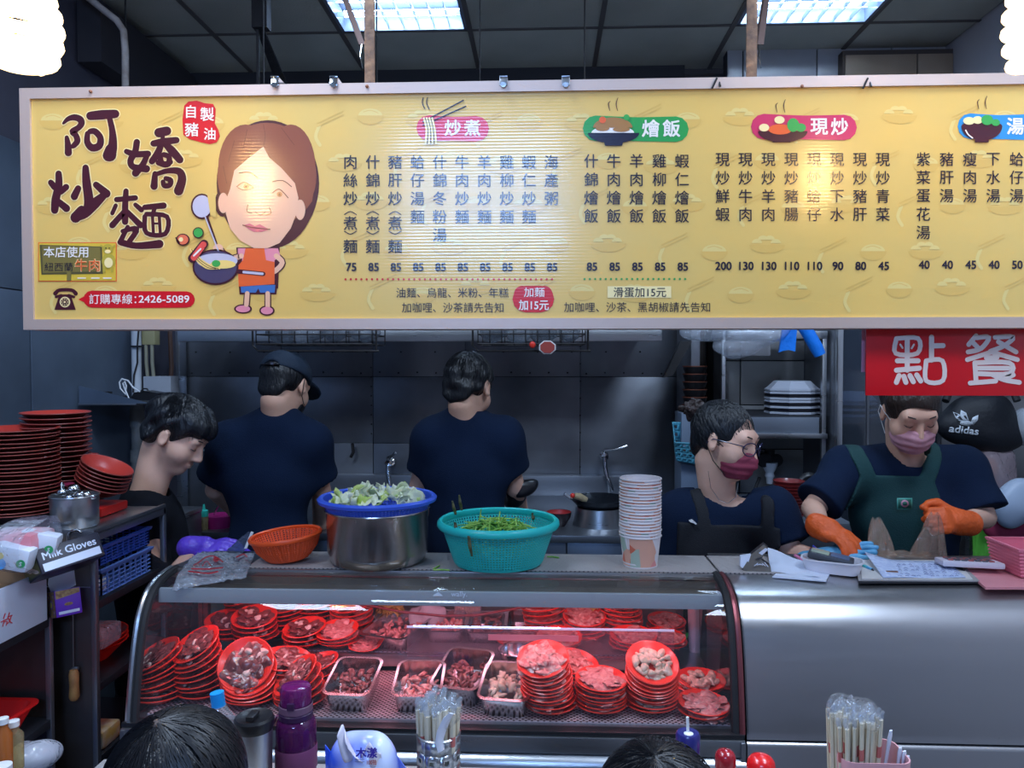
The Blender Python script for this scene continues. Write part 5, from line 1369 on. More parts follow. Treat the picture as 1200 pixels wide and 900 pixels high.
# black apron over the T-shirt
def xz(pts, w):   # capsule in x, z only (any depth)
    fs = []
    for (a, b_) in zip(pts[:-1], pts[1:]):
        def f(x, y, z, a=a, b_=b_):
            dx, dz = b_[0] - a[0], b_[1] - a[1]; h = np.clip(((x - a[0]) * dx + (z - a[1]) * dz) / (dx * dx + dz * dz + 1e-9), 0, 1)
            return np.sqrt((x - a[0] - dx * h) ** 2 + (z - a[1] - dz * h) ** 2) - w + 0 * y
        fs.append(f)
    return U(.004, *fs)
def q2(x, y, Y): v = at(x, y, Y); return (v.x, v.z)
ap = AND(.003, infl(shf4, .006), U(.002, half(at(846, 613, 2.45), (0, 0, 1)), xz([q2(812, 560, 2.5), q2(822, 600, 2.47), q2(826, 625, 2.45)], .020), xz([q2(895, 585, 2.45), q2(893, 625, 2.45)], .018)), half(at(846, 640, 2.52), (0, 1, 0)), lambda x, y, z: np.abs(x - at(846, 650, 2.5).x) - .15 + 0 * y + 0 * z)
blob('apron', ap, bb4[0], bb4[1], .006, mat('black_apron', (.005, .006, .010), .8, bump=.2, bscale=250), P4)
lg = at(809, 612, 2.42); 
B().prism([lg, lg + Vector((.010, .0, .004)), lg + Vector((.020, 0, -.004)), lg + Vector((.018, 0, -.008)), lg + Vector((.008, 0, -.002))], (0, .03, 0)).out('white_mark', WHITEP, P4)
gw = at(962, 655, 2.31); M = frame(gw, at(1010, 644, 2.25) - gw, (.1, -.5, 1))
gf = infl(local(U(.01, hand_f((.08, .12, .10), side=-1, thumb=.4, spread=.05, s=.98), cone((0, -.05, 0), (0, .02, 0), .032, .028)), M), .0015, wav(.002, 90, 150, seed=17))
blob('glove', gf, gw - Vector((.10, .14, .09)), gw + Vector((.24, .12, .12)), .0035, GLV_B, P4)

# ---- 5 woman with green apron and orange gloves
s5 = dict(label='woman in a green apron, pink mask and orange gloves, head bowed under the red sign', yaw=178, head=at(1066, 482, 2.50), hr=(177, 30, 2), N=at(1062, 545, 2.60), SR=at(990, 552, 2.60), SL=at(1130, 548, 2.60),
          ER=at(953, 596, 2.52), EL=at(1153, 606, 2.52), WR=at(962, 618, 2.36), WL=at(1126, 612, 2.40), C=at(1062, 600, 2.60), B=at(1062, 680, 2.60), H=at(1062, 745, 2.62), sleeve=.86, h=.005, neckcut=(-.002, .070), sr=.078, seed=21, wd=1.1)
P5, hM, shf5, Rb5, bb5, _ = person(s5)
hair(P5, hM, infl(SUB(.012, U(.02, ell((0, -.014, .036), (.084, .102, .090)), ell((0, -.078, -.025), (.060, .028, .055))), ell((0, .098, -.03), (.078, .075, .095)), ell((.090, .005, -.060), (.03, .06, .056)), ell((-.090, .005, -.060), (.03, .06, .056))), .0, wav(.003, 80, 120, seed=6)), h=.0045, m=mat('dark_brown_hair', (.03, .018, .014), .4, bump=.7, bscale=90, stretch=(1, 1, .3)))
face_mask(P5, hM, mat('pink_mask', (.62, .30, .36), .75, bump=.15, bscale=250), wid=.066)
face_lines(P5, hM)
for s in (1, -1): B().tube([hM @ Vector(p) for p in ((s * .060, .045, -.018), (s * .080, .01, .005), (s * .088, -.014, .018), (s * .088, -.020, -.01), (s * .070, .02, -.07))], .0014, 6).out('mask_loop', WHITEP, P5)
GREEN = mat('green_apron', (.006, .052, .052), .85, noise=(.005, .040, .042), nscale=6, bump=.2, bscale=250)
bibt = at(1060, 561, 2.45).z
bx = at(1060, 600, 2.45).x
def bibx(x, y, z): return np.abs(x - bx) - (.112 + np.clip((bibt - z) * .35, 0, .07)) + 0 * y
ap = AND(.003, infl(shf5, .007), U(.002, AND(.004, half((0, 0, bibt), (0, 0, 1)), bibx), xz([q2(1003, 505, 2.55), q2(1012, 535, 2.5), q2(1028, 568, 2.46)], .025), xz([q2(1103, 500, 2.55), q2(1100, 535, 2.5), q2(1093, 568, 2.46)], .025)), half(at(1062, 600, 2.63), (0, 1, 0)))
blob('apron', ap, bb5[0], bb5[1], .005, GREEN, P5)
f = Print(lambda a, b: at(a, b, 2.425), (0, -1, 0), .0006); f.use(mat('badge_teal', (.08, .35, .28), .6), 1).poly([(1051, 583.5), (1069, 583.5), (1069, 597), (1051, 597)]); f.use(mat('badge_green', (.02, .13, .09), .6), 2).poly([(1052.5, 585), (1067.5, 585), (1067.5, 595.5), (1052.5, 595.5)])
f.use(mat('badge_pink', (.55, .25, .33), .6), 3).disc(1060, 590, 4.6, 4.3); f.use(MATS['badge_green'], 4).disc(1060, 590, 2.8, 2.5)
lgo = f.out('apron_patch', P5); solidify(lgo, .001)
gw = s5['WR'] + Vector((0, 0, 0)); M = frame(gw, at(1000, 636, 2.26) - gw, (.2, -.5, 1))
gf = infl(local(U(.012, hand_f((.30, .45, .4), side=-1, thumb=.8, s=1.0), cone((0, -.012, 0), (0, .02, 0), .036, .033)), M), .003, wav(.002, 100, seed=27))
blob('glove', gf, gw - Vector((.10, .20, .14)), gw + Vector((.20, .12, .12)), .0035, GLV_O, P5)
gw = s5['WL']; M = frame(gw, at(1084, 606, 2.33) - gw, (0, -1, .5))
gf = infl(local(U(.012, hand_f((.75, 1.1, .8), side=1, thumb=1.0, s=1.0), cone((0, -.03, 0), (0, .02, 0), .038, .033)), M), .003, wav(.002, 100, seed=28))
blob('glove', gf, gw - Vector((.20, .16, .14)), gw + Vector((.12, .12, .14)), .0035, GLV_O, P5)

# ---- 6, 7 seated customers whose hair shows at the lower edge
def seated(px, py, Y, label, sc=1.0, seed=1, fwdyaw=0, strn=600):
    top = at(px, py, Y); hc = top + Vector((0, .0, -.135 * sc)); 
    H = Vector((hc.x, hc.y - .10, max(.52, hc.z - .62 * sc)))
    N = hc + Vector((0, -.03, -.13 * sc)); S = .17 * sc
    sp = dict(label=label, yaw=fwdyaw, head=hc, hr=(fwdyaw, 12, 0), N=N, SL=N + Vector((-S, 0, -.06)), SR=N + Vector((S, 0, -.06)), EL=N + Vector((-S - .05, .06, -.27 * sc)), ER=N + Vector((S + .05, .06, -.27 * sc)),
              WL=N + Vector((-.10, .22, -.24 * sc)), WR=N + Vector((.10, .22, -.24 * sc)), C=N.lerp(H, .32), B=N.lerp(H, .65), H=H, h=.010, seat=True, shirt=mat('grey_blue_shirt', (.06, .07, .10), .9), seed=seed, headf=head_f())
    for w_, s in (('WL', 1), ('WR', -1)): sp.setdefault('hands', []).append(local(hand_f((.2, .3, .2), side=s), frame(sp[w_], Vector((0, 1, 0)), (0, 0, 1))))
    p, hM, *_ = person(sp)
    f = infl(SUB(.012, U(.02, ell((0, -.016, .034), (.085, .106, .094)), ell((0, -.05, -.05), (.078, .060, .085))), ell((0, .115, -.03), (.085, .075, .10))), .0, wav(.0015, 60, seed=2))
    hair(p, hM, f, h=.005, pad=.16)
    strands('hair_strands', p, hM @ Matrix.Translation((0, -.016, .034)), (.085, .106, .094), (-.12, -.40, .88), strn, 1.6, r=.00055, seed=seed, lift=.0022, mat_=mat('glossy_hair', (.010, .010, .013), .42, spec=.5))
    # stool
    st = root('stool', (H.x, H.y, 0), 'low round stool under the %s' % ('larger seated customer' if sc > .98 else 'smaller seated customer'), 'stool')
    B().lathe([(.0, H.z - .20), (.15, H.z - .20), (.16, H.z - .185), (.15, H.z - .17), (0, H.z - .165)], 24, (H.x, H.y, 0)).out('seat', REDP, st)
    for a in range(4):
        x, y = math.cos(a * 1.57 + .78), math.sin(a * 1.57 + .78); B().tube([(H.x + x * .10, H.y + y * .10, H.z - .19), (H.x + x * .16, H.y + y * .16, 0)], .012, 8).out('leg', STEEL, st)
    return p, hM
p6, hM6 = seated(208, 829, .98, 'customer with glossy black hair seen from behind at the lower left', 1.0, 31)
pc = hM6 @ Matrix.Translation((0, -.016, .034))
b = B(); cr = Vector((-.12, -.40, .88)).normalized(); b.ball(pc @ Vector((cr.x * .0864, cr.y * .1074, cr.z * .0954)), (.005, .008, .0010), 12, 6, (.3, -.2, .5)); b.out('parting', mat('scalp', (.07, .045, .04), .6), p6)
p7, hM7 = seated(772, 884, .98, 'small customer whose dark hair tips show at the bottom edge right of centre', .86, 32, strn=300)
# ---------------------------------------------------------------- things on the counter
def perf(b, prof, ncol, hole=.55, sx=1.0, sy=1.0, c=(0, 0, 0), off=False, rowsel=None):
    """wall of revolution whose cells each carry a real hole"""
    c = Vector(c)
    def pt(i, j):
        i0 = int(min(len(prof) - 2, max(0, math.floor(i)))); f = i - i0; r = prof[i0][0] * (1 - f) + prof[i0 + 1][0] * f; z = prof[i0][1] * (1 - f) + prof[i0 + 1][1] * f
        a = 2 * math.pi * j / ncol; return Vector((r * math.cos(a) * sx, r * math.sin(a) * sy, z)) + c
    for i in range(len(prof) - 1):
        solid = rowsel and not rowsel(i)
        for j in range(ncol):
            o = [pt(i, j), pt(i, j + 1), pt(i + 1, j + 1), pt(i + 1, j)]
            if solid: b.add(o, [(0, 1, 2, 3)]); continue
            m = (1 - hole) / 2; q = [pt(i + m, j + m), pt(i + m, j + 1 - m), pt(i + 1 - m, j + 1 - m), pt(i + 1 - m, j + m)]
            b.add(o + q, [(0, 1, 5, 4), (1, 2, 6, 5), (2, 3, 7, 6), (3, 0, 4, 7)])
    return b
def linp(a, b, n): return [(a[0] + (b[0] - a[0]) * k / n, a[1] + (b[1] - a[1]) * k / n) for k in range(n + 1)]
# steel pot with blue colander of cabbage
c = at(443, 665, 2.13); c.z = MZ
t = root('steel_pot', c, 'deep stainless steel pot on the case top under the blue colander', 'pot')
b = B().lathe([(.001, .0), (.115, .0), (.132, .010), (.139, .035), (.142, .145), (.147, .149), (.146, .152), (.139, .150), (.136, .030), (.112, .006), (.001, .006)], 48, c)
b.out('pot_body', mat('pot_steel', (.55, .53, .52), .24, 1.0, rvar=.06, nscale=6, stretch=(6, 6, 1)), t, 50)
c2 = c + Vector((.0, 0, .128))
t = root('blue_colander', c2, 'blue perforated plastic colander of torn cabbage on the steel pot', 'colander')
BLUEP = mat('blue_plastic', (.045, .12, .72), .4, coat=.15)
w = perf(B(), linp((.108, 0.004), (.135, .012), 3) + linp((.135, .012), (.150, .046), 6)[1:], 96, .5, c=c2); solidify(w.out('mesh_wall', BLUEP, t), .002)
B().lathe([(.149, .040), (.164, .044), (.166, .052), (.160, .058), (.150, .056), (.147, .046), (.149, .040)], 64, c2).out('rim', BLUEP, t, 50)
B().lathe([(0, .004), (.108, .004), (.108, .007), (0, .007)], 48, c2).out('base', BLUEP, t)
CABB = mat('cabbage_leaf', (.66, .74, .42), .5, noise=(.80, .84, .68), nscale=22, bump=.3, bscale=60)
CABD = mat('cabbage_green', (.42, .58, .10), .5, noise=(.58, .70, .25), nscale=22, bump=.3, bscale=60)
cb = root('cabbage', c2 + Vector((0, 0, .03)), 'torn pale green cabbage leaves heaped in the blue colander', 'cabbage'); rng = random.Random(9)
def leaf(b, c, s, rng, curl=1.0):
    E_ = Euler((rng.uniform(-.9, .9), rng.uniform(-.9, .9), rng.uniform(0, 6.3))).to_matrix(); ph = rng.uniform(0, 6); k = rng.uniform(1.5, 3)
    def fn(u, v):
        x, y = (u - .5) * s, (v - .5) * s * .8; e = 1 - .25 * math.sin(7 * u + ph) * (abs(v - .5) * 2)
        return E_ @ Vector((x * e, y * e, curl * s * (.35 * math.sin(k * u * 2 + ph) * .5 + .12 * math.sin(9 * v + ph) + .5 * (v - .5) ** 2))) + c
    b.sheet(fn, 6, 6)
for k in range(52):
    a = rng.uniform(0, 6.28); r = .125 * math.sqrt(rng.random()); b = B()
    leaf(b, c2 + Vector((r * math.cos(a), r * math.sin(a), .036 + .030 * (1 - r / .13) + rng.uniform(0, .012))), rng.uniform(.03, .055), rng)
    solidify(b.out('leaf_piece', CABB if rng.random() < .75 else CABD, cb, 70), .0012)
b = B(); b.sheet(lambda u, v: c2 + Vector((-.020 + .035 * (u - .5) * (1.2 - .6 * v) + .01 * math.sin(8 * v), -.05 + .012 * math.sin(6 * u), .045 + .052 * v)), 6, 6); solidify(b.out('leaf_piece', CABB, cb, 70), .0012)
# turquoise basket of greens
c = at(584, 665, 2.12); c.z = MZ
TQ = mat('turquoise_plastic', (.015, .56, .53), .38, coat=.15)
t = root('turquoise_basket', c, 'large round turquoise plastic basket of green stems on the case top', 'basket')
w = perf(B(), linp((.124, .012), (.140, .060), 7) + linp((.140, .060), (.158, .112), 7)[1:], 104, .52, c=c); solidify(w.out('mesh_wall', TQ, t), .0022)
B().lathe([(0, .002), (.112, .002), (.122, .006), (.125, .013), (.121, .013), (.112, .006), (0, .006)], 48, c).out('base', TQ, t)
B().lathe([(.156, .108), (.166, .104), (.170, .110), (.169, .120), (.162, .126), (.155, .123), (.153, .112), (.156, .108)], 72, c).out('rim', TQ, t, 50)
GRN = mat('stem_green', (.16, .40, .045), .5, noise=(.35, .58, .12), nscale=30); GRL = mat('leaf_green', (.07, .26, .04), .5, noise=(.13, .38, .07), nscale=40)
g = root('leafy_greens', c + Vector((0, 0, .02)), 'heap of chopped water spinach stems and leaves in the turquoise basket', 'vegetables'); rng = random.Random(12)
for k in range(90):
    a = rng.uniform(0, 6.28); r = .095 * math.sqrt(rng.random()); p = c + Vector((r * math.cos(a) - .01, r * math.sin(a) * .9, .078 + .034 * (1 - r / .1) + rng.uniform(0, .018)))
    d = Vector((rng.uniform(-1, 1), rng.uniform(-1, 1), rng.uniform(-.15, .5))).normalized() * rng.uniform(.02, .045)
    B().tube([p - d, p + Vector((0, 0, .004)), p + d], rng.uniform(.0014, .0024), 5).out('stem', GRN, g)
for k in range(46):
    a = rng.uniform(0, 6.28); r = .105 * math.sqrt(rng.random()); b = B()
    leaf(b, c + Vector((r * math.cos(a) - .015, r * math.sin(a), .080 + .022 * (1 - r / .1) + rng.uniform(0, .012))), rng.uniform(.018, .036), rng, .6); solidify(b.out('leaf_piece', GRL, g, 70), .0008)
tag(B().lathe([(0, .014), (.118, .014), (.122, .040), (.09, .070), (0, .080)], 24, c).out('lower_greens', GRL, g), kind='stuff')
for (x, y, Y, dx, dz) in ((549, 628, 1.955, 4, 24), (533, 612, 2.0, 3, 12), (534, 603, 2.13, -4, -16), (541, 598, 2.2, -3, -18), (624, 601, 2.24, 2, 12)):
    b = B(); p = at(x, y, Y); u = at(x + dx, y + dz, Y) - p
    b.sheet(lambda s, v: p + u * v + Vector((.008 * (s - .5) * (1.2 - abs(v - .4)), -.002 + .003 * math.sin(9 * v), 0)), 3, 8); solidify(b.out('wilted_leaf', mat('wilted_leaf', (.10, .11, .03), .6, noise=(.05, .05, .02), nscale=50), g), .001)
# orange basket
c = at(338, 668, 2.12); c.z = MZ
OR_ = mat('orange_plastic', (.80, .085, .012), .4, coat=.15)
t = root('orange_basket', c, 'small empty oval orange plastic basket, tipped slightly, left of the steel pot', 'basket')
w = perf(B(), linp((.060, .004), (.082, .030), 5) + linp((.082, .030), (.096, .064), 6)[1:], 64, .5, sx=1.0, sy=.85, c=(0, 0, 0)); solidify(w.out('mesh_wall', OR_, None), .0018)
parts = [bpy.data.objects[-1]] if False else [w]
ow = [o for o in COL.objects if o.name.startswith('mesh_wall')][-1]
ob = B().lathe([(0, .0), (.058, .0), (.062, .005), (.058, .007), (0, .005)], 36, sy=.85).out('base', OR_)
orr = B().lathe([(.094, .062), (.101, .060), (.103, .067), (.099, .072), (.093, .069), (.094, .062)], 48, sy=.87).out('rim', OR_, None, 50)
rbs = B()
for k in range(44):
    a = 2 * math.pi * k / 44; rbs.tube([(.0625 * math.cos(a), .0625 * .85 * math.sin(a), .006), (.084 * math.cos(a), .084 * .85 * math.sin(a), .030), (.097 * math.cos(a), .097 * .85 * math.sin(a), .062)], .0012, 4)
rbo = tag(rbs.out('ribs', OR_), kind='stuff')
for o in (ow, ob, orr, rbo): o.parent = t
t.rotation_euler = (R(3), R(-6), 0); t.location.z += .008
# paper cups
CUPW = mat('cup_white', (.80, .74, .74), .5); 
def cup_material():
    m = mat('cup_print', (.78, .36, .25), .5); nt = m.node_tree; N = nt.nodes; L = nt.links; p = N['Principled BSDF']
    tc = N.new('ShaderNodeTexCoord'); vo = N.new('ShaderNodeTexVoronoi'); vo.inputs['Scale'].default_value = 30; rp = N.new('ShaderNodeValToRGB'); rp.color_ramp.interpolation = 'CONSTANT'
    mp = N.new('ShaderNodeMapping'); mp.inputs['Scale'].default_value = (1, 1, .7)
    L.new(tc.outputs['Object'], mp.inputs[0]); L.new(mp.outputs[0], vo.inputs[0]); L.new(vo.outputs['Color'], rp.inputs[0]); L.new(rp.outputs[0], p.inputs['Base Color'])
    e = rp.color_ramp.elements; e[0].color = lin((.80, .42, .30)); e[1].position = .45; e[1].color = lin((.72, .16, .09))
    for pos, c_ in ((.55, (.83, .76, .76)), (.66, (.80, .42, .30)), (.78, (.42, .52, .42)), (.86, (.80, .30, .28))):
        q = e.new(pos); q.color = lin(c_)
    return m
CUPP = cup_material()
c = at(750, 665, 2.12); c.z = MZ
cupm = [B().lathe([(.0, .004), (.044, .004), (.0445, 0), (.046, 0), (.0555, .083), (.0545, .083), (.0445, .005)], 40).out('cup_wall', CUPP, None, 30),
        B().lathe([(.0552, .0815), (.0578, .0825), (.0582, .0845), (.0568, .0865), (.0548, .0860), (.0544, .083), (.0552, .0815)], 40).out('rim', CUPW, None, 50),
        B().lathe([(0, .0052), (.0444, .0056), (.0543, .083)], 40).lathe([(.0447, .0), (.0465, 0), (.0468, .004), (.0455, .004)], 40).out('cup_lining', CUPW, None, 60)]
ncup = 20
for k in range(ncup):
    t = root('paper_cup', c + Vector((random.Random(k).uniform(-.001, .001), 0, .0082 * k)), ordl(ncup - 1 - k, ncup, 'paper cup', 'in the tall printed stack'), 'paper cup', 'paper cups stacked on the case top', (0, 0, k * 1.3))
    for o in cupm:
        if k == 0: o.parent = t
        else: q = o.copy(); COL.objects.link(q); q.parent = t
# clear bag hanging over the glass, and grey foil piece
def bagsheet(name, corners, label, m, nu=26, nv=20, amp=.006, seed=1, th=.0006, edge=None):
    rng = np.random.RandomState(seed); ks = [(rng.uniform(3, 14), rng.uniform(3, 14), rng.uniform(0, 6.3)) for _ in range(8)]
    A, B_, C, D_ = [Vector(q) for q in corners]
    def fn(u, v):
        p = A.lerp(B_, u).lerp(D_.lerp(C, u), v); n_ = sum(math.sin(a * u * 3 + b_ * v * 3 + c_) for a, b_, c_ in ks) / 8
        p = edge(p, u, v) if edge else p
        return p + Vector((0, -.5, 1)).normalized() * (abs(n_) * amp * 2.2)
    o = B().sheet(fn, nu, nv).out(name, m, None, 60); solidify(o, th); return tag(o, label, 'plastic bag')
# drapes: top part on the plate, lower part over the curve of the glass
def over(p, u, v):
    zc = TOPZ + .004 if p.y >= 2.04 else np.interp(p.y, [q[0] for q in PROF[::-1]], [q[1] for q in PROF[::-1]]) + .006
    return Vector((p.x, p.y, zc))
cs = [Vector((at(232, 652, 2.2).x, 2.20, 0)), Vector((at(300, 652, 2.2).x, 2.20, 0)), Vector((at(289, 690, 1.97).x, 1.97, 0)), Vector((at(202, 700, 1.92).x, 1.915, 0))]
bgo = bagsheet('plastic_bag', cs, 'clear plastic bag with a red print draped over the left top of the case', BAG, amp=.008, edge=over)
RPR = film('red_print_film', tint=(.8, .25, .25), haze=.6, hazecol=(.65, .04, .06), gloss=.15, bump=.4, bscale=40)
pb = Print(lambda a, b: (lambda p: Vector((p.x, p.y, over(p, 0, 0).z + .017)))(at(a, b, 2.02 if b > 672 else 2.10)), (0, -.3, 1), .0004)
def dr(a, b):
    # drawing point on the drape
    Y = np.interp(b, [655, 672, 700], [2.19, 2.04, 1.90]); p = at(a, b, Y); return over(Vector((p.x, Y, 0)), 0, 0) + Vector((0, -.004, .013))
pb = Print(dr, (0, -.3, 1), .0003); pb.use(RPR, 1)
pb.stroke([(228, 676), (243, 664), (254, 664), (262, 670)], 1.6); pb.stroke([(226, 681), (245, 681), (262, 679)], 2); pb.stroke([(238, 677), (243, 669), (248, 677)], 1.2); pb.disc(254, 667, 3.5, 3); pb.stroke([(222, 684), (244, 686), (256, 684)], 1.4); pb.stroke([(278, 664), (286, 660), (290, 663)], 2)
po = pb.out('red_print', bgo)
o = bagsheet('plastic_film', [at(266, 645, 2.25), at(284, 650, 2.2), at(297, 626, 2.2), at(291, 623, 2.25)], 'stiff grey-blue plastic bag held up in the purple gloves', film('grey_film', tint=(.6, .7, .85), haze=.5, hazecol=(.12, .16, .25), gloss=.15, bump=.6, bscale=40), 10, 10, .003, 3)
B().prism([at(286, 643, 2.19), at(289, 643, 2.19), at(297, 624, 2.19), at(294, 623, 2.19)], (0, .003, 0)).out('white_edge', WHITEP, o)
# a few fallen stems
for pts, lb in ([[(508, 681, 2.035), (517, 676, 2.04), (527, 681, 2.035)], 'bent green stem fallen on the steel edge left of the turquoise basket'], [[(641, 657, 2.19), (648, 656, 2.19), (655, 657, 2.18)], 'short green stem lying on the mat right of the turquoise basket'],
                [[(508, 678, 2.045), (513, 671, 2.07), (515, 669, 2.08)], 'thin straight green stem end beside the bent one']):
    P = [at(*p) for p in pts]
    for p in P: p.z = MZ + .002
    tag(B().tube(P, .0022, 6).out('stem', GRN), lb, 'stem')

# --- order desk on the steel counter
CZ = TOPZ
def flat(px, py, z=None): # point of the counter top under a pixel
    z = CZ if z is None else z; Y = 2.1
    for _ in range(12):
        p = at(px, py, Y); Y *= (CAMZ - z) / max(1e-4, CAMZ - p.z)
    p = at(px, py, Y)
    return p
def slab(name, px4, z0, th, m, label=None, cat=None, parent=None, group=None):
    P = [flat(*q, z=z0 + CZ) for q in px4]
    for p in P: p.z = CZ + z0
    o = B().prism(P[::-1], (0, 0, th)).out(name, m, parent)
    if label: tag(o, label, cat, group)
    return o
PAP = mat('paper', (.66, .72, .86), .7); PAPR = mat('ruled_paper', (.60, .68, .86), .7, noise=(.42, .50, .74), nscale=90, detail=8); BOARD = mat('grey_board', (.35, .33, .33), .6); DARK = mat('black_card', (.02, .02, .025), .4)
# newspaper bundle
t = root('news_bundle', flat(900, 665), 'crumpled pamphlet with a dark cover at the left end of the steel counter', 'papers')
def pam(u, v, lift=0.0):
    a = flat(868 + 40 * u + 32 * u * v, 672 - 26 * v + (4 if v < .1 else 0)); return Vector((a.x, a.y, CZ + .004 + lift + .045 * v * (1 - u) * (1 + .4 * math.sin(7 * u)) + .004 * math.sin(12 * u + 5 * v)))
A_ = [at(868, 650, 2.12), at(876, 670, 2.08), at(905, 674, 2.06), at(890, 660, 2.10), at(898, 640, 2.13)]
B().prism([at(870, 668, 2.07), at(904, 672, 2.06), at(903, 664, 2.07), at(892, 656, 2.08), at(900, 642, 2.10), at(895, 638, 2.11), at(880, 650, 2.09)][::-1], (.004, .02, .002)).out('dark_cover', DARK, t)
B().prism([at(868, 652, 2.09), at(880, 650, 2.085), at(874, 668, 2.075), at(868, 664, 2.08)][::-1], (0, .012, 0)).out('white_flap', PAP, t)
f = Print(lambda a, b: at(a, b, 2.065), (0, -1, 0), .0004); f.use(PAP, 1); 
f.poly([(889, 648), (897, 642), (900.5, 644), (893, 650.5)])
for q in range(5): f.stroke([(884 + q * 3, 663 - q), (888 + q * 3, 660 + q)], .8)
f.out('cover_print', t)
B().sheet(lambda u, v: (lambda p: Vector((p.x, p.y, CZ + .004 + .022 * (1 - u) * v + .002 * math.sin(9 * u))))(flat(903 + 58 * u - 4 * v, 672 + 7 * u - (20 - 6 * u) * v)), 10, 4).out('loose_sheet', PAP, t)
solidify([o for o in t.children][-1], .0008)
slab('under_sheet', [(905, 677), (968, 682), (975, 668), (925, 659)], .0005, .003, PAP, parent=t)
# white tray with meter and pens
c = flat(975, 671); c.z = CZ + .004
t = root('white_tray', c, 'white oval plastic tray of pens holding a grey card terminal', 'tray')
RM = Matrix.Rotation(R(-24), 4, 'Z')
def rr_(w, d, r, z): return [RM @ Vector(p) + c for p in rrect(w, d, r, z, 8)]
loft(B(), [rr_(.135, .070, .028, 0), rr_(.150, .082, .034, .030), rr_(.158, .090, .038, .031), rr_(.158, .090, .038, .034), rr_(.148, .080, .033, .034), rr_(.132, .066, .027, .004)]).out('tray_body', mat('tray_white', (.72, .70, .76), .4), t, 50)
t2 = root('card_terminal', c + Vector((0, 0, .03)), 'grey handheld card terminal with a pale screen resting in the white tray', 'card terminal')
RT = Matrix.Translation(c + Vector((-.004, -.002, .036))) @ RM @ Matrix.Rotation(R(9), 4, 'Y')
B().box((0, 0, 0), (.115, .058, .020), bev=.007).xf(RT).out('terminal_body', mat('terminal_grey', (.06, .065, .08), .35), t2)
B().box((-.028, .0, .0105), (.045, .044, .002), bev=.0008).xf(RT).out('screen', mat('lcd_screen', (.38, .45, .36), .25), t2)
B().box((.022, .0, .0105), (.046, .046, .002), bev=.0008).xf(RT).out('keypad', mat('keypad_blue', (.10, .14, .24), .4), t2)
pens = [((895, 0), 'x')]
def pen(a, b_, r, cols, label, lift=.006):
    a, b_ = flat(*a), flat(*b_); a.z = CZ + lift; b_.z = CZ + lift; t = root('pen', a, label, 'pen')
    for k, (f0, f1, cc, nm) in enumerate(cols):
        B().tube([a.lerp(b_, f0), a.lerp(b_, f1)], r * (1 if k != 1 else 1.12), 10).out(nm, mat('pen_%s' % cc[0], cc[1], .35), t)
    B().tube([b_, b_ + (b_ - a).normalized() * .008], [r * .8, r * .2], 8).out('tip', BLACK, t)
pen((932, 655), (958, 672), .0045, [(0, .62, ('pink', (.85, .25, .45)), 'barrel'), (.62, .74, ('amber', (.85, .35, .08)), 'grip'), (.74, 1, ('pale_pink', (.85, .45, .6)), 'cap')], 'pink and orange highlighter lying left of the white tray', .010)
pen((1004, 665), (1022, 673), .0048, [(0, .5, ('green', (.03, .35, .18)), 'barrel'), (.5, .7, ('teal', (.1, .55, .6)), 'grip'), (.7, 1, ('sky', (.12, .45, .75)), 'cap')], 'green and blue marker lying right of the white tray', .012)
pen((950, 655), (962, 668), .0035, [(0, .5, ('red', (.6, .03, .03)), 'barrel'), (.5, 1, ('blue', (.05, .08, .5)), 'cap')], 'red and blue pen inside the white tray', .030)
pen((953, 652), (967, 665), .0032, [(0, .5, ('blue', (.05, .08, .5)), 'barrel'), (.5, 1, ('white', (.7, .7, .75)), 'cap')], 'blue pen inside the white tray beside the red one', .030)
# clipboard with order slips
t = root('order_pad', flat(1080, 675), 'clipboard stack of handwritten order slips in front of the green apron', 'clipboard')
slab('board', [(1006, 684), (1150, 684), (1128, 662), (1005, 662)], .0005, .004, DARK, parent=t); slab('grey_page', [(1006, 681), (1148, 682), (1125, 660), (1003, 660)], .005, .003, BOARD, parent=t)
slab('cream_page', [(1010, 679), (1140, 680), (1122, 658), (1008, 657)], .008, .003, mat('cream_card', (.62, .60, .58), .7), parent=t)
o = B().sheet(lambda u, v: (lambda p: Vector((p.x, p.y, CZ + .0122 + .022 * max(0, .3 - u) * v * 3 + .001 * math.sin(8 * u))))(flat(1035 - 22 * v + (97 + 8 * v) * u - (8 * v * u), 678 - (22 - 3 * u) * v, z=CZ + .01)), 12, 6).out('top_slip', PAPR, t); solidify(o, .0006)
# fine handwriting rows, slightly raised ink
f = Print(lambda a, b: (lambda p: Vector((p.x, p.y, CZ + .0135)))(flat(a, b, z=CZ + .0135)), (0, 0, 1), .0003); f.use(mat('ink_blue', (.10, .14, .35), .7), 1); rng = random.Random(2)
for r_ in range(7):
    for k in range(11):
        x = 1046 + k * 7.4 + r_ * -.5 + rng.uniform(-1, 1); y = 675 - r_ * 2.2
        if rng.random() < .75: f.stroke([(x, y), (x + 1.5, y - .8), (x + 3 + rng.uniform(0, 2), y + .1)], .5)
tag(f.out('handwriting', t), kind='stuff')
cl = flat(1045, 677); cl.z = CZ + .016; B().box(cl, (.030, .008, .004), bev=.001).out('binder_clip', mat('copper_clip', (.45, .25, .2), .3, .8), t)
cl = flat(1110, 667); cl.z = CZ + .016; B().tube([flat(1100, 664) + Vector((0, 0, .02)), flat(1112, 668) + Vector((0, 0, .018)), flat(1130, 674) + Vector((0, 0, .014))], [.006, .007, .003], 8).out('black_clip', BLACK, t)
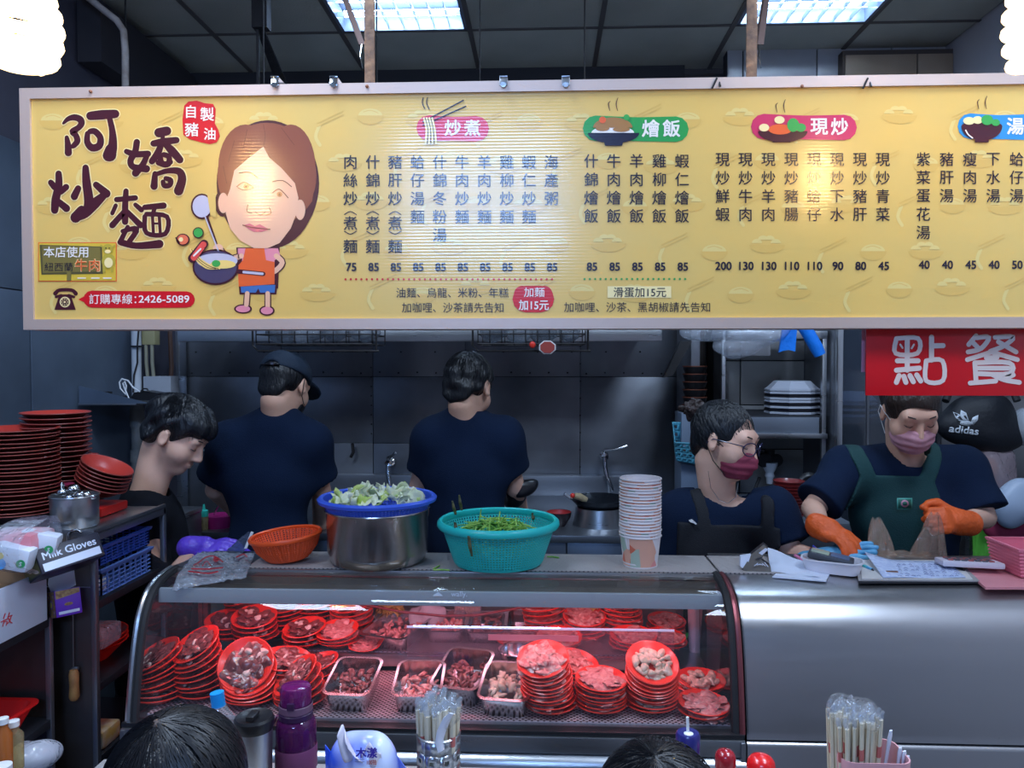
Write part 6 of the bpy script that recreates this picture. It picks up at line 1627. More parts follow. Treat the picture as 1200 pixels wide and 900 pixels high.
# calculator
cz_ = root('calculator', flat(1137, 664), 'white desk calculator with rows of keys, leaning toward the counter front', 'calculator')
P4_ = [flat(1099, 660, z=CZ + .02), flat(1117, 668, z=CZ + .02), flat(1176, 668, z=CZ + .02), flat(1150, 654, z=CZ + .02)]
cc = sum(P4_, Vector()) / 4; RC = Matrix.Translation(Vector((cc.x, cc.y, CZ + .026))) @ Matrix.Rotation(R(-10), 4, 'Z') @ Matrix.Rotation(R(-6), 4, 'X')
B().box((0, 0, 0), (.150, .075, .016), bev=.005).xf(RC).out('calculator_body', mat('calc_white', (.62, .58, .66), .4), cz_)
ky = B(); 
for i in range(7):
    for j in range(4):
        B().box((-.052 + i * .0165, -.024 + j * .0135, .0095), (.012, .009, .004), bev=.001).xf(RC).out('key', mat('key_dark', (.08, .07, .09), .5) if (i + j) % 3 else mat('key_red', (.35, .08, .08), .5), cz_)
# pink cutting board and pink basket
slab('pink_board', [(1155, 691), (1215, 691), (1195, 668), (1128, 669)], .001, .006, mat('pink_foam', (.72, .27, .30), .55, bump=.2, bscale=90), 'thin pink board on the counter under the pink basket', 'board')
c = Vector((at(1190, 675, 2.03).x + .035, 2.10, CZ + .009))
c.x += .055; c.y -= .02
PNK = mat('pink_plastic', (.85, .22, .30), .45)
t = root('pink_basket', c, 'rectangular pink plastic basket with ribbed sides at the right edge of the counter', 'basket')
hw, hd, hh = .085, .065, .074
for k in range(8):
    z = c.z + .006 + k * .009
    r_ = 1 + .12 * (z - c.z) / hh
    pts = [(c.x + sx * hw * r_, c.y + sy * hd * r_, z) for sx, sy in ((-1, -1), (1, -1), (1, 1), (-1, 1))]
    B().tube(pts, .0030, 6, closed=True).out('rib', PNK, t)
def rq(s, z): return [Vector((c.x + sx * hw * s, c.y + sy * hd * s, z)) for sx, sy in ((-1, -1), (1, -1), (1, 1), (-1, 1))]
loft(B(), [rq(.98, c.z), rq(1.11, c.z + hh), rq(1.09, c.z + hh), rq(.96, c.z + .003)]).out('basket_wall', PNK, t, 20)
loft(B(), [rq(1.16, c.z + hh - .003), rq(1.16, c.z + hh + .002), rq(1.07, c.z + hh + .002), rq(1.07, c.z + hh - .003)], False, False).out('rim', PNK, t, 20)
# takeaway bags held open in front of the apron
bm = film('tan_bag', tint=(.95, .88, .80), haze=.26, hazecol=(.58, .40, .30), gloss=.12, bump=.9, bscale=35, fres=1.5)
bt = root('takeaway_bag', at(1055, 655, 2.32), 'thin clear takeaway bag held open between the orange gloves', 'plastic bag')
def cone_bag(tip, base, w, seed):
    tp = at(*tip); n_ = 20; rng = random.Random(seed); bs = at(*base)
    def fn(u, v):
        a = 2 * math.pi * v; r = (.010 + w * u ** .8) * (1 + .22 * math.sin(5 * a + seed + u * 2) + .12 * math.sin(11 * a + 3 * u)); p = tp.lerp(bs, u); return Vector((p.x + r * math.cos(a), p.y + .45 * r * math.sin(a), p.z + .006 * math.sin(3 * a)))
    o = B().sheet(fn, 10, 28).out('bag_handle', bm, bt, 70); return o
cone_bag((1027, 608, 2.33), (1031, 654, 2.28), .032, 1); cone_bag((1096, 602, 2.28), (1087, 654, 2.28), .040, 2)
o = blob('bag_body', infl(ell(at(1058, 655, 2.28), (.085, .045, .018)), 0, wav(.008, 60, 110, seed=2)), at(1010, 670, 2.20), at(1110, 635, 2.36), .004, bm, bt)
# ---------------------------------------------------------------- left side: carts, plates, boxes
def gbox(name, a, b_, m, parent=None, bev=.002): return B().box2(a, b_, bev=bev).out(name, m, parent)
CTX = at(112, 700, 1.95).x; CT = at(85, 622, 1.95).z
t = root('steel_cart', (CTX - .2, 2.1, 0), 'brown-grey steel cart with open right side carrying red plate stacks', 'cart')
gbox('front_panel', (CTX - .36, 1.955, .06), (CTX - .014, 1.963, CT - .012), STEEL_BROWN, t)
gbox('top_tray', (CTX - .36, 1.95, CT - .012), (CTX, 2.33, CT - .006), STEEL, t)
for (a, b_) in (((CTX - .36, 1.948, CT - .03), (CTX, 1.956, CT + .002)), ((CTX - .008, 1.95, CT - .03), (CTX, 2.33, CT + .002))): gbox('tray_rim', a, b_, STEEL_DULL, t)
for x, y in ((CTX - .014, 1.95), (CTX - .014, 2.315), (CTX - .36, 1.95), (CTX - .36, 2.315)): gbox('post', (x, y, 0), (x + .014, y + .016, CT - .01), STEEL_DULL, t)
for py in (704, 800, 885):
    z = at(114, py, 1.97).z; gbox('shelf', (CTX - .35, 1.965, z - .022), (CTX - .002, 2.32, z), mat('shelf_dark', (.035, .04, .05), .4, .6), t)
z = at(85, 688, 1.95).z; gbox('panel_seam', (CTX - .36, 1.951, z - .002), (CTX - .014, 1.956, z), STEEL, t, .0005)
B().tube([at(80, 636, 1.945), at(80, 626, 1.945), at(84, 622, 1.94), at(90, 621, 1.94), at(95, 624, 1.945)], .003, 8).out('hook', CHROME, t)
# things inside the cart
BLB = mat('shelf_blue_plastic', (.03, .08, .42), .45)
zb = at(114, 704, 1.97).z
def crate(name, c, w, d, h, m, label, holes=True):
    t = root(name, c, label, 'basket'); b = B()
    nx, nz = 9, 6
    for (o, ux, n_) in (((-w / 2, -d / 2), (1, 0), w), ((-w / 2, d / 2), (1, 0), w), ((-w / 2, -d / 2), (0, 1), d), ((w / 2, -d / 2), (0, 1), d)):
        for i in range(nx + 1):
            p = Vector((c[0] + o[0] + ux[0] * n_ * i / nx, c[1] + o[1] + ux[1] * n_ * i / nx, c[2])); b.box(p + Vector((0, 0, h / 2)), (.004, .004, h))
        for k in range(nz + 1):
            z = c[2] + h * k / nz; b.tube([Vector((c[0] + o[0], c[1] + o[1], z)), Vector((c[0] + o[0] + ux[0] * n_, c[1] + o[1] + ux[1] * n_, z))], .002, 4)
    tag(b.out('mesh_side', m, t), kind='stuff')
    loft(B(), [[Vector((c[0] + sx * w / 2 * s, c[1] + sy * d / 2 * s, z)) for sx, sy in ((-1, -1), (1, -1), (1, 1), (-1, 1))] for s, z in ((1.05, c[2] + h - .008), (1.08, c[2] + h), (1.0, c[2] + h), (.98, c[2] + h - .008))], False, False).out('rim', m, t, 20)
    gbox('base', (c[0] - w / 2, c[1] - d / 2, c[2]), (c[0] + w / 2, c[1] + d / 2, c[2] + .003), m, t)
    return t
crate('blue_basket', (CTX - .11, 2.14, zb + .001), .18, .26, .070, mat('pale_blue_plastic', (.10, .20, .55), .45), 'pale blue perforated basket of white packets inside the steel cart')
crate('blue_basket', (CTX - .12, 2.15, zb + .080), .18, .26, .050, BLB, 'dark blue perforated basket on top of the pale blue one in the cart')
o = blob('white_packet', infl(ell((CTX - .10, 2.05, zb + .022), (.06, .06, .02)), 0, wav(.008, 60, 100, seed=3)), (CTX - .18, 1.97, zb - .01), (CTX - .02, 2.13, zb + .06), .005, WHITEP); tag(o, 'white food packet lying in the pale blue basket', 'packet')
z8 = at(114, 800, 1.97).z
for k in range(3):
    t = root('red_bowl', (CTX - .13, 2.13, z8 + .001 + .012 * k), ordl(2 - k, 3, 'red bowl', 'on the middle cart shelf beside the case'), 'bowl', 'red bowls on the middle cart shelf'); B().lathe([(0, 0), (.05, 0), (.10, .05), (.103, .052), (.098, .052), (.05, .006), (0, .006)], 32, t.location).out('bowl_body', REDP, t)
o = gbox('clear_tub', (CTX - .09, 1.99, z8 + .076), (CTX - .008, 2.09, z8 + .13), BAG, None, .012); tag(o, 'clear lidded plastic tub on the red bowls in the cart', 'tub')
z9 = at(114, 885, 1.97).z
o = gbox('yellow_packet', (CTX - .10, 1.99, z9 + .001), (CTX - .01, 2.08, z9 + .05), mat('yellow_pack', (.65, .45, .10), .5, noise=(.7, .7, .65), nscale=20), None, .01); tag(o, 'small yellow and white packet low inside the steel cart', 'packet')

# stacks of dark plates with red rims
PB = mat('dark_plate_outside', (.02, .010, .012), .3, coat=.3); PRI = mat('plate_red_inside', (.55, .045, .03), .35, coat=.3); PRM = mat('plate_rim_red', (.30, .05, .04), .4)
def big_plate(r): 
    s = r / .105
    return [B().lathe([(0, .0), (.055 * s, .0), (.062 * s, .004), (.098 * s, .027), (.1035 * s, .0285)], 40).out('plate_outside', PB, None, 40), B().lathe([(.1035 * s, .0285), (.105 * s, .0300), (.1035 * s, .0318), (.101 * s, .0312)], 40).out('rim', PRM, None, 60),
            B().lathe([(.101 * s, .0312), (.060 * s, .0075), (0, .006)][::-1], 40).out('plate_inside', PRI, None, 60)]
def dstack(px, py_top, Y, z0, r, n, dz, where, group, lean=(0, 0), tilt=(0, 0), x=None, jit=.02, cat='plate', name='red_rimmed_plate'):
    ms = big_plate(r); rng = random.Random(px); x = at(px, 500, Y).x if x is None else x
    for k in range(n):
        f = k / max(1, n - 1)
        t = root(name, (x + lean[0] * f + rng.uniform(-.0015, .0015), Y + lean[1] * f, z0 + dz * k), ordl(n - 1 - k, n, 'dark red-rimmed plate', where), cat, group, (Matrix.Rotation(tilt[1], 3, 'Y') @ Matrix.Rotation(tilt[0], 3, 'X') @ Euler((rng.uniform(-jit, jit), rng.uniform(-jit, jit), rng.uniform(0, 6))).to_matrix()).to_euler())
        for o in ms:
            if k == 0: o.parent = t
            else: q = o.copy(); COL.objects.link(q); q.parent = t
z1t = at(20, 500, 2.08).z; dstack(19, 0, 2.08, CT - .004, .108, 22, (z1t - .031 - CT) / 21, 'in the big stack at the left edge', 'plates in the big stack at the left edge')
z2t = at(67, 482, 2.24).z; dstack(66, 0, 2.225, CT - .004, .094, 20, (z2t - .028 - CT) / 19, 'in the taller stack behind it', 'plates in the tall rear stack')
# shelf-standing red crate with a leaning pile and a small stack
o = gbox('red_crate', (at(99, 600, 2.2).x, 2.14, CT - .004), (at(133, 600, 2.2).x, 2.28, at(115, 591, 2.2).z), mat('red_crate_plastic', (.62, .02, .015), .4), None, .006); tag(o, 'plain red plastic crate on the cart behind the ladle pot', 'crate')
zc_ = at(115, 590, 2.2).z
dstack(120, 0, 2.20, zc_ + .034, .074, 6, .0105, 'in the pile leaning on the red crate', 'plates leaning on the red crate', tilt=(.0, .42), lean=(.022, 0), x=at(114, 580, 2.2).x, jit=.006)
dstack(109, 0, 2.35, at(109, 560, 2.35).z, .050, 6, .0085, 'in the small stack left of the pipe', 'plates in the small rear stack', x=at(106, 545, 2.40).x)
o = gbox('stack_box', (at(96, 560, 2.4).x, 2.31, CT + .0), (at(120, 560, 2.4).x, 2.41, at(109, 560, 2.35).z - .002), BLACK, None); tag(o, 'dark box carrying the small rear plate stack', 'box')
# pot of ladles
c = at(88, 622, 2.03); c.z = CT - .005
t = root('ladle_pot', c, 'straight steel pot full of shiny ladles on the cart', 'pot')
B().lathe([(0, 0), (.056, 0), (.059, .004), (.060, .082), (.063, .084), (.062, .087), (.057, .084), (.055, .006), (0, .006)], 40, c).out('pot_body', STEEL, t, 40)
for (px, py, r, Y) in ((73, 577, .014, 2.02), (86, 573, .017, 2.05), (94, 580, .012, 2.0), (101, 580, .013, 2.03), (81, 583, .010, 1.99), (108, 582, .010, 2.02)):
    q = at(px, py, Y); l = root('ladle', q, {73: 'leftmost ladle, with a knob, in the steel pot', 86: 'largest round ladle head, highest in the steel pot', 94: 'ladle right of the largest one, toward the pot front', 101: 'ladle near the right rim of the steel pot', 81: 'small ladle at the front rim of the steel pot', 108: 'small ladle at the far right rim of the pot'}[px], 'ladle', 'ladles in the steel pot')
    B().ball(q, (r, r, r * .85), 16, 10).out('bowl', CHROME, l); B().tube([q, Vector((q.x * .5 + c.x * .5, q.y * .5 + c.y * .5, c.z + .02))], .003, 6).out('handle', CHROME, l)
    if px == 73: B().lathe([(.004, 0), (.006, .010), (.002, .016)], 12, q + Vector((0, 0, r * .8))).out('knob', CHROME, l)
o = B().lathe([(0, 0), (.03, .0), (.032, .003), (0, .004)], 24, at(73, 568, 2.14)).out('loose_lid', mat('dark_pink', (.45, .04, .12), .4)); tag(o, 'flat dark pink lid between the plate stacks above the ladle pot', 'loose_lid')  # a loose lid lying flat
# nearer shelf unit at the left edge
SX = at(63, 800, 1.90).x; zA = at(62, 722, 1.90).z; zB_ = at(62, 840, 1.90).z
t = root('side_shelf', (SX - .2, 1.6, 0), 'black steel side shelf at the left edge with box and red tray', 'shelf unit')
for y in (1.885, 1.20):
    for x in (SX - .012, SX - .36): gbox('post', (x, y, 0), (x + .014, y + .014, zA), STEEL_DULL, t)
for z in (zA, zB_, .45): gbox('shelf', (SX - .36, 1.20, z - .022), (SX, 1.898, z), mat('shelf_dark', (.035, .04, .05), .4, .6), t)
gbox('back_panel', (SX - .36, 1.90, .1), (SX - .01, 1.905, zA), STEEL_BROWN, t)
# white box with red character
bz0, bz1 = zA + .001, at(55, 668, 1.87).z; bxr = at(55, 700, 1.87).x
t = root('white_box', (bxr - .15, 1.6, bz0), 'open white corrugated box with a red handwritten character on the side shelf', 'box')
WB = mat('white_corrugated', (.52, .56, .68), .7, noise=(.46, .50, .62), nscale=6, bump=.1, bscale=20); KR = mat('kraft', (.35, .20, .10), .8)
gbox('side', (bxr - .004, 1.30, bz0), (bxr, 1.87, bz1), WB, t, .0008); gbox('side', (bxr - .30, 1.30, bz0), (bxr - .296, 1.87, bz1), WB, t, .0008)
gbox('end', (bxr - .296, 1.866, bz0), (bxr - .004, 1.87, bz1), KR, t, .0008); gbox('end', (bxr - .296, 1.30, bz0), (bxr - .004, 1.304, bz1), WB, t, .0008); gbox('bottom', (bxr - .296, 1.304, bz0), (bxr - .004, 1.866, bz0 + .004), KR, t, .0008)
gbox('inner_flap', (bxr - .29, 1.55, bz1 - .035), (bxr - .006, 1.86, bz1 - .031), KR, t, .0008)
def ray_x(px, py, X):
    p = at(px, py, 1.0); return Vector((X, X / p.x, CAMZ + (p.z - CAMZ) * X / p.x))
f = Print(lambda a, b: ray_x(a, b, bxr + .0004), (1, 0, 0), .0003); f.use(mat('red_marker', (.55, .02, .03), .6), 1)
for L, w in (([(4, 725), (6, 719)], 1.2), ([(1, 729), (9, 725)], 1.2), ([(5, 727), (3, 734)], 1.1), ([(5, 729), (8, 728), (7, 733)], 1), ([(11, 718), (9, 724)], 1.2), ([(9, 723), (14, 721)], 1.2), ([(13, 722), (11, 728), (8, 731)], 1.1), ([(10, 725), (12, 729), (14, 730)], 1.3)): f.stroke(L, w)
f.out('red_character', t)
# bag of wipes on the box
c = at(26, 636, 1.80)
t = root('wipes_bundle', c, 'clear bag of printed baby-wipe packs lying in the white box', 'wipes')
WP = mat('wipes_white', (.66, .70, .80), .45)
for k, (px, py, Y, rz) in enumerate(((47, 636, 1.80, .3), (16, 652, 1.74, .2), (22, 634, 1.86, .3))):
    q = at(px, py, Y); M = Matrix.Translation(q) @ Matrix.Rotation(rz, 4, 'Z') @ Matrix.Rotation(.25, 4, 'Y')
    B().box((0, 0, 0), (.085, .05, .055), bev=.010).xf(M).out('pack', WP, t)
    f = Print(lambda a, b, M=M: M @ Vector((a, -.0255, -b)), M.to_3x3() @ Vector((0, -1, 0)), .0003); f.use(mat('print_blue', (.10, .38, .80), .5), 1).disc(-.018, .015, .016, .014).use(mat('print_yellow', (.8, .62, .12), .5), 2).disc(-.018, -.004, .007, .008).use(mat('print_green', (.02, .30, .10), .5), 1).disc(.028, .006, .010)
    f.use(WP, 3).text('S', .028, .006, .013, .02); f.out('pack_print', t)
B().box(at(22, 634, 1.80), (.13, .10, .055), bev=.018).out('pack_pink_top', mat('pink_stripe_film', (.60, .50, .58), .4, noise=(.75, .25, .30), nscale=11, detail=1), t)
blob('clear_wrap', infl(ell(at(28, 638, 1.78), (.095, .085, .065)), 0, wav(.012, 30, 55, seed=3)), at(-30, 690, 1.68), at(85, 600, 1.90), .006, BAG, t)['kind'] = 'stuff'
# black box of gloves, text on its end
M = Matrix.Translation(at(74, 654, 1.85)) @ Matrix.Rotation(R(-38), 4, 'Z') @ Matrix.Rotation(R(-24), 4, 'Y') @ Matrix.Rotation(R(8), 4, 'X') @ Matrix.Scale(1.28, 4)
t = root('glove_box', at(74, 654, 1.85), 'black cardboard glove box lying tilted on the corner of the white box', 'box')
BKB = mat('black_box_card', (.012, .012, .03), .35)
B().box((0, 0, 0), (.085, .115, .048), bev=.0015).xf(M).out('carton', BKB, t)
f = Print(lambda a, b: M @ Vector((a, -.058, -b)), M.to_3x3() @ Vector((0, -1, 0)), .0003); f.use(mat('box_olive', (.10, .11, .04), .5), 1).poly([(-.040, -.020), (.040, -.020), (.040, .020), (-.040, .020)]).use(mat('box_beige', (.55, .45, .40), .5), 2).disc(-.005, .004, .012, .006).stroke([(.0, .004), (.018, .012), (.032, .016)], [.008, .009, .004])
f.use(mat('box_gold', (.6, .48, .1), .5), 2).disc(-.012, -.009, .008, .005); f.out('carton_print', t)
f = Print(lambda a, b: M @ Vector((.043, a, -b)), M.to_3x3() @ Vector((1, 0, 0)), .0003); f.use(PAP, 1).poly([(-.052, .006), (.052, .004), (.052, .019), (-.052, .021)]); f.textw('Milk Gloves', -.048, .048, -.008, .020, .02); f.out('carton_print', t)
f = Print(lambda a, b: M @ Vector((a, b, .0243)), M.to_3x3() @ Vector((0, 0, 1)), .0003); f.use(mat('box_gold', (.6, .48, .1), .5), 1).disc(.010, .02, .010, .006).disc(.010, -.01, .010, .006); f.out('carton_print', t)
# carton flap and purple box
M2 = Matrix.Translation(at(76, 706, 1.91)) @ Matrix.Rotation(R(-40), 4, 'Z') @ Matrix.Rotation(R(-14), 4, 'Y')
t = root('purple_box', at(76, 706, 1.91), 'small purple and gold ornamental box hanging at the corner of the cart', 'box')
B().box((0, 0, 0), (.055, .060, .066), bev=.0015).xf(M2).out('carton', mat('purple_card', (.12, .02, .42), .35), t)
f = Print(lambda a, b: M2 @ Vector((a, -.0305, -b)), M2.to_3x3() @ Vector((0, -1, 0)), .0003); f.use(mat('old_gold', (.42, .26, .10), .45, noise=(.2, .09, .05), nscale=120), 1).poly([(-.027, -.032), (.027, -.032), (.027, .032), (-.027, .032)]).use(mat('purple_card', 0), 2)
for q in ((0, 0, .014), (-.018, -.020, .007), (.018, -.020, .007), (-.018, .020, .007), (.018, .020, .007)): f.disc(q[0], q[1], q[2] * .8)
f.use(mat('box_gold', 0), 3)
for q in ((0, 0, .008), (-.018, -.020, .003), (.018, -.020, .003), (-.018, .020, .003), (.018, .020, .003)): f.disc(q[0], q[1], q[2])
f.out('carton_print', t)
f = Print(lambda a, b: M2 @ Vector((.028, a, -b)), M2.to_3x3() @ Vector((1, 0, 0)), .0003); f.use(mat('old_gold', 0), 1).poly([(-.028, -.032), (.028, -.032), (.028, -.020), (-.028, -.012)]).disc(0, .004, .010, .004).use(PAP, 1).poly([(-.024, .020), (.024, .020), (.024, .027), (-.024, .027)]); f.out('carton_print', t)
o = B().prism([at(58, 668, 1.92), at(86, 668, 1.95), at(88, 686, 1.95), at(62, 700, 1.92), at(56, 685, 1.92)][::-1], (0, .004, 0)).out('card_flap', WB); tag(o, 'torn white cardboard flap between glove box and purple box', 'cardboard')
# red tray with bottles on the lower shelf
t = root('red_tray', (SX - .16, 1.6, zB_), 'shallow red plastic tray of sauce bottles on the side shelf', 'tray')
cx_ = SX - .145
def rt_(w, d, z): return [Vector((cx_ + p[0], 1.60 + p[1], z)) for p in rrect(w, d, .03, 0)]
loft(B(), [rt_(.22, .46, zB_ + .001), rt_(.26, .53, zB_ + .055), rt_(.275, .545, zB_ + .057), rt_(.275, .545, zB_ + .061), rt_(.25, .52, zB_ + .060), rt_(.215, .45, zB_ + .006)]).out('tray_body', mat('tray_red', (.66, .012, .012), .4), t, 50)
OIL = film('oil_plastic', tint=(.80, .72, .45), haze=.35, hazecol=(.55, .45, .25), gloss=.1)
for (px, Y, r, h, lb, m) in ((15, 1.64, .020, .095, 'pale oil bottle with frosted cap standing in the red tray', OIL), (3, 1.60, .018, .12, 'amber sauce bottle at the left edge in the red tray', mat('amber_sauce', (.35, .10, .02), .25, coat=.5)), (1, 1.52, .03, .06, 'squat white tub at the left edge in the red tray', mat('soft_white', (.6, .6, .7), .5))):
    c = Vector((at(px, 820, Y).x, Y, zB_ + .007)); t = root('sauce_bottle', c, lb, 'bottle'); B().lathe([(0, 0), (r, 0), (r, h * .8), (r * .55, h * .92), (r * .55, h)], 24, c).out('bottle_body', m, t); B().lathe([(r * .62, 0), (r * .62, .012), (0, .014)], 20, c + Vector((0, 0, h))).out('cap', WHITEP, t)
c = at(42, 885, 1.78); o = blob('plastic_bag', infl(ell(c, (.055, .06, .036)), 0, wav(.012, 40, 70, seed=8)), c - Vector((.09, .09, .06)), c + Vector((.09, .09, .06)), .005, BAGW); tag(o, 'crumpled milky plastic bag under the red tray at lower left', 'plastic bag')
gz = c.z - .045
o = gbox('blue_crate', (SX - .3, 1.45, gz - .10), (SX - .02, 1.88, gz), BLB, None); tag(o, 'dark blue crate under the milky bag at lower left', 'crate')
# hanging scraper
t = root('hanging_tool', at(87, 800, 1.94), 'wooden-handled tool hanging by a wire on the cart front', 'tool')
B().tube([at(85, 692, 1.945), at(86, 786, 1.945)], .0018, 6).out('wire_shank', STEEL, t)
B().tube([at(86, 785, 1.935), at(86.5, 790, 1.935), at(87, 802, 1.935), at(87, 816, 1.935), at(86.5, 820, 1.935)], [.009, .0125, .0115, .0130, .009], 12).out('handle', mat('worn_wood', (.42, .22, .07), .6, noise=(.30, .14, .05), nscale=40, bump=.3), t)
B().tube([at(82, 786, 1.94), at(86, 783, 1.94), at(92, 783, 1.94)], .004, 8).out('ferrule', STEEL, t)

# ---------------------------------------------------------------- left rear corner: shelf, pipe, boxes
t = root('corner_shelf', at(150, 472, 3.3), 'narrow steel corner shelf with triangular bracket on the left wall', 'shelf')
a0, a1 = at(100, 472, 3.05), at(214, 472, 3.45)
gbox('plate', (-1.90, 3.05, a0.z - .01), (at(214, 472, 3.45).x, 3.50, a0.z), STEEL_DULL, t)
b = B().prism([(-1.895, 3.05, a0.z - .002), (-1.895, 3.05, at(102, 452, 3.05).z), (-1.60, 3.05, a0.z - .002)], (0, .004, 0)); b.out('bracket', STEEL_BLUE, t)
t = root('drain_pipe', at(160, 430, 3.44), 'thick white drain pipe with a black cable tied to it, left rear corner', 'pipe')
x = at(160, 430, 3.44).x
B().tube([(x, 3.44, a0.z), (x, 3.44, 2.84)], .021, 20).out('upper_pipe', mat('white_pvc', (.55, .58, .62), .45), t)
B().tube([(x, 3.44, .05), (x, 3.44, a0.z - .015)], .026, 20).tube([(x, 3.44, at(160, 500, 3.44).z), (x, 3.44, at(160, 478, 3.44).z)], .031, 20).tube([(x, 3.44, at(160, 541, 3.44).z), (x, 3.44, at(160, 527, 3.44).z)], .031, 20).out('lower_pipe', mat('grimy_pvc', (.26, .26, .25), .5, noise=(.18, .18, .17), nscale=15), t)
B().tube([at(163, 380, 3.41), at(161, 405, 3.41), at(161, 425, 3.41), at(157, 440, 3.41), at(156, 460, 3.41)], .004, 6).out('cable', RUBBER, t)
B().box(at(160, 406, 3.415), (.045, .02, .008)).out('cable_tie', BLACK, t)
def abox(name, x0, y0, x1, y1, Y, d, m, label, cat='box', bev=.004):
    p, q = at(x0, y1, Y), at(x1, y0, Y); o = B().box2((p.x, Y, p.z), (q.x, Y + d, q.z), bev=bev).out(name, m); return tag(o, label, cat)
abox('grey_carton', 168, 441, 200, 472, 3.44, .08, mat('pale_grey_box', (.36, .38, .42), .6), 'pale grey box standing on the corner shelf beside the pipe')
abox('switch_box', 166, 380, 181, 404, 3.46, .05, mat('ochre_box', (.36, .32, .16), .6), 'ochre switch box behind the sign edge beside the white pipe', 'electrical box')
for px in (171, 178): o = B().tube([at(px, 404, 3.47), at(px + .5, 425, 3.47), at(px + 2, 441, 3.47)], .008, 8).out('conduit', mat('ochre_conduit', (.30, .28, .2), .6)); tag(o, 'thin ochre conduit below the switch box, %s one' % ('left' if px == 171 else 'right'), 'conduit')
o = B().tube([at(199, 385, 3.7), at(201, 430, 3.7), at(198, 475, 3.7)], .011, 8).out('brown_pipe', mat('rusty_pipe', (.10, .05, .035), .7)); tag(o, 'thin rusty pipe in the dark recess behind the grey box', 'pipe')
o = B().prism([at(152, 468, 3.25), at(157, 460, 3.25), at(168, 458, 3.25), at(186, 461, 3.25), at(186, 466, 3.25), at(176, 470, 3.25)][::-1], (0, .08, 0)).out('black_pouch', BLACK); tag(o, 'flat black pouch with a loop handle on the corner shelf', 'pouch')
B().tube([at(165, 459, 3.24), at(168, 455.5, 3.24), at(172, 455.5, 3.24), at(175, 459, 3.24)], .004, 6).out('loop_handle', BLACK, o)
o = B().tube([at(*q) for q in ((151, 467, 3.2), (146, 455, 3.2), (144, 449, 3.2), (146, 447, 3.2), (148, 452, 3.2), (147, 462, 3.2), (141, 455, 3.2), (140, 448, 3.2), (143, 444, 3.2), (150, 446, 3.2), (156, 454, 3.2), (164, 459, 3.2))], .0035, 6).out('white_cable', WHITEP); tag(o, 'white cable coiled in a loop on the corner shelf', 'cable')
o = B().box(at(135, 466, 3.12), (.09, .03, .014)).box(at(126, 461, 3.12), (.03, .02, .016)).out('power_strip', IRON); tag(o, 'dark adapter block on the corner shelf bracket end', 'adapter')

# ---------------------------------------------------------------- kitchen: stove, faucets, racks
zs = at(700, 628, 3.02).z
t = root('stove_counter', (at(500, 600, 3.4).x, 3.4, 0), 'long stainless stove counter against the steel back wall', 'stove')
x0, x1 = at(218, 600, 3.02).x, at(778, 600, 3.02).x
gbox('worktop', (x0, 3.02, zs - .03), (x1, 3.95, zs), STEEL_DULL, t, .004)
xs_ = [x0, at(420, 640, 3.03).x, at(560, 640, 3.03).x, at(664, 640, 3.03).x, x1]
for k in range(4): gbox('front_panel', (xs_[k] + .002, 3.03, .06), (xs_[k + 1] - .002, 3.05, zs - .032), mat('stove_front_steel', (.22, .26, .33), .35, .8), t)
gbox('splash_ledge', (x0, 3.93, zs), (x1, 3.99, zs + .10), STEEL_DULL, t)
def faucet(px, py, label, side=1, spout=True):
    c = at(px, py, 3.97); t = root('wall_faucet', c, label, 'faucet')
    B().lathe([(.022, 0), (.022, .01), (.014, .014), (.014, .06), (.018, .06), (.018, .08), (0, .082)], 16, c + Vector((0, .03, 0)), (R(90), 0, 0)).out('valve_body', CHROME, t)
    B().tube([c + Vector((0, -.04, .0)), c + Vector((0, -.05, -.05)), c + Vector((.01, -.06, -.10)), c + Vector((.03 * side, -.07, -.15)), c + Vector((.035 * side, -.07, -.17))], [.012, .012, .011, .010, .010], 10).out('spout', CHROME, t)
    B().tube([c + Vector((0, -.045, .02)), c + Vector((0, -.05, .035)), c + Vector((.05 * side, -.07, .040)), c + Vector((.11 * side, -.08, .062))], [.009, .008, .006, .007], 8).out('lever', CHROME, t)
faucet(457, 542, 'chrome wall faucet beside the left elbow of the bareheaded cook', .4); faucet(708, 534, 'chrome wall faucet with a raised lever above the wok', 1)
B().tube([at(713, 560, 3.9), at(714, 595, 3.9)], .004, 6).out('water_stream', film('running_water', haze=.2, gloss=.05), None); tag(COL.objects[-1], 'thin stream of water falling from the right wall faucet', 'water')
o = B().tube([at(413, 520, 3.98), at(414, 530, 3.96), at(411, 536, 3.96)], .008, 8).out('wall_hook', IRON); tag(o, 'small dark hook on the steel wall left of the first faucet', 'hook')
c = Vector((at(703, 605, 3.22).x, 3.24, zs)); 
t = root('wok', c, 'black iron wok with a wrapped handle on its steel ring', 'wok')
B().lathe([(.105, 0), (.112, .0), (.100, .075), (.094, .075), (.105, 0)], 40, c).out('wok_ring', STEEL, t)
B().lathe([(0, .03), (.06, .045), (.115, .10), (.128, .112), (.124, .114), (.06, .052), (0, .038)], 40, c).out('wok_bowl', mat('wok_iron', (.03, .035, .045), .25, .6), t)
B().tube([c + Vector((-.118, -.02, .11)), c + Vector((-.150, -.03, .135))], .007, 8).out('handle_rod', CHROME, t)
B().tube([c + Vector((-.062, -.09, .118)), c + Vector((-.090, -.10, .135)), c + Vector((-.110, -.105, .138))], [.013, .015, .012], 10).out('wrapped_handle', mat('rag_wrap', (.42, .32, .18), .9, bump=.6, bscale=90), t)
B().ball(c + Vector((-.118, -.106, .139)), (.010, .010, .011), 12, 8).out('red_cap', REDP, t)
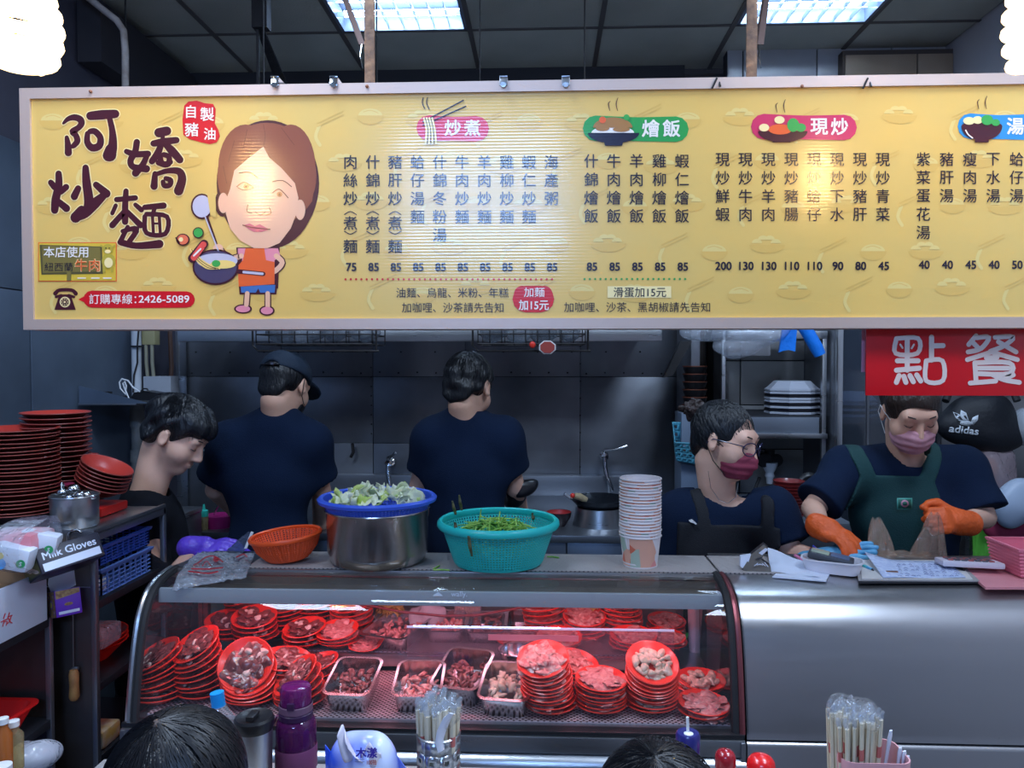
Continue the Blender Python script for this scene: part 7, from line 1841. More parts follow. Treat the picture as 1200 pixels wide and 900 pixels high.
c = Vector((at(655, 612, 3.2).x, 3.2, zs)); t = root('red_bowl', c, 'dark bowl with a red inside on the stove beside the turquoise basket', 'bowl'); B().lathe([(0, 0), (.025, 0), (.05, .04), (.052, .06)], 28, c).out('bowl_outside', PB, t); B().lathe([(0, .01), (.03, .012), (.049, .045), (.052, .06), (.050, .061)], 28, c).out('bowl_inside', mat('bowl_red', (.5, .04, .04), .4), t)
c = Vector((at(223, 610, 2.96).x + .01, 3.06, zs)); t = root('squeeze_bottle', c, 'squeeze bottle with a teal cap between the boy and the capped cook', 'bottle'); k_ = 1
B().lathe([(0, 0), (.016, 0), (.017, .055), (.012, .062)], 20, c).out('bottle_body', OIL, t); B().lathe([(.017, .056), (.017, .080), (.006, .086), (.004, .105), (0, .106)], 20, c).out('teal_cap', mat('teal_cap', (.03, .45, .36), .4), t)
c = Vector((at(254, 620, 3.1).x, 3.12, zs)); t = root('magenta_pot', c, 'magenta pot with a spoon standing on the stove behind the purple glove', 'pot'); B().lathe([(0, 0), (.05, 0), (.058, .05), (.054, .052), (0, .03)], 28, c).out('pot_body', mat('magenta', (.28, .01, .12), .4), t)
B().tube([c + Vector((-.02, 0, .05)), c + Vector((.01, -.02, .10))], .004, 6).out('spoon', CHROME, t)
t = root('side_bench', (at(202, 620, 2.9).x, 2.95, 0), 'steel bench edge visible between the boy and the capped cook', 'bench')
p = at(192, 601, 2.86); gbox('bench_top', (p.x - .1, 2.86, p.z - .02), (at(218, 601, 2.86).x, 3.0, p.z), STEEL, t); gbox('bench_body', (p.x - .1, 2.87, .05), (at(217, 601, 2.86).x, 3.0, p.z - .02), STEEL_DULL, t)
def rack(x0, x1, label, seed):
    Y0, Y1 = 2.70, 2.92; zt, zb = at(600, 380, Y0).z, at(600, 403, Y0).z; a, b_ = at(x0, 395, Y0).x, at(x1, 395, Y0).x
    t = root('wire_rack', ((a + b_) / 2, Y0, zb), label, 'wire rack'); b = B()
    n = 9
    for k in range(n + 1):
        x = a + (b_ - a) * k / n; b.tube([(x, Y0, zt), (x, Y0, zb + .01), (x, Y0 + .01, zb), (x, Y1, zb), (x, Y1, zt)], .0022, 5)
    for z in (zt, (zt + zb) / 2, zb): b.tube([(a, Y0, z), (b_, Y0, z), (b_, Y1, z), (a, Y1, z)], .0028, 5, closed=True)
    z = at(600, 411, Y0).z; b.tube([(a - .02, Y0 + .02, zt), (a - .02, Y0 + .02, z + .02), (a, Y0 + .02, z), (b_ + .02, Y0 + .02, z)], .004, 6)
    b.tube([(b_ + .01, Y0 + .02, zt + .02), (b_ + .01, Y0 + .02, z)], .004, 6)
    for x in (a, b_): b.tube([(x, Y0 + .1, zt), (x, Y0 + .1, CEIL)], .003, 5)
    b.out('wire_grid', IRON, t)
    rng = random.Random(seed)
    for k in range(4):
        c = Vector((a + (b_ - a) * (k + .5) / 4, Y0 + .10, (zt + zb) / 2 + .0)); o = blob('clear_bag', infl(ell(c + Vector((0, 0, .01)), ((b_ - a) / 8.5, .08, .033)), 0, wav(.012, 45, 80, seed=seed + k)), c - Vector((.09, .11, .07)), c + Vector((.09, .11, .07)), .007, MATS['rack_bag'])
        tag(o, '%s clear bag of takeaway lids in the %s' % (['leftmost', 'second', 'third', 'rightmost'][k], label.split(' behind')[0][:60]), 'plastic bag')
film('rack_bag', tint=(.8, .85, .9), haze=.45, hazecol=(.30, .32, .36), gloss=.15, bump=.8, bscale=40)
rack(300, 436, 'left wire rack behind the lower sign edge', 3); rack(560, 686, 'right wire rack behind the lower sign edge', 13)
t = root('octagon_tag', at(641, 408, 2.69), 'small red octagonal tag hanging under the right wire rack', 'tag')
f = B(); pts = [at(641.5 + 10.5 * math.cos(R(22.5 + 45 * k)), 407 + 8.5 * math.sin(R(22.5 + 45 * k)), 2.69) for k in range(8)]; f.prism(pts, (0, .003, 0)); f.out('white_border', WHITEP, t)
B().prism([at(641.5 + 9 * math.cos(R(22.5 + 45 * k)), 407 + 7.2 * math.sin(R(22.5 + 45 * k)), 2.687) for k in range(8)], (0, .003, 0)).out('red_face', mat('dull_red', (.35, .05, .04), .6), t)
o = B().ball(at(624, 404, 2.69), (.011, .006, .012), 12, 8).out('red_tab', REDP); tag(o, 'tiny red tab under the right wire rack left of the octagon', 'tag')

# ---------------------------------------------------------------- right rear: dish shelf, plates, bags
t = root('dish_shelf', (at(920, 500, 3.4).x, 3.4, 0), 'grey steel dish shelf unit in front of the tiled wall', 'shelf unit')
sa, sb = at(850, 500, 3.3).x, at(981, 500, 3.2).x - .012; zsh = at(900, 487, 3.3).z
gbox('shelf', (sa, 3.3, zsh - .016), (sb, 3.75, zsh), mat('shelf_black_top', (.02, .022, .03), .5), t); gbox('shelf_lip', (sa, 3.285, at(900, 510, 3.285).z), (sb - .03, 3.30, zsh - .006), mat('blue_grey_steel', (.26, .30, .37), .4, .5), t)
gbox('shelf_edge', (sa, 3.27, at(900, 514, 3.27).z), (sb, 3.30, at(900, 508, 3.27).z), STEEL, t)
gbox('top_shelf', (sa, 3.285, at(900, 397, 3.3).z), (sb, 3.75, at(900, 388, 3.3).z), STEEL, t)
for x, w in ((sb - .018, .018), (at(845, 500, 3.3).x, .015)): gbox('post', (x, 3.29, 0), (x + w, 3.31, at(900, 388, 3.3).z), STEEL, t)
gbox('low_shelf', (at(905, 620, 3.0).x, 2.95, at(920, 613, 2.95).z - .03), (at(1000, 620, 2.95).x, 3.6, at(920, 613, 2.95).z), mat('blue_grey_steel', 0), t)
gbox('low_front', (at(905, 620, 3.0).x, 2.97, .05), (at(1000, 620, 2.95).x, 2.99, at(920, 613, 2.95).z - .03), STEEL_DULL, t)
# glass box standing in for a polished steel partition and what it mirrors
t = root('partition_stand_in', (at(1040, 500, 3.1).x, 3.2, 0), 'glass-fronted stand-in for a polished steel partition behind the green apron woman', 'partition')
xa, xb = at(981, 500, 3.2).x, at(1104, 500, 3.2).x
gbox('partition_frame', (xa, 3.20, .05), (xa + .022, 3.23, 2.3), STEEL, t); gbox('partition_frame', (xb - .012, 3.20, .05), (xb, 3.23, 2.3), STEEL_DULL, t); gbox('divider', (at(1017, 500, 3.2).x, 3.21, .05), (at(1020, 500, 3.2).x, 3.23, 2.3), STEEL_DULL, t)
gbox('mirror_pane', (xa + .022, 3.215, .05), (xb - .012, 3.218, 2.3), film('mirror_stand_in_glass', tint=(.55, .6, .68), haze=.12, hazecol=(.18, .22, .28), gloss=.08, fres=1.6), t)
gbox('back', (xa, 3.60, .05), (xb, 3.61, 2.3), mat('stand_in_back', (.11, .125, .15), .6), t); gbox('side', (xa, 3.23, .05), (xa + .008, 3.60, 2.3), STEEL_DULL, t); gbox('side', (xb - .008, 3.23, .05), (xb, 3.60, 2.3), STEEL_DULL, t)
zq = at(1000, 489, 3.3).z; gbox('shelf', (xa + .01, 3.24, zq - .02), (xb - .01, 3.59, zq), STEEL_DULL, t)
OW = mat('plate_white', (.58, .62, .72), .35); OK_ = mat('plate_black', (.010, .010, .018), .35)
def octs(c, cols, where, group, r=.118):
    me = {}
    z = c[2]
    n = len(cols)
    for k, cc in enumerate(cols):
        t = root('octagonal_plate', (c[0], c[1], z), ordl(n - 1 - k, n, 'upturned %s octagonal plate' % ('white' if cc == 'w' else 'black'), where), 'plate', group, (0, 0, R(22.5)))
        def ring(rr, zz): return [Vector((rr * math.cos(R(45 * q)), rr * math.sin(R(45 * q)), zz)) for q in range(8)]
        if cc not in me:
            o = loft(B(), [ring(r * .97, 0), ring(r, .001), ring(r, .008), ring(r * .93, .012), ring(r * .66, .043), ring(r * .62, .044)], False, True).out('plate_body', OW if cc == 'w' else OK_, None, 10); me[cc] = o.data; o.parent = t
        else: o = bpy.data.objects.new('plate_body', me[cc]); COL.objects.link(o); o.parent = t
        z += .0125
octs((at(927, 480, 3.46).x, 3.45, zsh + .001), 'wkwkwwkww', 'on the dish shelf', 'octagonal plates on the dish shelf')
octs((xa + .125, 3.37, zq + .001), 'wkwkww', 'in the stand-in for the mirrored stack', 'octagonal plates standing in for the mirrored stack', .10)  # second stack added as the reflection of the dish shelf plates
# dark round boxes left of the woman's bun
for k in range(6):
    c = Vector((at(815, 470, 3.6).x, 3.62, at(815, 483, 3.6).z + k * .036)); t = root('lacquer_bowl', c, ordl(5 - k, 6, 'black lacquer bowl with a brown rim', 'behind the hair bun'), 'bowl', 'lacquer bowls behind the hair bun')
    B().lathe([(0, 0), (.045, 0), (.054, .022), (.055, .030)], 32, c).out('bowl_body', BLACK, t); B().lathe([(.055, .030), (.0575, .0315), (.0575, .035), (.054, .0355), (.050, .03), (0, .02)], 32, c).out('rim', mat('brown_rim', (.22, .07, .04), .5), t)
o = gbox('bowl_stand', (at(796, 480, 3.6).x, 3.54, .02), (at(828, 480, 3.6).x, 3.72, at(815, 483, 3.6).z - .001), mat('pale_blue_cabinet', (.20, .26, .36), .5)); tag(o, 'pale cabinet under the lacquer bowls', 'cabinet')
# sky-blue wall basket
SB = mat('sky_blue_plastic', (.12, .50, .68), .4)
c = at(812, 524, 3.0); t = root('hanging_basket', c, 'sky-blue perforated basket hung on the steel post behind the woman', 'basket')
p00, p10, p11, p01 = at(790, 503, 3.44), at(842, 506, 3.44), at(838, 548, 3.48), at(793, 540, 3.48)
def holed(b, P, nu, nv, hole=.5):
    A, B__, C, D_ = P
    def q(u, v): return A.lerp(B__, u).lerp(D_.lerp(C, u), v)
    for i in range(nu):
        for j in range(nv):
            m = (1 - hole) / 2; o = [q(i / nu, j / nv), q((i + 1) / nu, j / nv), q((i + 1) / nu, (j + 1) / nv), q(i / nu, (j + 1) / nv)]
            k = [q((i + m) / nu, (j + m) / nv), q((i + 1 - m) / nu, (j + m) / nv), q((i + 1 - m) / nu, (j + 1 - m) / nv), q((i + m) / nu, (j + 1 - m) / nv)]
            b.add(o + k, [(0, 1, 5, 4), (1, 2, 6, 5), (2, 3, 7, 6), (3, 0, 4, 7)])
    return b
back = [v + Vector((.012, .12, .02)) for v in (p00, p10, p11, p01)]
fl0 = [p00 + Vector((.005, 0, -.06)), p10 + Vector((0, 0, -.06)), p11, p01]
for nm, P in (('front_wall', fl0), ('rear_wall', back), ('left_wall', [back[0], fl0[0], fl0[3], back[3]]), ('right_wall', [back[1], fl0[1], fl0[2], back[2]])): solidify(holed(B(), P, 7, 4, .45).out(nm, SB, t, 20), .003)
solidify(B().add([fl0[3], fl0[2], back[2], back[3]], [(0, 1, 2, 3)]).out('base', SB, t), .003)
B().tube([back[0], back[1], fl0[1], fl0[0]], .005, 6, closed=True).out('rim', SB, t)
o = blob('yellow_sponge', infl(ell(at(828, 522, 3.50), (.022, .03, .035)), 0, wav(.005, 60, seed=2)), at(812, 545, 3.44), at(848, 500, 3.57), .006, mat('sponge_yellow', (.45, .50, .20), .9)); tag(o, 'yellow-green sponge standing in the sky-blue basket', 'sponge')
o = B().lathe([(0, 0), (.028, 0), (.032, .012), (0, .014)], 20, at(808, 530, 3.50)).out('loose_lid', mat('brown_lid', (.22, .10, .08), .5)); tag(o, 'small brown lid lying in the sky-blue basket', 'loose_lid')  # a loose lid in the basket
# valve, bowls, pan
c = at(902, 545, 3.55); t = root('wall_valve', c, 'white plastic wall valve with two dark round knobs', 'valve')
B().tube([c + Vector((0, .25, .03)), c + Vector((0, 0, .03))], .022, 12).out('wall_stub', IRON, t)
B().lathe([(.030, 0), (.034, .006), (.030, .014), (0, .015)], 20, c + Vector((-.030, -.01, .025)), (R(90), 0, 0)).out('knob', IRON, t); B().lathe([(.026, 0), (.030, .006), (.026, .014), (0, .015)], 20, c + Vector((.035, .02, .02)), (R(90), 0, 0)).out('knob', IRON, t); B().lathe([(.022, 0), (.022, .03), (0, .035)], 16, c + Vector((0, 0, .04))).out('knob', IRON, t)
B().lathe([(.0, -.085), (.014, -.085), (.016, -.06), (.022, -.05), (.018, -.035), (.026, -.02), (.034, .0), (.034, .012), (0, .012)], 20, c).out('white_nozzle', WHITEP, t)
o = B().tube([at(*q) for q in ((890, 560, 3.5), (884, 575, 3.45), (880, 600, 3.4))], .008, 8).out('grey_hose', RUBBER); tag(o, 'dark hose running down left of the white valve', 'hose')
RB_ = mat('brown_red_bowl', (.22, .02, .02), .35, coat=.3); zl = at(924, 613, 3.0).z
for k in range(11):
    c = Vector((at(924, 600, 3.03).x, 3.03, zl + .001 + k * .0128)); t = root('soup_bowl', c, ordl(10 - k, 11, 'dark red soup bowl', 'stacked right of the masked woman'), 'bowl', 'soup bowls right of the masked woman')
    B().lathe([(0, 0), (.035, 0), (.055, .022), (.060, .032), (.058, .033), (.050, .018), (.033, .006), (0, .006)], 32, c).out('bowl_body', RB_, t)
c = at(948, 580, 3.1); t = root('black_pan', c, 'black rounded pan leaning behind the soup bowls', 'pan')
blob('pan_body', SUB(.004, ell(c, (.062, .03, .092)), ell(c + Vector((0, -.03, 0)), (.054, .03, .082))), c - Vector((.08, .06, .11)), c + Vector((.08, .06, .11)), .005, BLACK, t)
# hanging bag with clear tubs, blue sleeves, pink strip
c = at(868, 396, 2.92)
o = blob('plastic_bag', infl(U(.03, ell(at(880, 390, 2.92), (.13, .07, .045)), ell(at(862, 408, 2.92), (.085, .06, .040))), 0, wav(.018, 30, 60, seed=5)), at(800, 430, 2.80), at(935, 360, 3.04), .006, BAG); tag(o, 'large clear plastic bag bulging under the sign edge, above the masked woman', 'plastic bag')
o = gbox('clear_tub', (at(850, 418, 2.92).x, 2.88, at(860, 417, 2.9).z), (at(900, 418, 2.92).x, 2.96, at(860, 400, 2.9).z), film('tub', haze=.3, hazecol=(.35, .35, .38)), None, .008); tag(o, 'clear takeaway tub inside the hanging plastic bag', 'tub')
o = blob('plastic_bag', infl(ell(at(826, 388, 3.0), (.09, .06, .035)), 0, wav(.012, 40, 70, seed=15)), at(785, 405, 2.9), at(865, 370, 3.1), .006, BAG); tag(o, 'smaller clear bag just left of the large hanging one', 'plastic bag')
BLG = mat('bright_blue_film', (.01, .22, .85), .35, bump=.4, bscale=40)
o = B().prism([at(917, 385, 2.9), at(934, 385, 2.9), at(932, 412, 2.9), at(925, 410, 2.9), at(918, 411, 2.9), at(913, 413, 2.9)][::-1], (0, .012, 0)).out('blue_sleeve', BLG); tag(o, 'short bright blue plastic sleeve hanging right of the clear bag', 'sleeve')
o = B().tube([at(938, 378, 2.9), at(948, 392, 2.9), at(957, 408, 2.9), at(961, 416, 2.9)], [.020, .024, .024, .021], 14).out('blue_roll', BLG); tag(o, 'slanted bright blue roll hanging beside the partition post', 'roll')
abox('pink_strip', 1009.5, 384, 1016, 436, 1.83, .002, mat('pale_pink', (.6, .35, .5), .6), 'thin pale pink strip peeking out left of the red sign', 'paper strip', .0)
# black sports bag with emblem
c = at(1150, 497, 3.0)
bf = U(.04, ell(at(1146, 500, 3.02), (.155, .07, .085)), ell(at(1152, 478, 3.02), (.11, .06, .07)), ell(at(1165, 512, 3.02), (.11, .07, .055)))
t = blob('sports_bag', infl(bf, 0, wav(.010, 20, 40, seed=2)), at(1080, 550, 2.88), at(1230, 430, 3.16), .007, mat('black_nylon', (.004, .006, .012), .6, bump=.2, bscale=60)); tag(t, 'black sports bag with a white trefoil emblem and lettering hung at right', 'bag')
sy_ = 2.925
f = Print(lambda a, b: at(a, b, sy_), (0, -1, 0), .0006); f.use(mat('bag_print_white', (.72, .78, .85), .5), 1)
# trefoil of three petals with crossing bars
for (pts) in ([(1138, 496), (1134, 488), (1136.5, 481.5), (1141, 485), (1143, 497)], [(1135.5, 498), (1129, 491), (1128.5, 484), (1134, 487), (1138, 496)], [(1143, 498), (1147, 490), (1153, 487), (1152, 493), (1147, 499)]): f.poly(pts)
f.disc(1139.5, 497, 7.2, 2.6)
f.use(MATS['black_nylon'], 2)
for y in (493.2, 495.2, 497.3): f.stroke([(1130, y - 1.0), (1140, y + .7), (1150, y - .2)], .55)
f.use(MATS['bag_print_white'], 1).text('adidas', 1137, 505, 12.6, .022, 1.02, R(6)); eo = f.out('emblem_print', t); solidify(eo, .0015)
md = eo.modifiers.new('wrap', 'SHRINKWRAP'); md.target = t; md.wrap_method = 'PROJECT'; md.use_project_y = True; md.use_project_z = False; md.use_negative_direction = True; md.use_positive_direction = True; md.offset = .0015
eo.modifiers.move(1, 0)
B().tube([at(1108, 470, 3.0), at(1120, 440, 3.05), at(1150, 420, 3.1), at(1180, 440, 3.05), at(1192, 470, 3.0)], .014, 8).out('shoulder_strap', RUBBER, t)
t_ = root('coat_rack', at(1150, 425, 3.15), 'wall rail carrying the hung bags behind the red sign', 'rail'); p = at(1105, 425, 3.16); gbox('rail', (p.x, 3.14, p.z), (1.95, 3.17, p.z + .03), STEEL_DULL, t_)
# other hanging bags and cloths on the right
PBG = film('pinkish_bag', tint=(.92, .85, .87), haze=.5, hazecol=(.50, .40, .44), gloss=.12, bump=.8, bscale=30)
def hang(name, ex, lo_, hi_, m, label, cat, am=.012, seed=1, h=.006):
    o = blob(name, infl(ex, 0, wav(am, 28, 55, seed=seed)), lo_, hi_, h, m); return tag(o, label, cat)
hang('plastic_bag', ell(at(1165, 560, 3.0), (.085, .05, .13), (0, R(18), 0)), at(1120, 625, 2.9), at(1215, 500, 3.1), PBG, 'pinkish clear bag of orange packets hanging below the sports bag', 'plastic bag', seed=4)
hang('orange_packet', ell(at(1155, 548, 3.02), (.05, .03, .055)), at(1130, 580, 2.96), at(1180, 515, 3.08), mat('orange_card', (.50, .17, .05), .6), 'orange packet inside the pinkish hanging bag', 'packet', .006, 5)
hang('plastic_bag', ell(at(1192, 590, 2.9), (.075, .05, .10), (0, R(30), 0)), at(1150, 650, 2.80), at(1240, 530, 3.0), mat('smooth_white_bag', (.42, .50, .62), .4, bump=.1, bscale=20), 'smooth bluish-white bag hanging at the right edge', 'plastic bag', .008, 6)
hang('pink_cloth', ell(at(1185, 618, 2.95), (.10, .02, .055)), at(1140, 645, 2.90), at(1230, 590, 3.0), mat('crimson_cloth', (.34, .03, .08), .8), 'crimson cloth hanging over the green apron at right', 'cloth', .010, 7)
hang('brown_box', ell(at(1150, 600, 3.05), (.06, .03, .03)), at(1120, 620, 3.0), at(1180, 585, 3.1), mat('brown_orange', (.40, .14, .04), .7), 'orange-brown packet between the pinkish bag and the crimson cloth', 'packet', .004, 8)
o = B().sheet(lambda u, v: at(1140 + 75 * u, 603 + 60 * v, 2.99 + .02 * math.sin(14 * u + 2 * v)), 20, 8).out('green_cloth', mat('bright_green_cloth', (.10, .42, .04), .8)); solidify(o, .006); tag(o, 'bright green apron cloth hanging behind the pink basket', 'cloth')
x = at(1136, 620, 3.1).x; o = gbox('steel_post', (x, 3.1, 0), (x + .03, 3.13, 1.3), STEEL); tag(o, 'steel post behind the right orange glove', 'post')
o = hang('net_bag', ell(at(1198, 500, 3.0), (.03, .05, .07)), at(1180, 540, 2.9), at(1225, 460, 3.1), BAGW, 'milky bag beside the sports bag at the right edge', 'plastic bag', .01, 9)

# ---------------------------------------------------------------- foreground table
TZ = .855
t = root('front_table', (.2, 1.24, 0), 'customer table just below the picture with bottles and chopsticks', 'table')
gbox('table_top', (-.85, 1.06, TZ - .03), (.95, 1.43, TZ), mat('table_laminate', (.35, .33, .32), .35), t, .004)
for x in (-.8, .9):
    for y in (1.09, 1.40): gbox('leg', (x - .015, y - .015, 0), (x + .015, y + .015, TZ - .03), STEEL, t)
# purple bottle
c = Vector((at(347, 860, 1.29).x, 1.29, TZ)); t = root('purple_bottle', c, 'translucent purple drinking bottle with flip lid and silicone band', 'bottle')
PT = film('purple_clear', tint=(.42, .12, .45), haze=.25, hazecol=(.25, .03, .22), gloss=.04, fres=1.5)
zt_ = at(347, 802, 1.29).z - TZ
PBND = mat('plum_silicone', (.19, .045, .13), .55)
B().lathe([(0, 0), (.031, 0), (.034, .006), (.034, zt_ * .67), (.031, zt_ * .72), (.026, zt_ * .74)], 40, c).out('bottle_body', PT, t, 50)
B().lathe([(0, .01), (.030, .01), (.030, zt_ * .52), (0, zt_ * .52)], 32, c).out('drink', mat('purple_drink', (.05, .008, .07), .1), t)
B().lathe([(.0345, zt_ * .32), (.0355, zt_ * .33), (.0355, zt_ * .50), (.0345, zt_ * .51)], 40, c).out('silicone_band', PBND, t)
B().lathe([(.0, zt_ * .74), (.029, zt_ * .74), (.029, zt_ * .78), (.026, zt_ * .79), (.026, zt_ * .80)], 36, c).out('collar', mat('dark_plum', (.04, .01, .05), .35), t)
B().lathe([(.0275, zt_ * .79), (.0285, zt_ * .795), (.0285, zt_ * .845), (.0275, zt_ * .85)], 36, c).out('grey_ring', mat('plum_grey', (.17, .08, .13), .45), t)
B().lathe([(.026, zt_ * .85), (.0265, zt_ * .96), (.024, zt_ * .99), (.018, zt_), (0, zt_)], 36, c).out('flip_lid', film('lid_purple', tint=(.40, .08, .42), haze=.35, hazecol=(.35, .03, .25), gloss=.03, fres=1.6), t, 40)
B().lathe([(0, zt_ * .85), (.016, zt_ * .85), (.018, zt_ * .92), (0, zt_ * .94)], 24, c).box(c + Vector((0, -.027, zt_ * .87)), (.012, .006, .012), bev=.001).out('spout', mat('dark_plum', 0), t)
B().tube([c + Vector((-.029, -.01, zt_ * .76)), c + Vector((-.040, -.01, zt_ * .66)), c + Vector((-.043, -.01, zt_ * .4)), c + Vector((-.040, -.01, .02))], .004, 6, flat=.5).out('carry_strap', PBND, t)
# steel tumbler
c = Vector((at(298, 870, 1.25).x, 1.25, TZ)); zt_ = at(298, 836, 1.25).z - TZ; t = root('steel_tumbler', c, 'steel tumbler with a black sip lid left of the purple bottle', 'tumbler')
B().lathe([(0, 0), (.025, 0), (.027, .004), (.0300, zt_ - .02)], 36, c).out('tumbler_body', STEEL, t, 50)
B().lathe([(.0305, zt_ - .026), (.0325, zt_ - .020), (.0325, zt_ - .008), (.030, zt_ - .004), (.026, zt_ - .006), (.0, zt_ - .008)], 36, c).box(c + Vector((0, -.006, zt_ - .001)), (.014, .030, .008), bev=.002).out('sip_lid', BLACK, t, 30)
# PET bottle with blue cap behind the head
c = Vector((at(270, 880, 1.30).x, 1.30, TZ)); zt_ = at(255, 812, 1.30).z - TZ; t = root('water_bottle', c, 'clear water bottle with a bright blue cap behind the seated customer', 'bottle')
tp = at(255, 818, 1.30)
B().tube([c, c.lerp(tp, .25), c.lerp(tp, .55), c.lerp(tp, .78), c.lerp(tp, .90), c.lerp(tp, .93)], [.028, .030, .029, .026, .014, .012], 28).out('bottle_body', film('pet', haze=.10, gloss=.03, fres=1.5), t, 50)
B().tube([c.lerp(tp, .92), tp + (tp - c).normalized() * .010], .0118, 24).out('cap', mat('sky_cap', (.01, .30, .75), .35), t)
# wet wipes
c = at(427, 880, 1.24); c.z = TZ + .082; t = root('wipes_pack', c, 'blue and white soft pack of wet wipes with a tissue pulled up', 'wipes pack')
def pack_mat():
    m = mat('wipes_film', (.7, .75, .95), .3, coat=.3); nt = m.node_tree; N = nt.nodes; L = nt.links; p = N['Principled BSDF']; tc = N.new('ShaderNodeTexCoord'); nz = N.new('ShaderNodeTexNoise'); nz.inputs['Scale'].default_value = 9; nz.inputs['Detail'].default_value = 1
    rp = N.new('ShaderNodeValToRGB'); e = rp.color_ramp.elements; e[0].color = lin((.03, .10, .70)); e[1].color = lin((.65, .72, .95)); e[0].position = .38; e[1].position = .55; L.new(tc.outputs['Object'], nz.inputs[0]); L.new(nz.outputs[0], rp.inputs[0]); L.new(rp.outputs[0], p.inputs['Base Color']); return m
pf = U(.015, ell(c, (.058, .034, .074)), cone(c + Vector((-.036, 0, -.05)), c + Vector((.036, 0, -.05)), .028, .028))
blob('pack_body', infl(pf, 0, wav(.009, 45, 90, seed=2)), c - Vector((.09, .06, .11)), c + Vector((.09, .06, .11)), .004, pack_mat(), t)
B().prism([c + Vector((-.050, 0, .03)), c + Vector((-.066, 0, .05)), c + Vector((-.064, 0, -.02))], (0, .003, 0)).prism([c + Vector((.050, 0, .04)), c + Vector((.070, 0, .012)), c + Vector((.062, 0, -.025))], (0, .003, 0)).out('end_seal', pack_mat(), t)['kind'] = 'stuff'
TS = mat('tissue', (.68, .64, .74), .8)
tt = at(416, 880, 1.235)
b = B(); b.sheet(lambda u, v: at(402 + 26 * v + (18 - 6 * v) * (u - .5) * 1.6 - 4, 0, 1.235 - .006 * math.sin(9 * u + 3 * v)) * 0 + Vector((at(405 + 22 * (1 - v) * .4 + 24 * (u - .3) * (1 - .4 * v), 860, 1.235).x, 1.212 - .008 * math.sin(8 * u + 2 * v), at(400, 882 - 40 * (1 - abs(u - .25)) * 1.0 * v, 1.235).z)), 14, 8)
solidify(b.out('tissue', TS, t, 70), .0015)
b = B(); b.sheet(lambda u, v: Vector((at(428 + 22 * u, 870, 1.235).x, 1.210 + .006 * math.sin(8 * u), at(440, 888 - 27 * v * (.45 + .55 * math.sin(3.0 * u + .2) ** 2), 1.235).z)), 12, 6); solidify(b.out('tissue', TS, t, 70), .0015)
f = Print(lambda a, b: at(a, b, 1.199), (0, -1, 0), .0003); f.use(mat('ink_purple', (.06, .03, .40), .5), 1).textw('木漾', 417, 442, 882, 13, .03); f.use(mat('ink_red', (.5, .08, .06), .5), 1).textw('100抽', 430, 441, 893, 7, .02); f.use(mat('ink_grey', (.15, .15, .25), .5), 1).stroke([(416, 890), (427, 890)], .6).stroke([(416, 892.5), (427, 892.5)], .6); f.out('pack_print', t)
# chopstick holder with wrapped chopsticks and a plastic spoon
def chop(c, n, r, h, seed, bundle):
    rng = random.Random(seed)
    for k in range(n):
        a = 2 * math.pi * k * .381966; rr = r * math.sqrt((k + .5) / n); hh = h + rng.uniform(-.010, .006); lx, ly = rng.uniform(-.004, .004), rng.uniform(-.004, .004)
        t = root('chopsticks', c + Vector((rr * math.cos(a), rr * math.sin(a), 0)), 'paper-wrapped disposable chopsticks standing in the %s' % bundle, 'chopsticks', 'chopsticks in the %s' % bundle)
        p, q = c + Vector((rr * math.cos(a) * .9, rr * math.sin(a) * .9, .004)), c + Vector((rr * math.cos(a) * 1.12 + lx, rr * math.sin(a) * 1.12 + ly, hh))
        B().tube([p, q], .0052, 6, flat=.6).out('wrapped_pair', mat('chopstick_paper', (.66, .55, .38), .6, noise=(.72, .64, .48), nscale=30), t)
        if k % 3 == 0: d = (q - p); B().tube([p + d * .66, p + d * .76], .0055, 6, flat=.62).out('red_print', mat('faded_red_ink', (.55, .14, .12), .6), t)
        if k == 0: o = blob('film_wrap', infl(ell(c + Vector((0, 0, h + .002)), (r * 1.2, r * 1.1, .016)), 0, wav(.010, 60, 120, seed=seed)), c + Vector((-.06, -.06, h - .03)), c + Vector((.06, .06, h + .04)), .004, film('thin_wrap', haze=.06, gloss=.06, bump=.9, bscale=60, fres=1.4)); tag(o, 'crumpled clear film over the chopsticks in the %s' % bundle, 'film')
        B().tube([q, q + Vector((lx, ly, .010)), q + Vector((lx * 2 + .003, ly, .016))], [.0055, .007, .004], 6, flat=.5).out('film_tip', BAG, t)
c = Vector((at(514, 890, 1.30).x, 1.30, TZ)); t = root('steel_holder', c, 'perforated steel cylinder holding the left bundle of chopsticks', 'holder'); zt_ = at(514, 872, 1.26).z - TZ
b = perf(B(), linp((.037, .004), (.037, zt_), 5), 9, .30, c=c, rowsel=lambda i: i in (1, 3)); solidify(b.out('perforated_wall', STEEL, t, 50), .0012)
B().lathe([(.0365, zt_ - .002), (.0385, zt_), (.0365, zt_ + .002)], 40, c).lathe([(0, .002), (.036, .002), (.036, .005), (0, .005)], 40, c).out('rim', STEEL, t)
chop(c, 40, .032, at(514, 828, 1.30).z - TZ, 3, 'steel holder')
o = B().tube([at(517, 880, 1.262), at(515, 868, 1.262), at(518, 855, 1.262), at(524, 842, 1.262), at(529, 836, 1.262)], [.007, .009, .011, .010, .006], 10, flat=.25).out('plastic_spoon', mat('spoon_white', (.72, .74, .84), .4)); tag(o, 'white plastic spatula-like spoon in front of the left chopsticks', 'spoon')
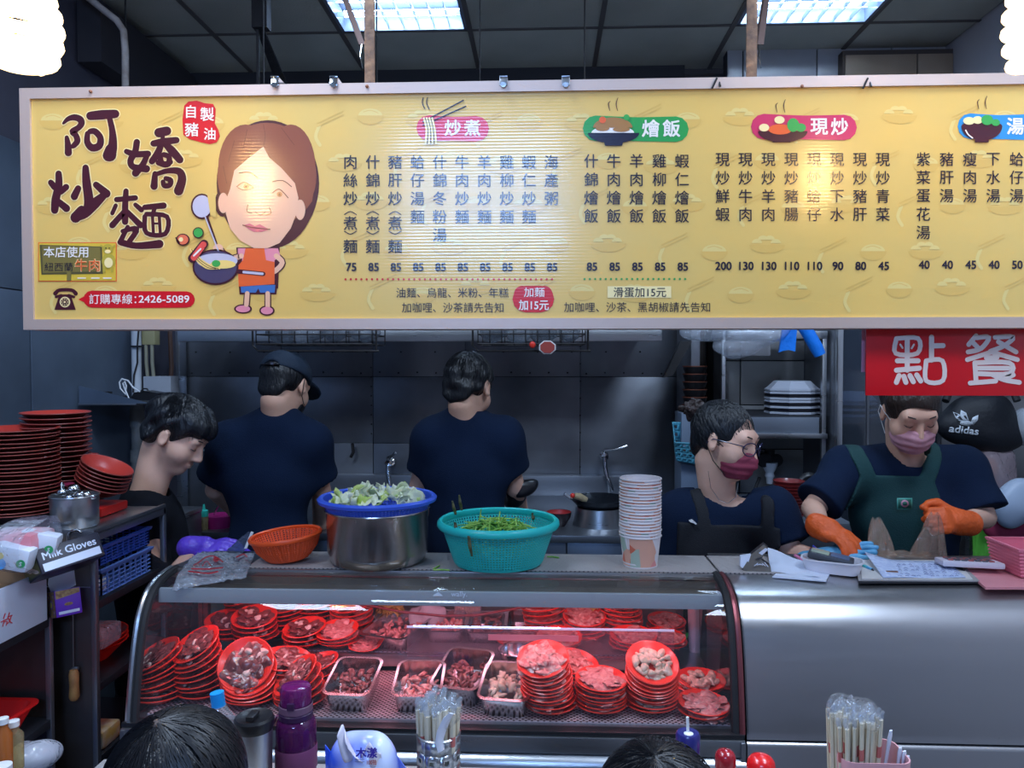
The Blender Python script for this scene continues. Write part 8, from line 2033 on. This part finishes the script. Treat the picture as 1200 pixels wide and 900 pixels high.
# pink basket with chopsticks and spoons at right
c = Vector((at(1012, 890, 1.27).x, 1.28, TZ)); t = root('pink_caddy', c, 'pale pink plastic caddy holding chopsticks and white spoons, lower right', 'caddy'); w_, h_ = .056, at(980, 893, 1.24).z - TZ
PCD = mat('caddy_pink', (.72, .36, .38), .5)
def cq(s, z): return [Vector((c.x + .012 + p[0] * s, c.y + p[1] * s, z)) for p in rrect(w_ * 2, .085, .02, 0)]
loft(B(), [cq(.88, TZ + .001), cq(1.0, TZ + h_), cq(.96, TZ + h_), cq(.85, TZ + .005)]).out('caddy_wall', PCD, t, 40)
chop(c + Vector((-.012, 0, 0)), 44, .038, at(1005, 838, 1.28).z - TZ, 8, 'pink caddy')
for k, (x0, x1, y0) in enumerate(((1036, 1044, 856), (1051, 1055, 876), (1057, 1060, 880), (1062, 1064, 886))):
    q = at(x1, y0, 1.27); p = at(x0, 905, 1.27); o = B().tube([p, p.lerp(q, .5), p.lerp(q, .85), q], [.005, .006, .0075, .005], 10, flat=.35).out('plastic_spoon', mat('spoon_white', 0)); tag(o, ['tall tilted', 'second, upright', 'third, slightly lower', 'lowest, rightmost'][k] + ' white spoon handle in the pink caddy', 'spoon')
# jars along the table
c = Vector((at(806, 880, 1.30).x, 1.30, TZ)); zt_ = at(806, 858, 1.30).z - TZ; t = root('pump_bottle', c, 'pale bottle with a dark blue cap and white straw', 'bottle')
B().lathe([(0, 0), (.019, 0), (.0195, zt_ - .03)], 28, c).out('bottle_body', mat('pale_beige', (.50, .40, .34), .4), t); B().lathe([(.0200, zt_ - .034), (.0205, zt_ - .03), (.0205, zt_ - .004), (.018, zt_), (0, zt_)], 28, c).out('cap', mat('navy_cap', (.02, .02, .16), .3, coat=.4), t)
B().tube([c + Vector((0, 0, zt_)), c + Vector((-.001, 0, zt_ + .026))], .0025, 8).out('straw', WHITEP, t); B().lathe([(.0, 0), (.008, 0), (.008, .001), (0, .001)], 16, c + Vector((0, -.006, zt_))).out('cap_label', WHITEP, t)
for (px, py, r, m, lb, dome) in ((738, 886, .0175, mat('pink_lid', (.55, .04, .12), .4), 'jar with a flat raspberry-pink lid, left of the dark hair', False), (722, 893, .018, mat('pink_lid', 0), 'lower jar with a pink flower-printed lid at the bottom edge', False), (755, 893, .012, mat('teal_lid', (.08, .40, .38), .4), 'teal-lidded jar beside the pink-lidded jars', False),
                              (850, 878, .0175, mat('dark_red_dome', (.35, .01, .02), .2, coat=.6), 'bottle with a dark red domed cap near the arch foot', True), (892, 884, .024, mat('bright_red_dome', (.75, .01, .012), .25, coat=.5), 'bright red round-topped shaker below the steel counter', True)):
    Y = 1.30; c = Vector((at(px, 890, Y).x, Y, TZ)); zt_ = at(px, py, Y).z - TZ + (.0 if dome else -.004); t = root('jar', c, lb, 'jar')
    B().lathe([(0, 0), (r * .95, 0), (r * .95, zt_ - .018)], 28, c).out('jar_body', mat('jar_glassy', (.30, .26, .25), .3), t)
    B().lathe([(r, zt_ - .03), (r, zt_ - r * .9), (r * .92, zt_ - r * .45), (r * .7, zt_ - r * .18), (r * .35, zt_ - .001), (0, zt_)] if dome else [(r, zt_ - .016), (r, zt_ - .002), (r * .9, zt_), (r * .85, zt_ - .002), (0, zt_ - .002)], 32, c).out('lid', m, t, 40)
bpy.context.view_layer.update()
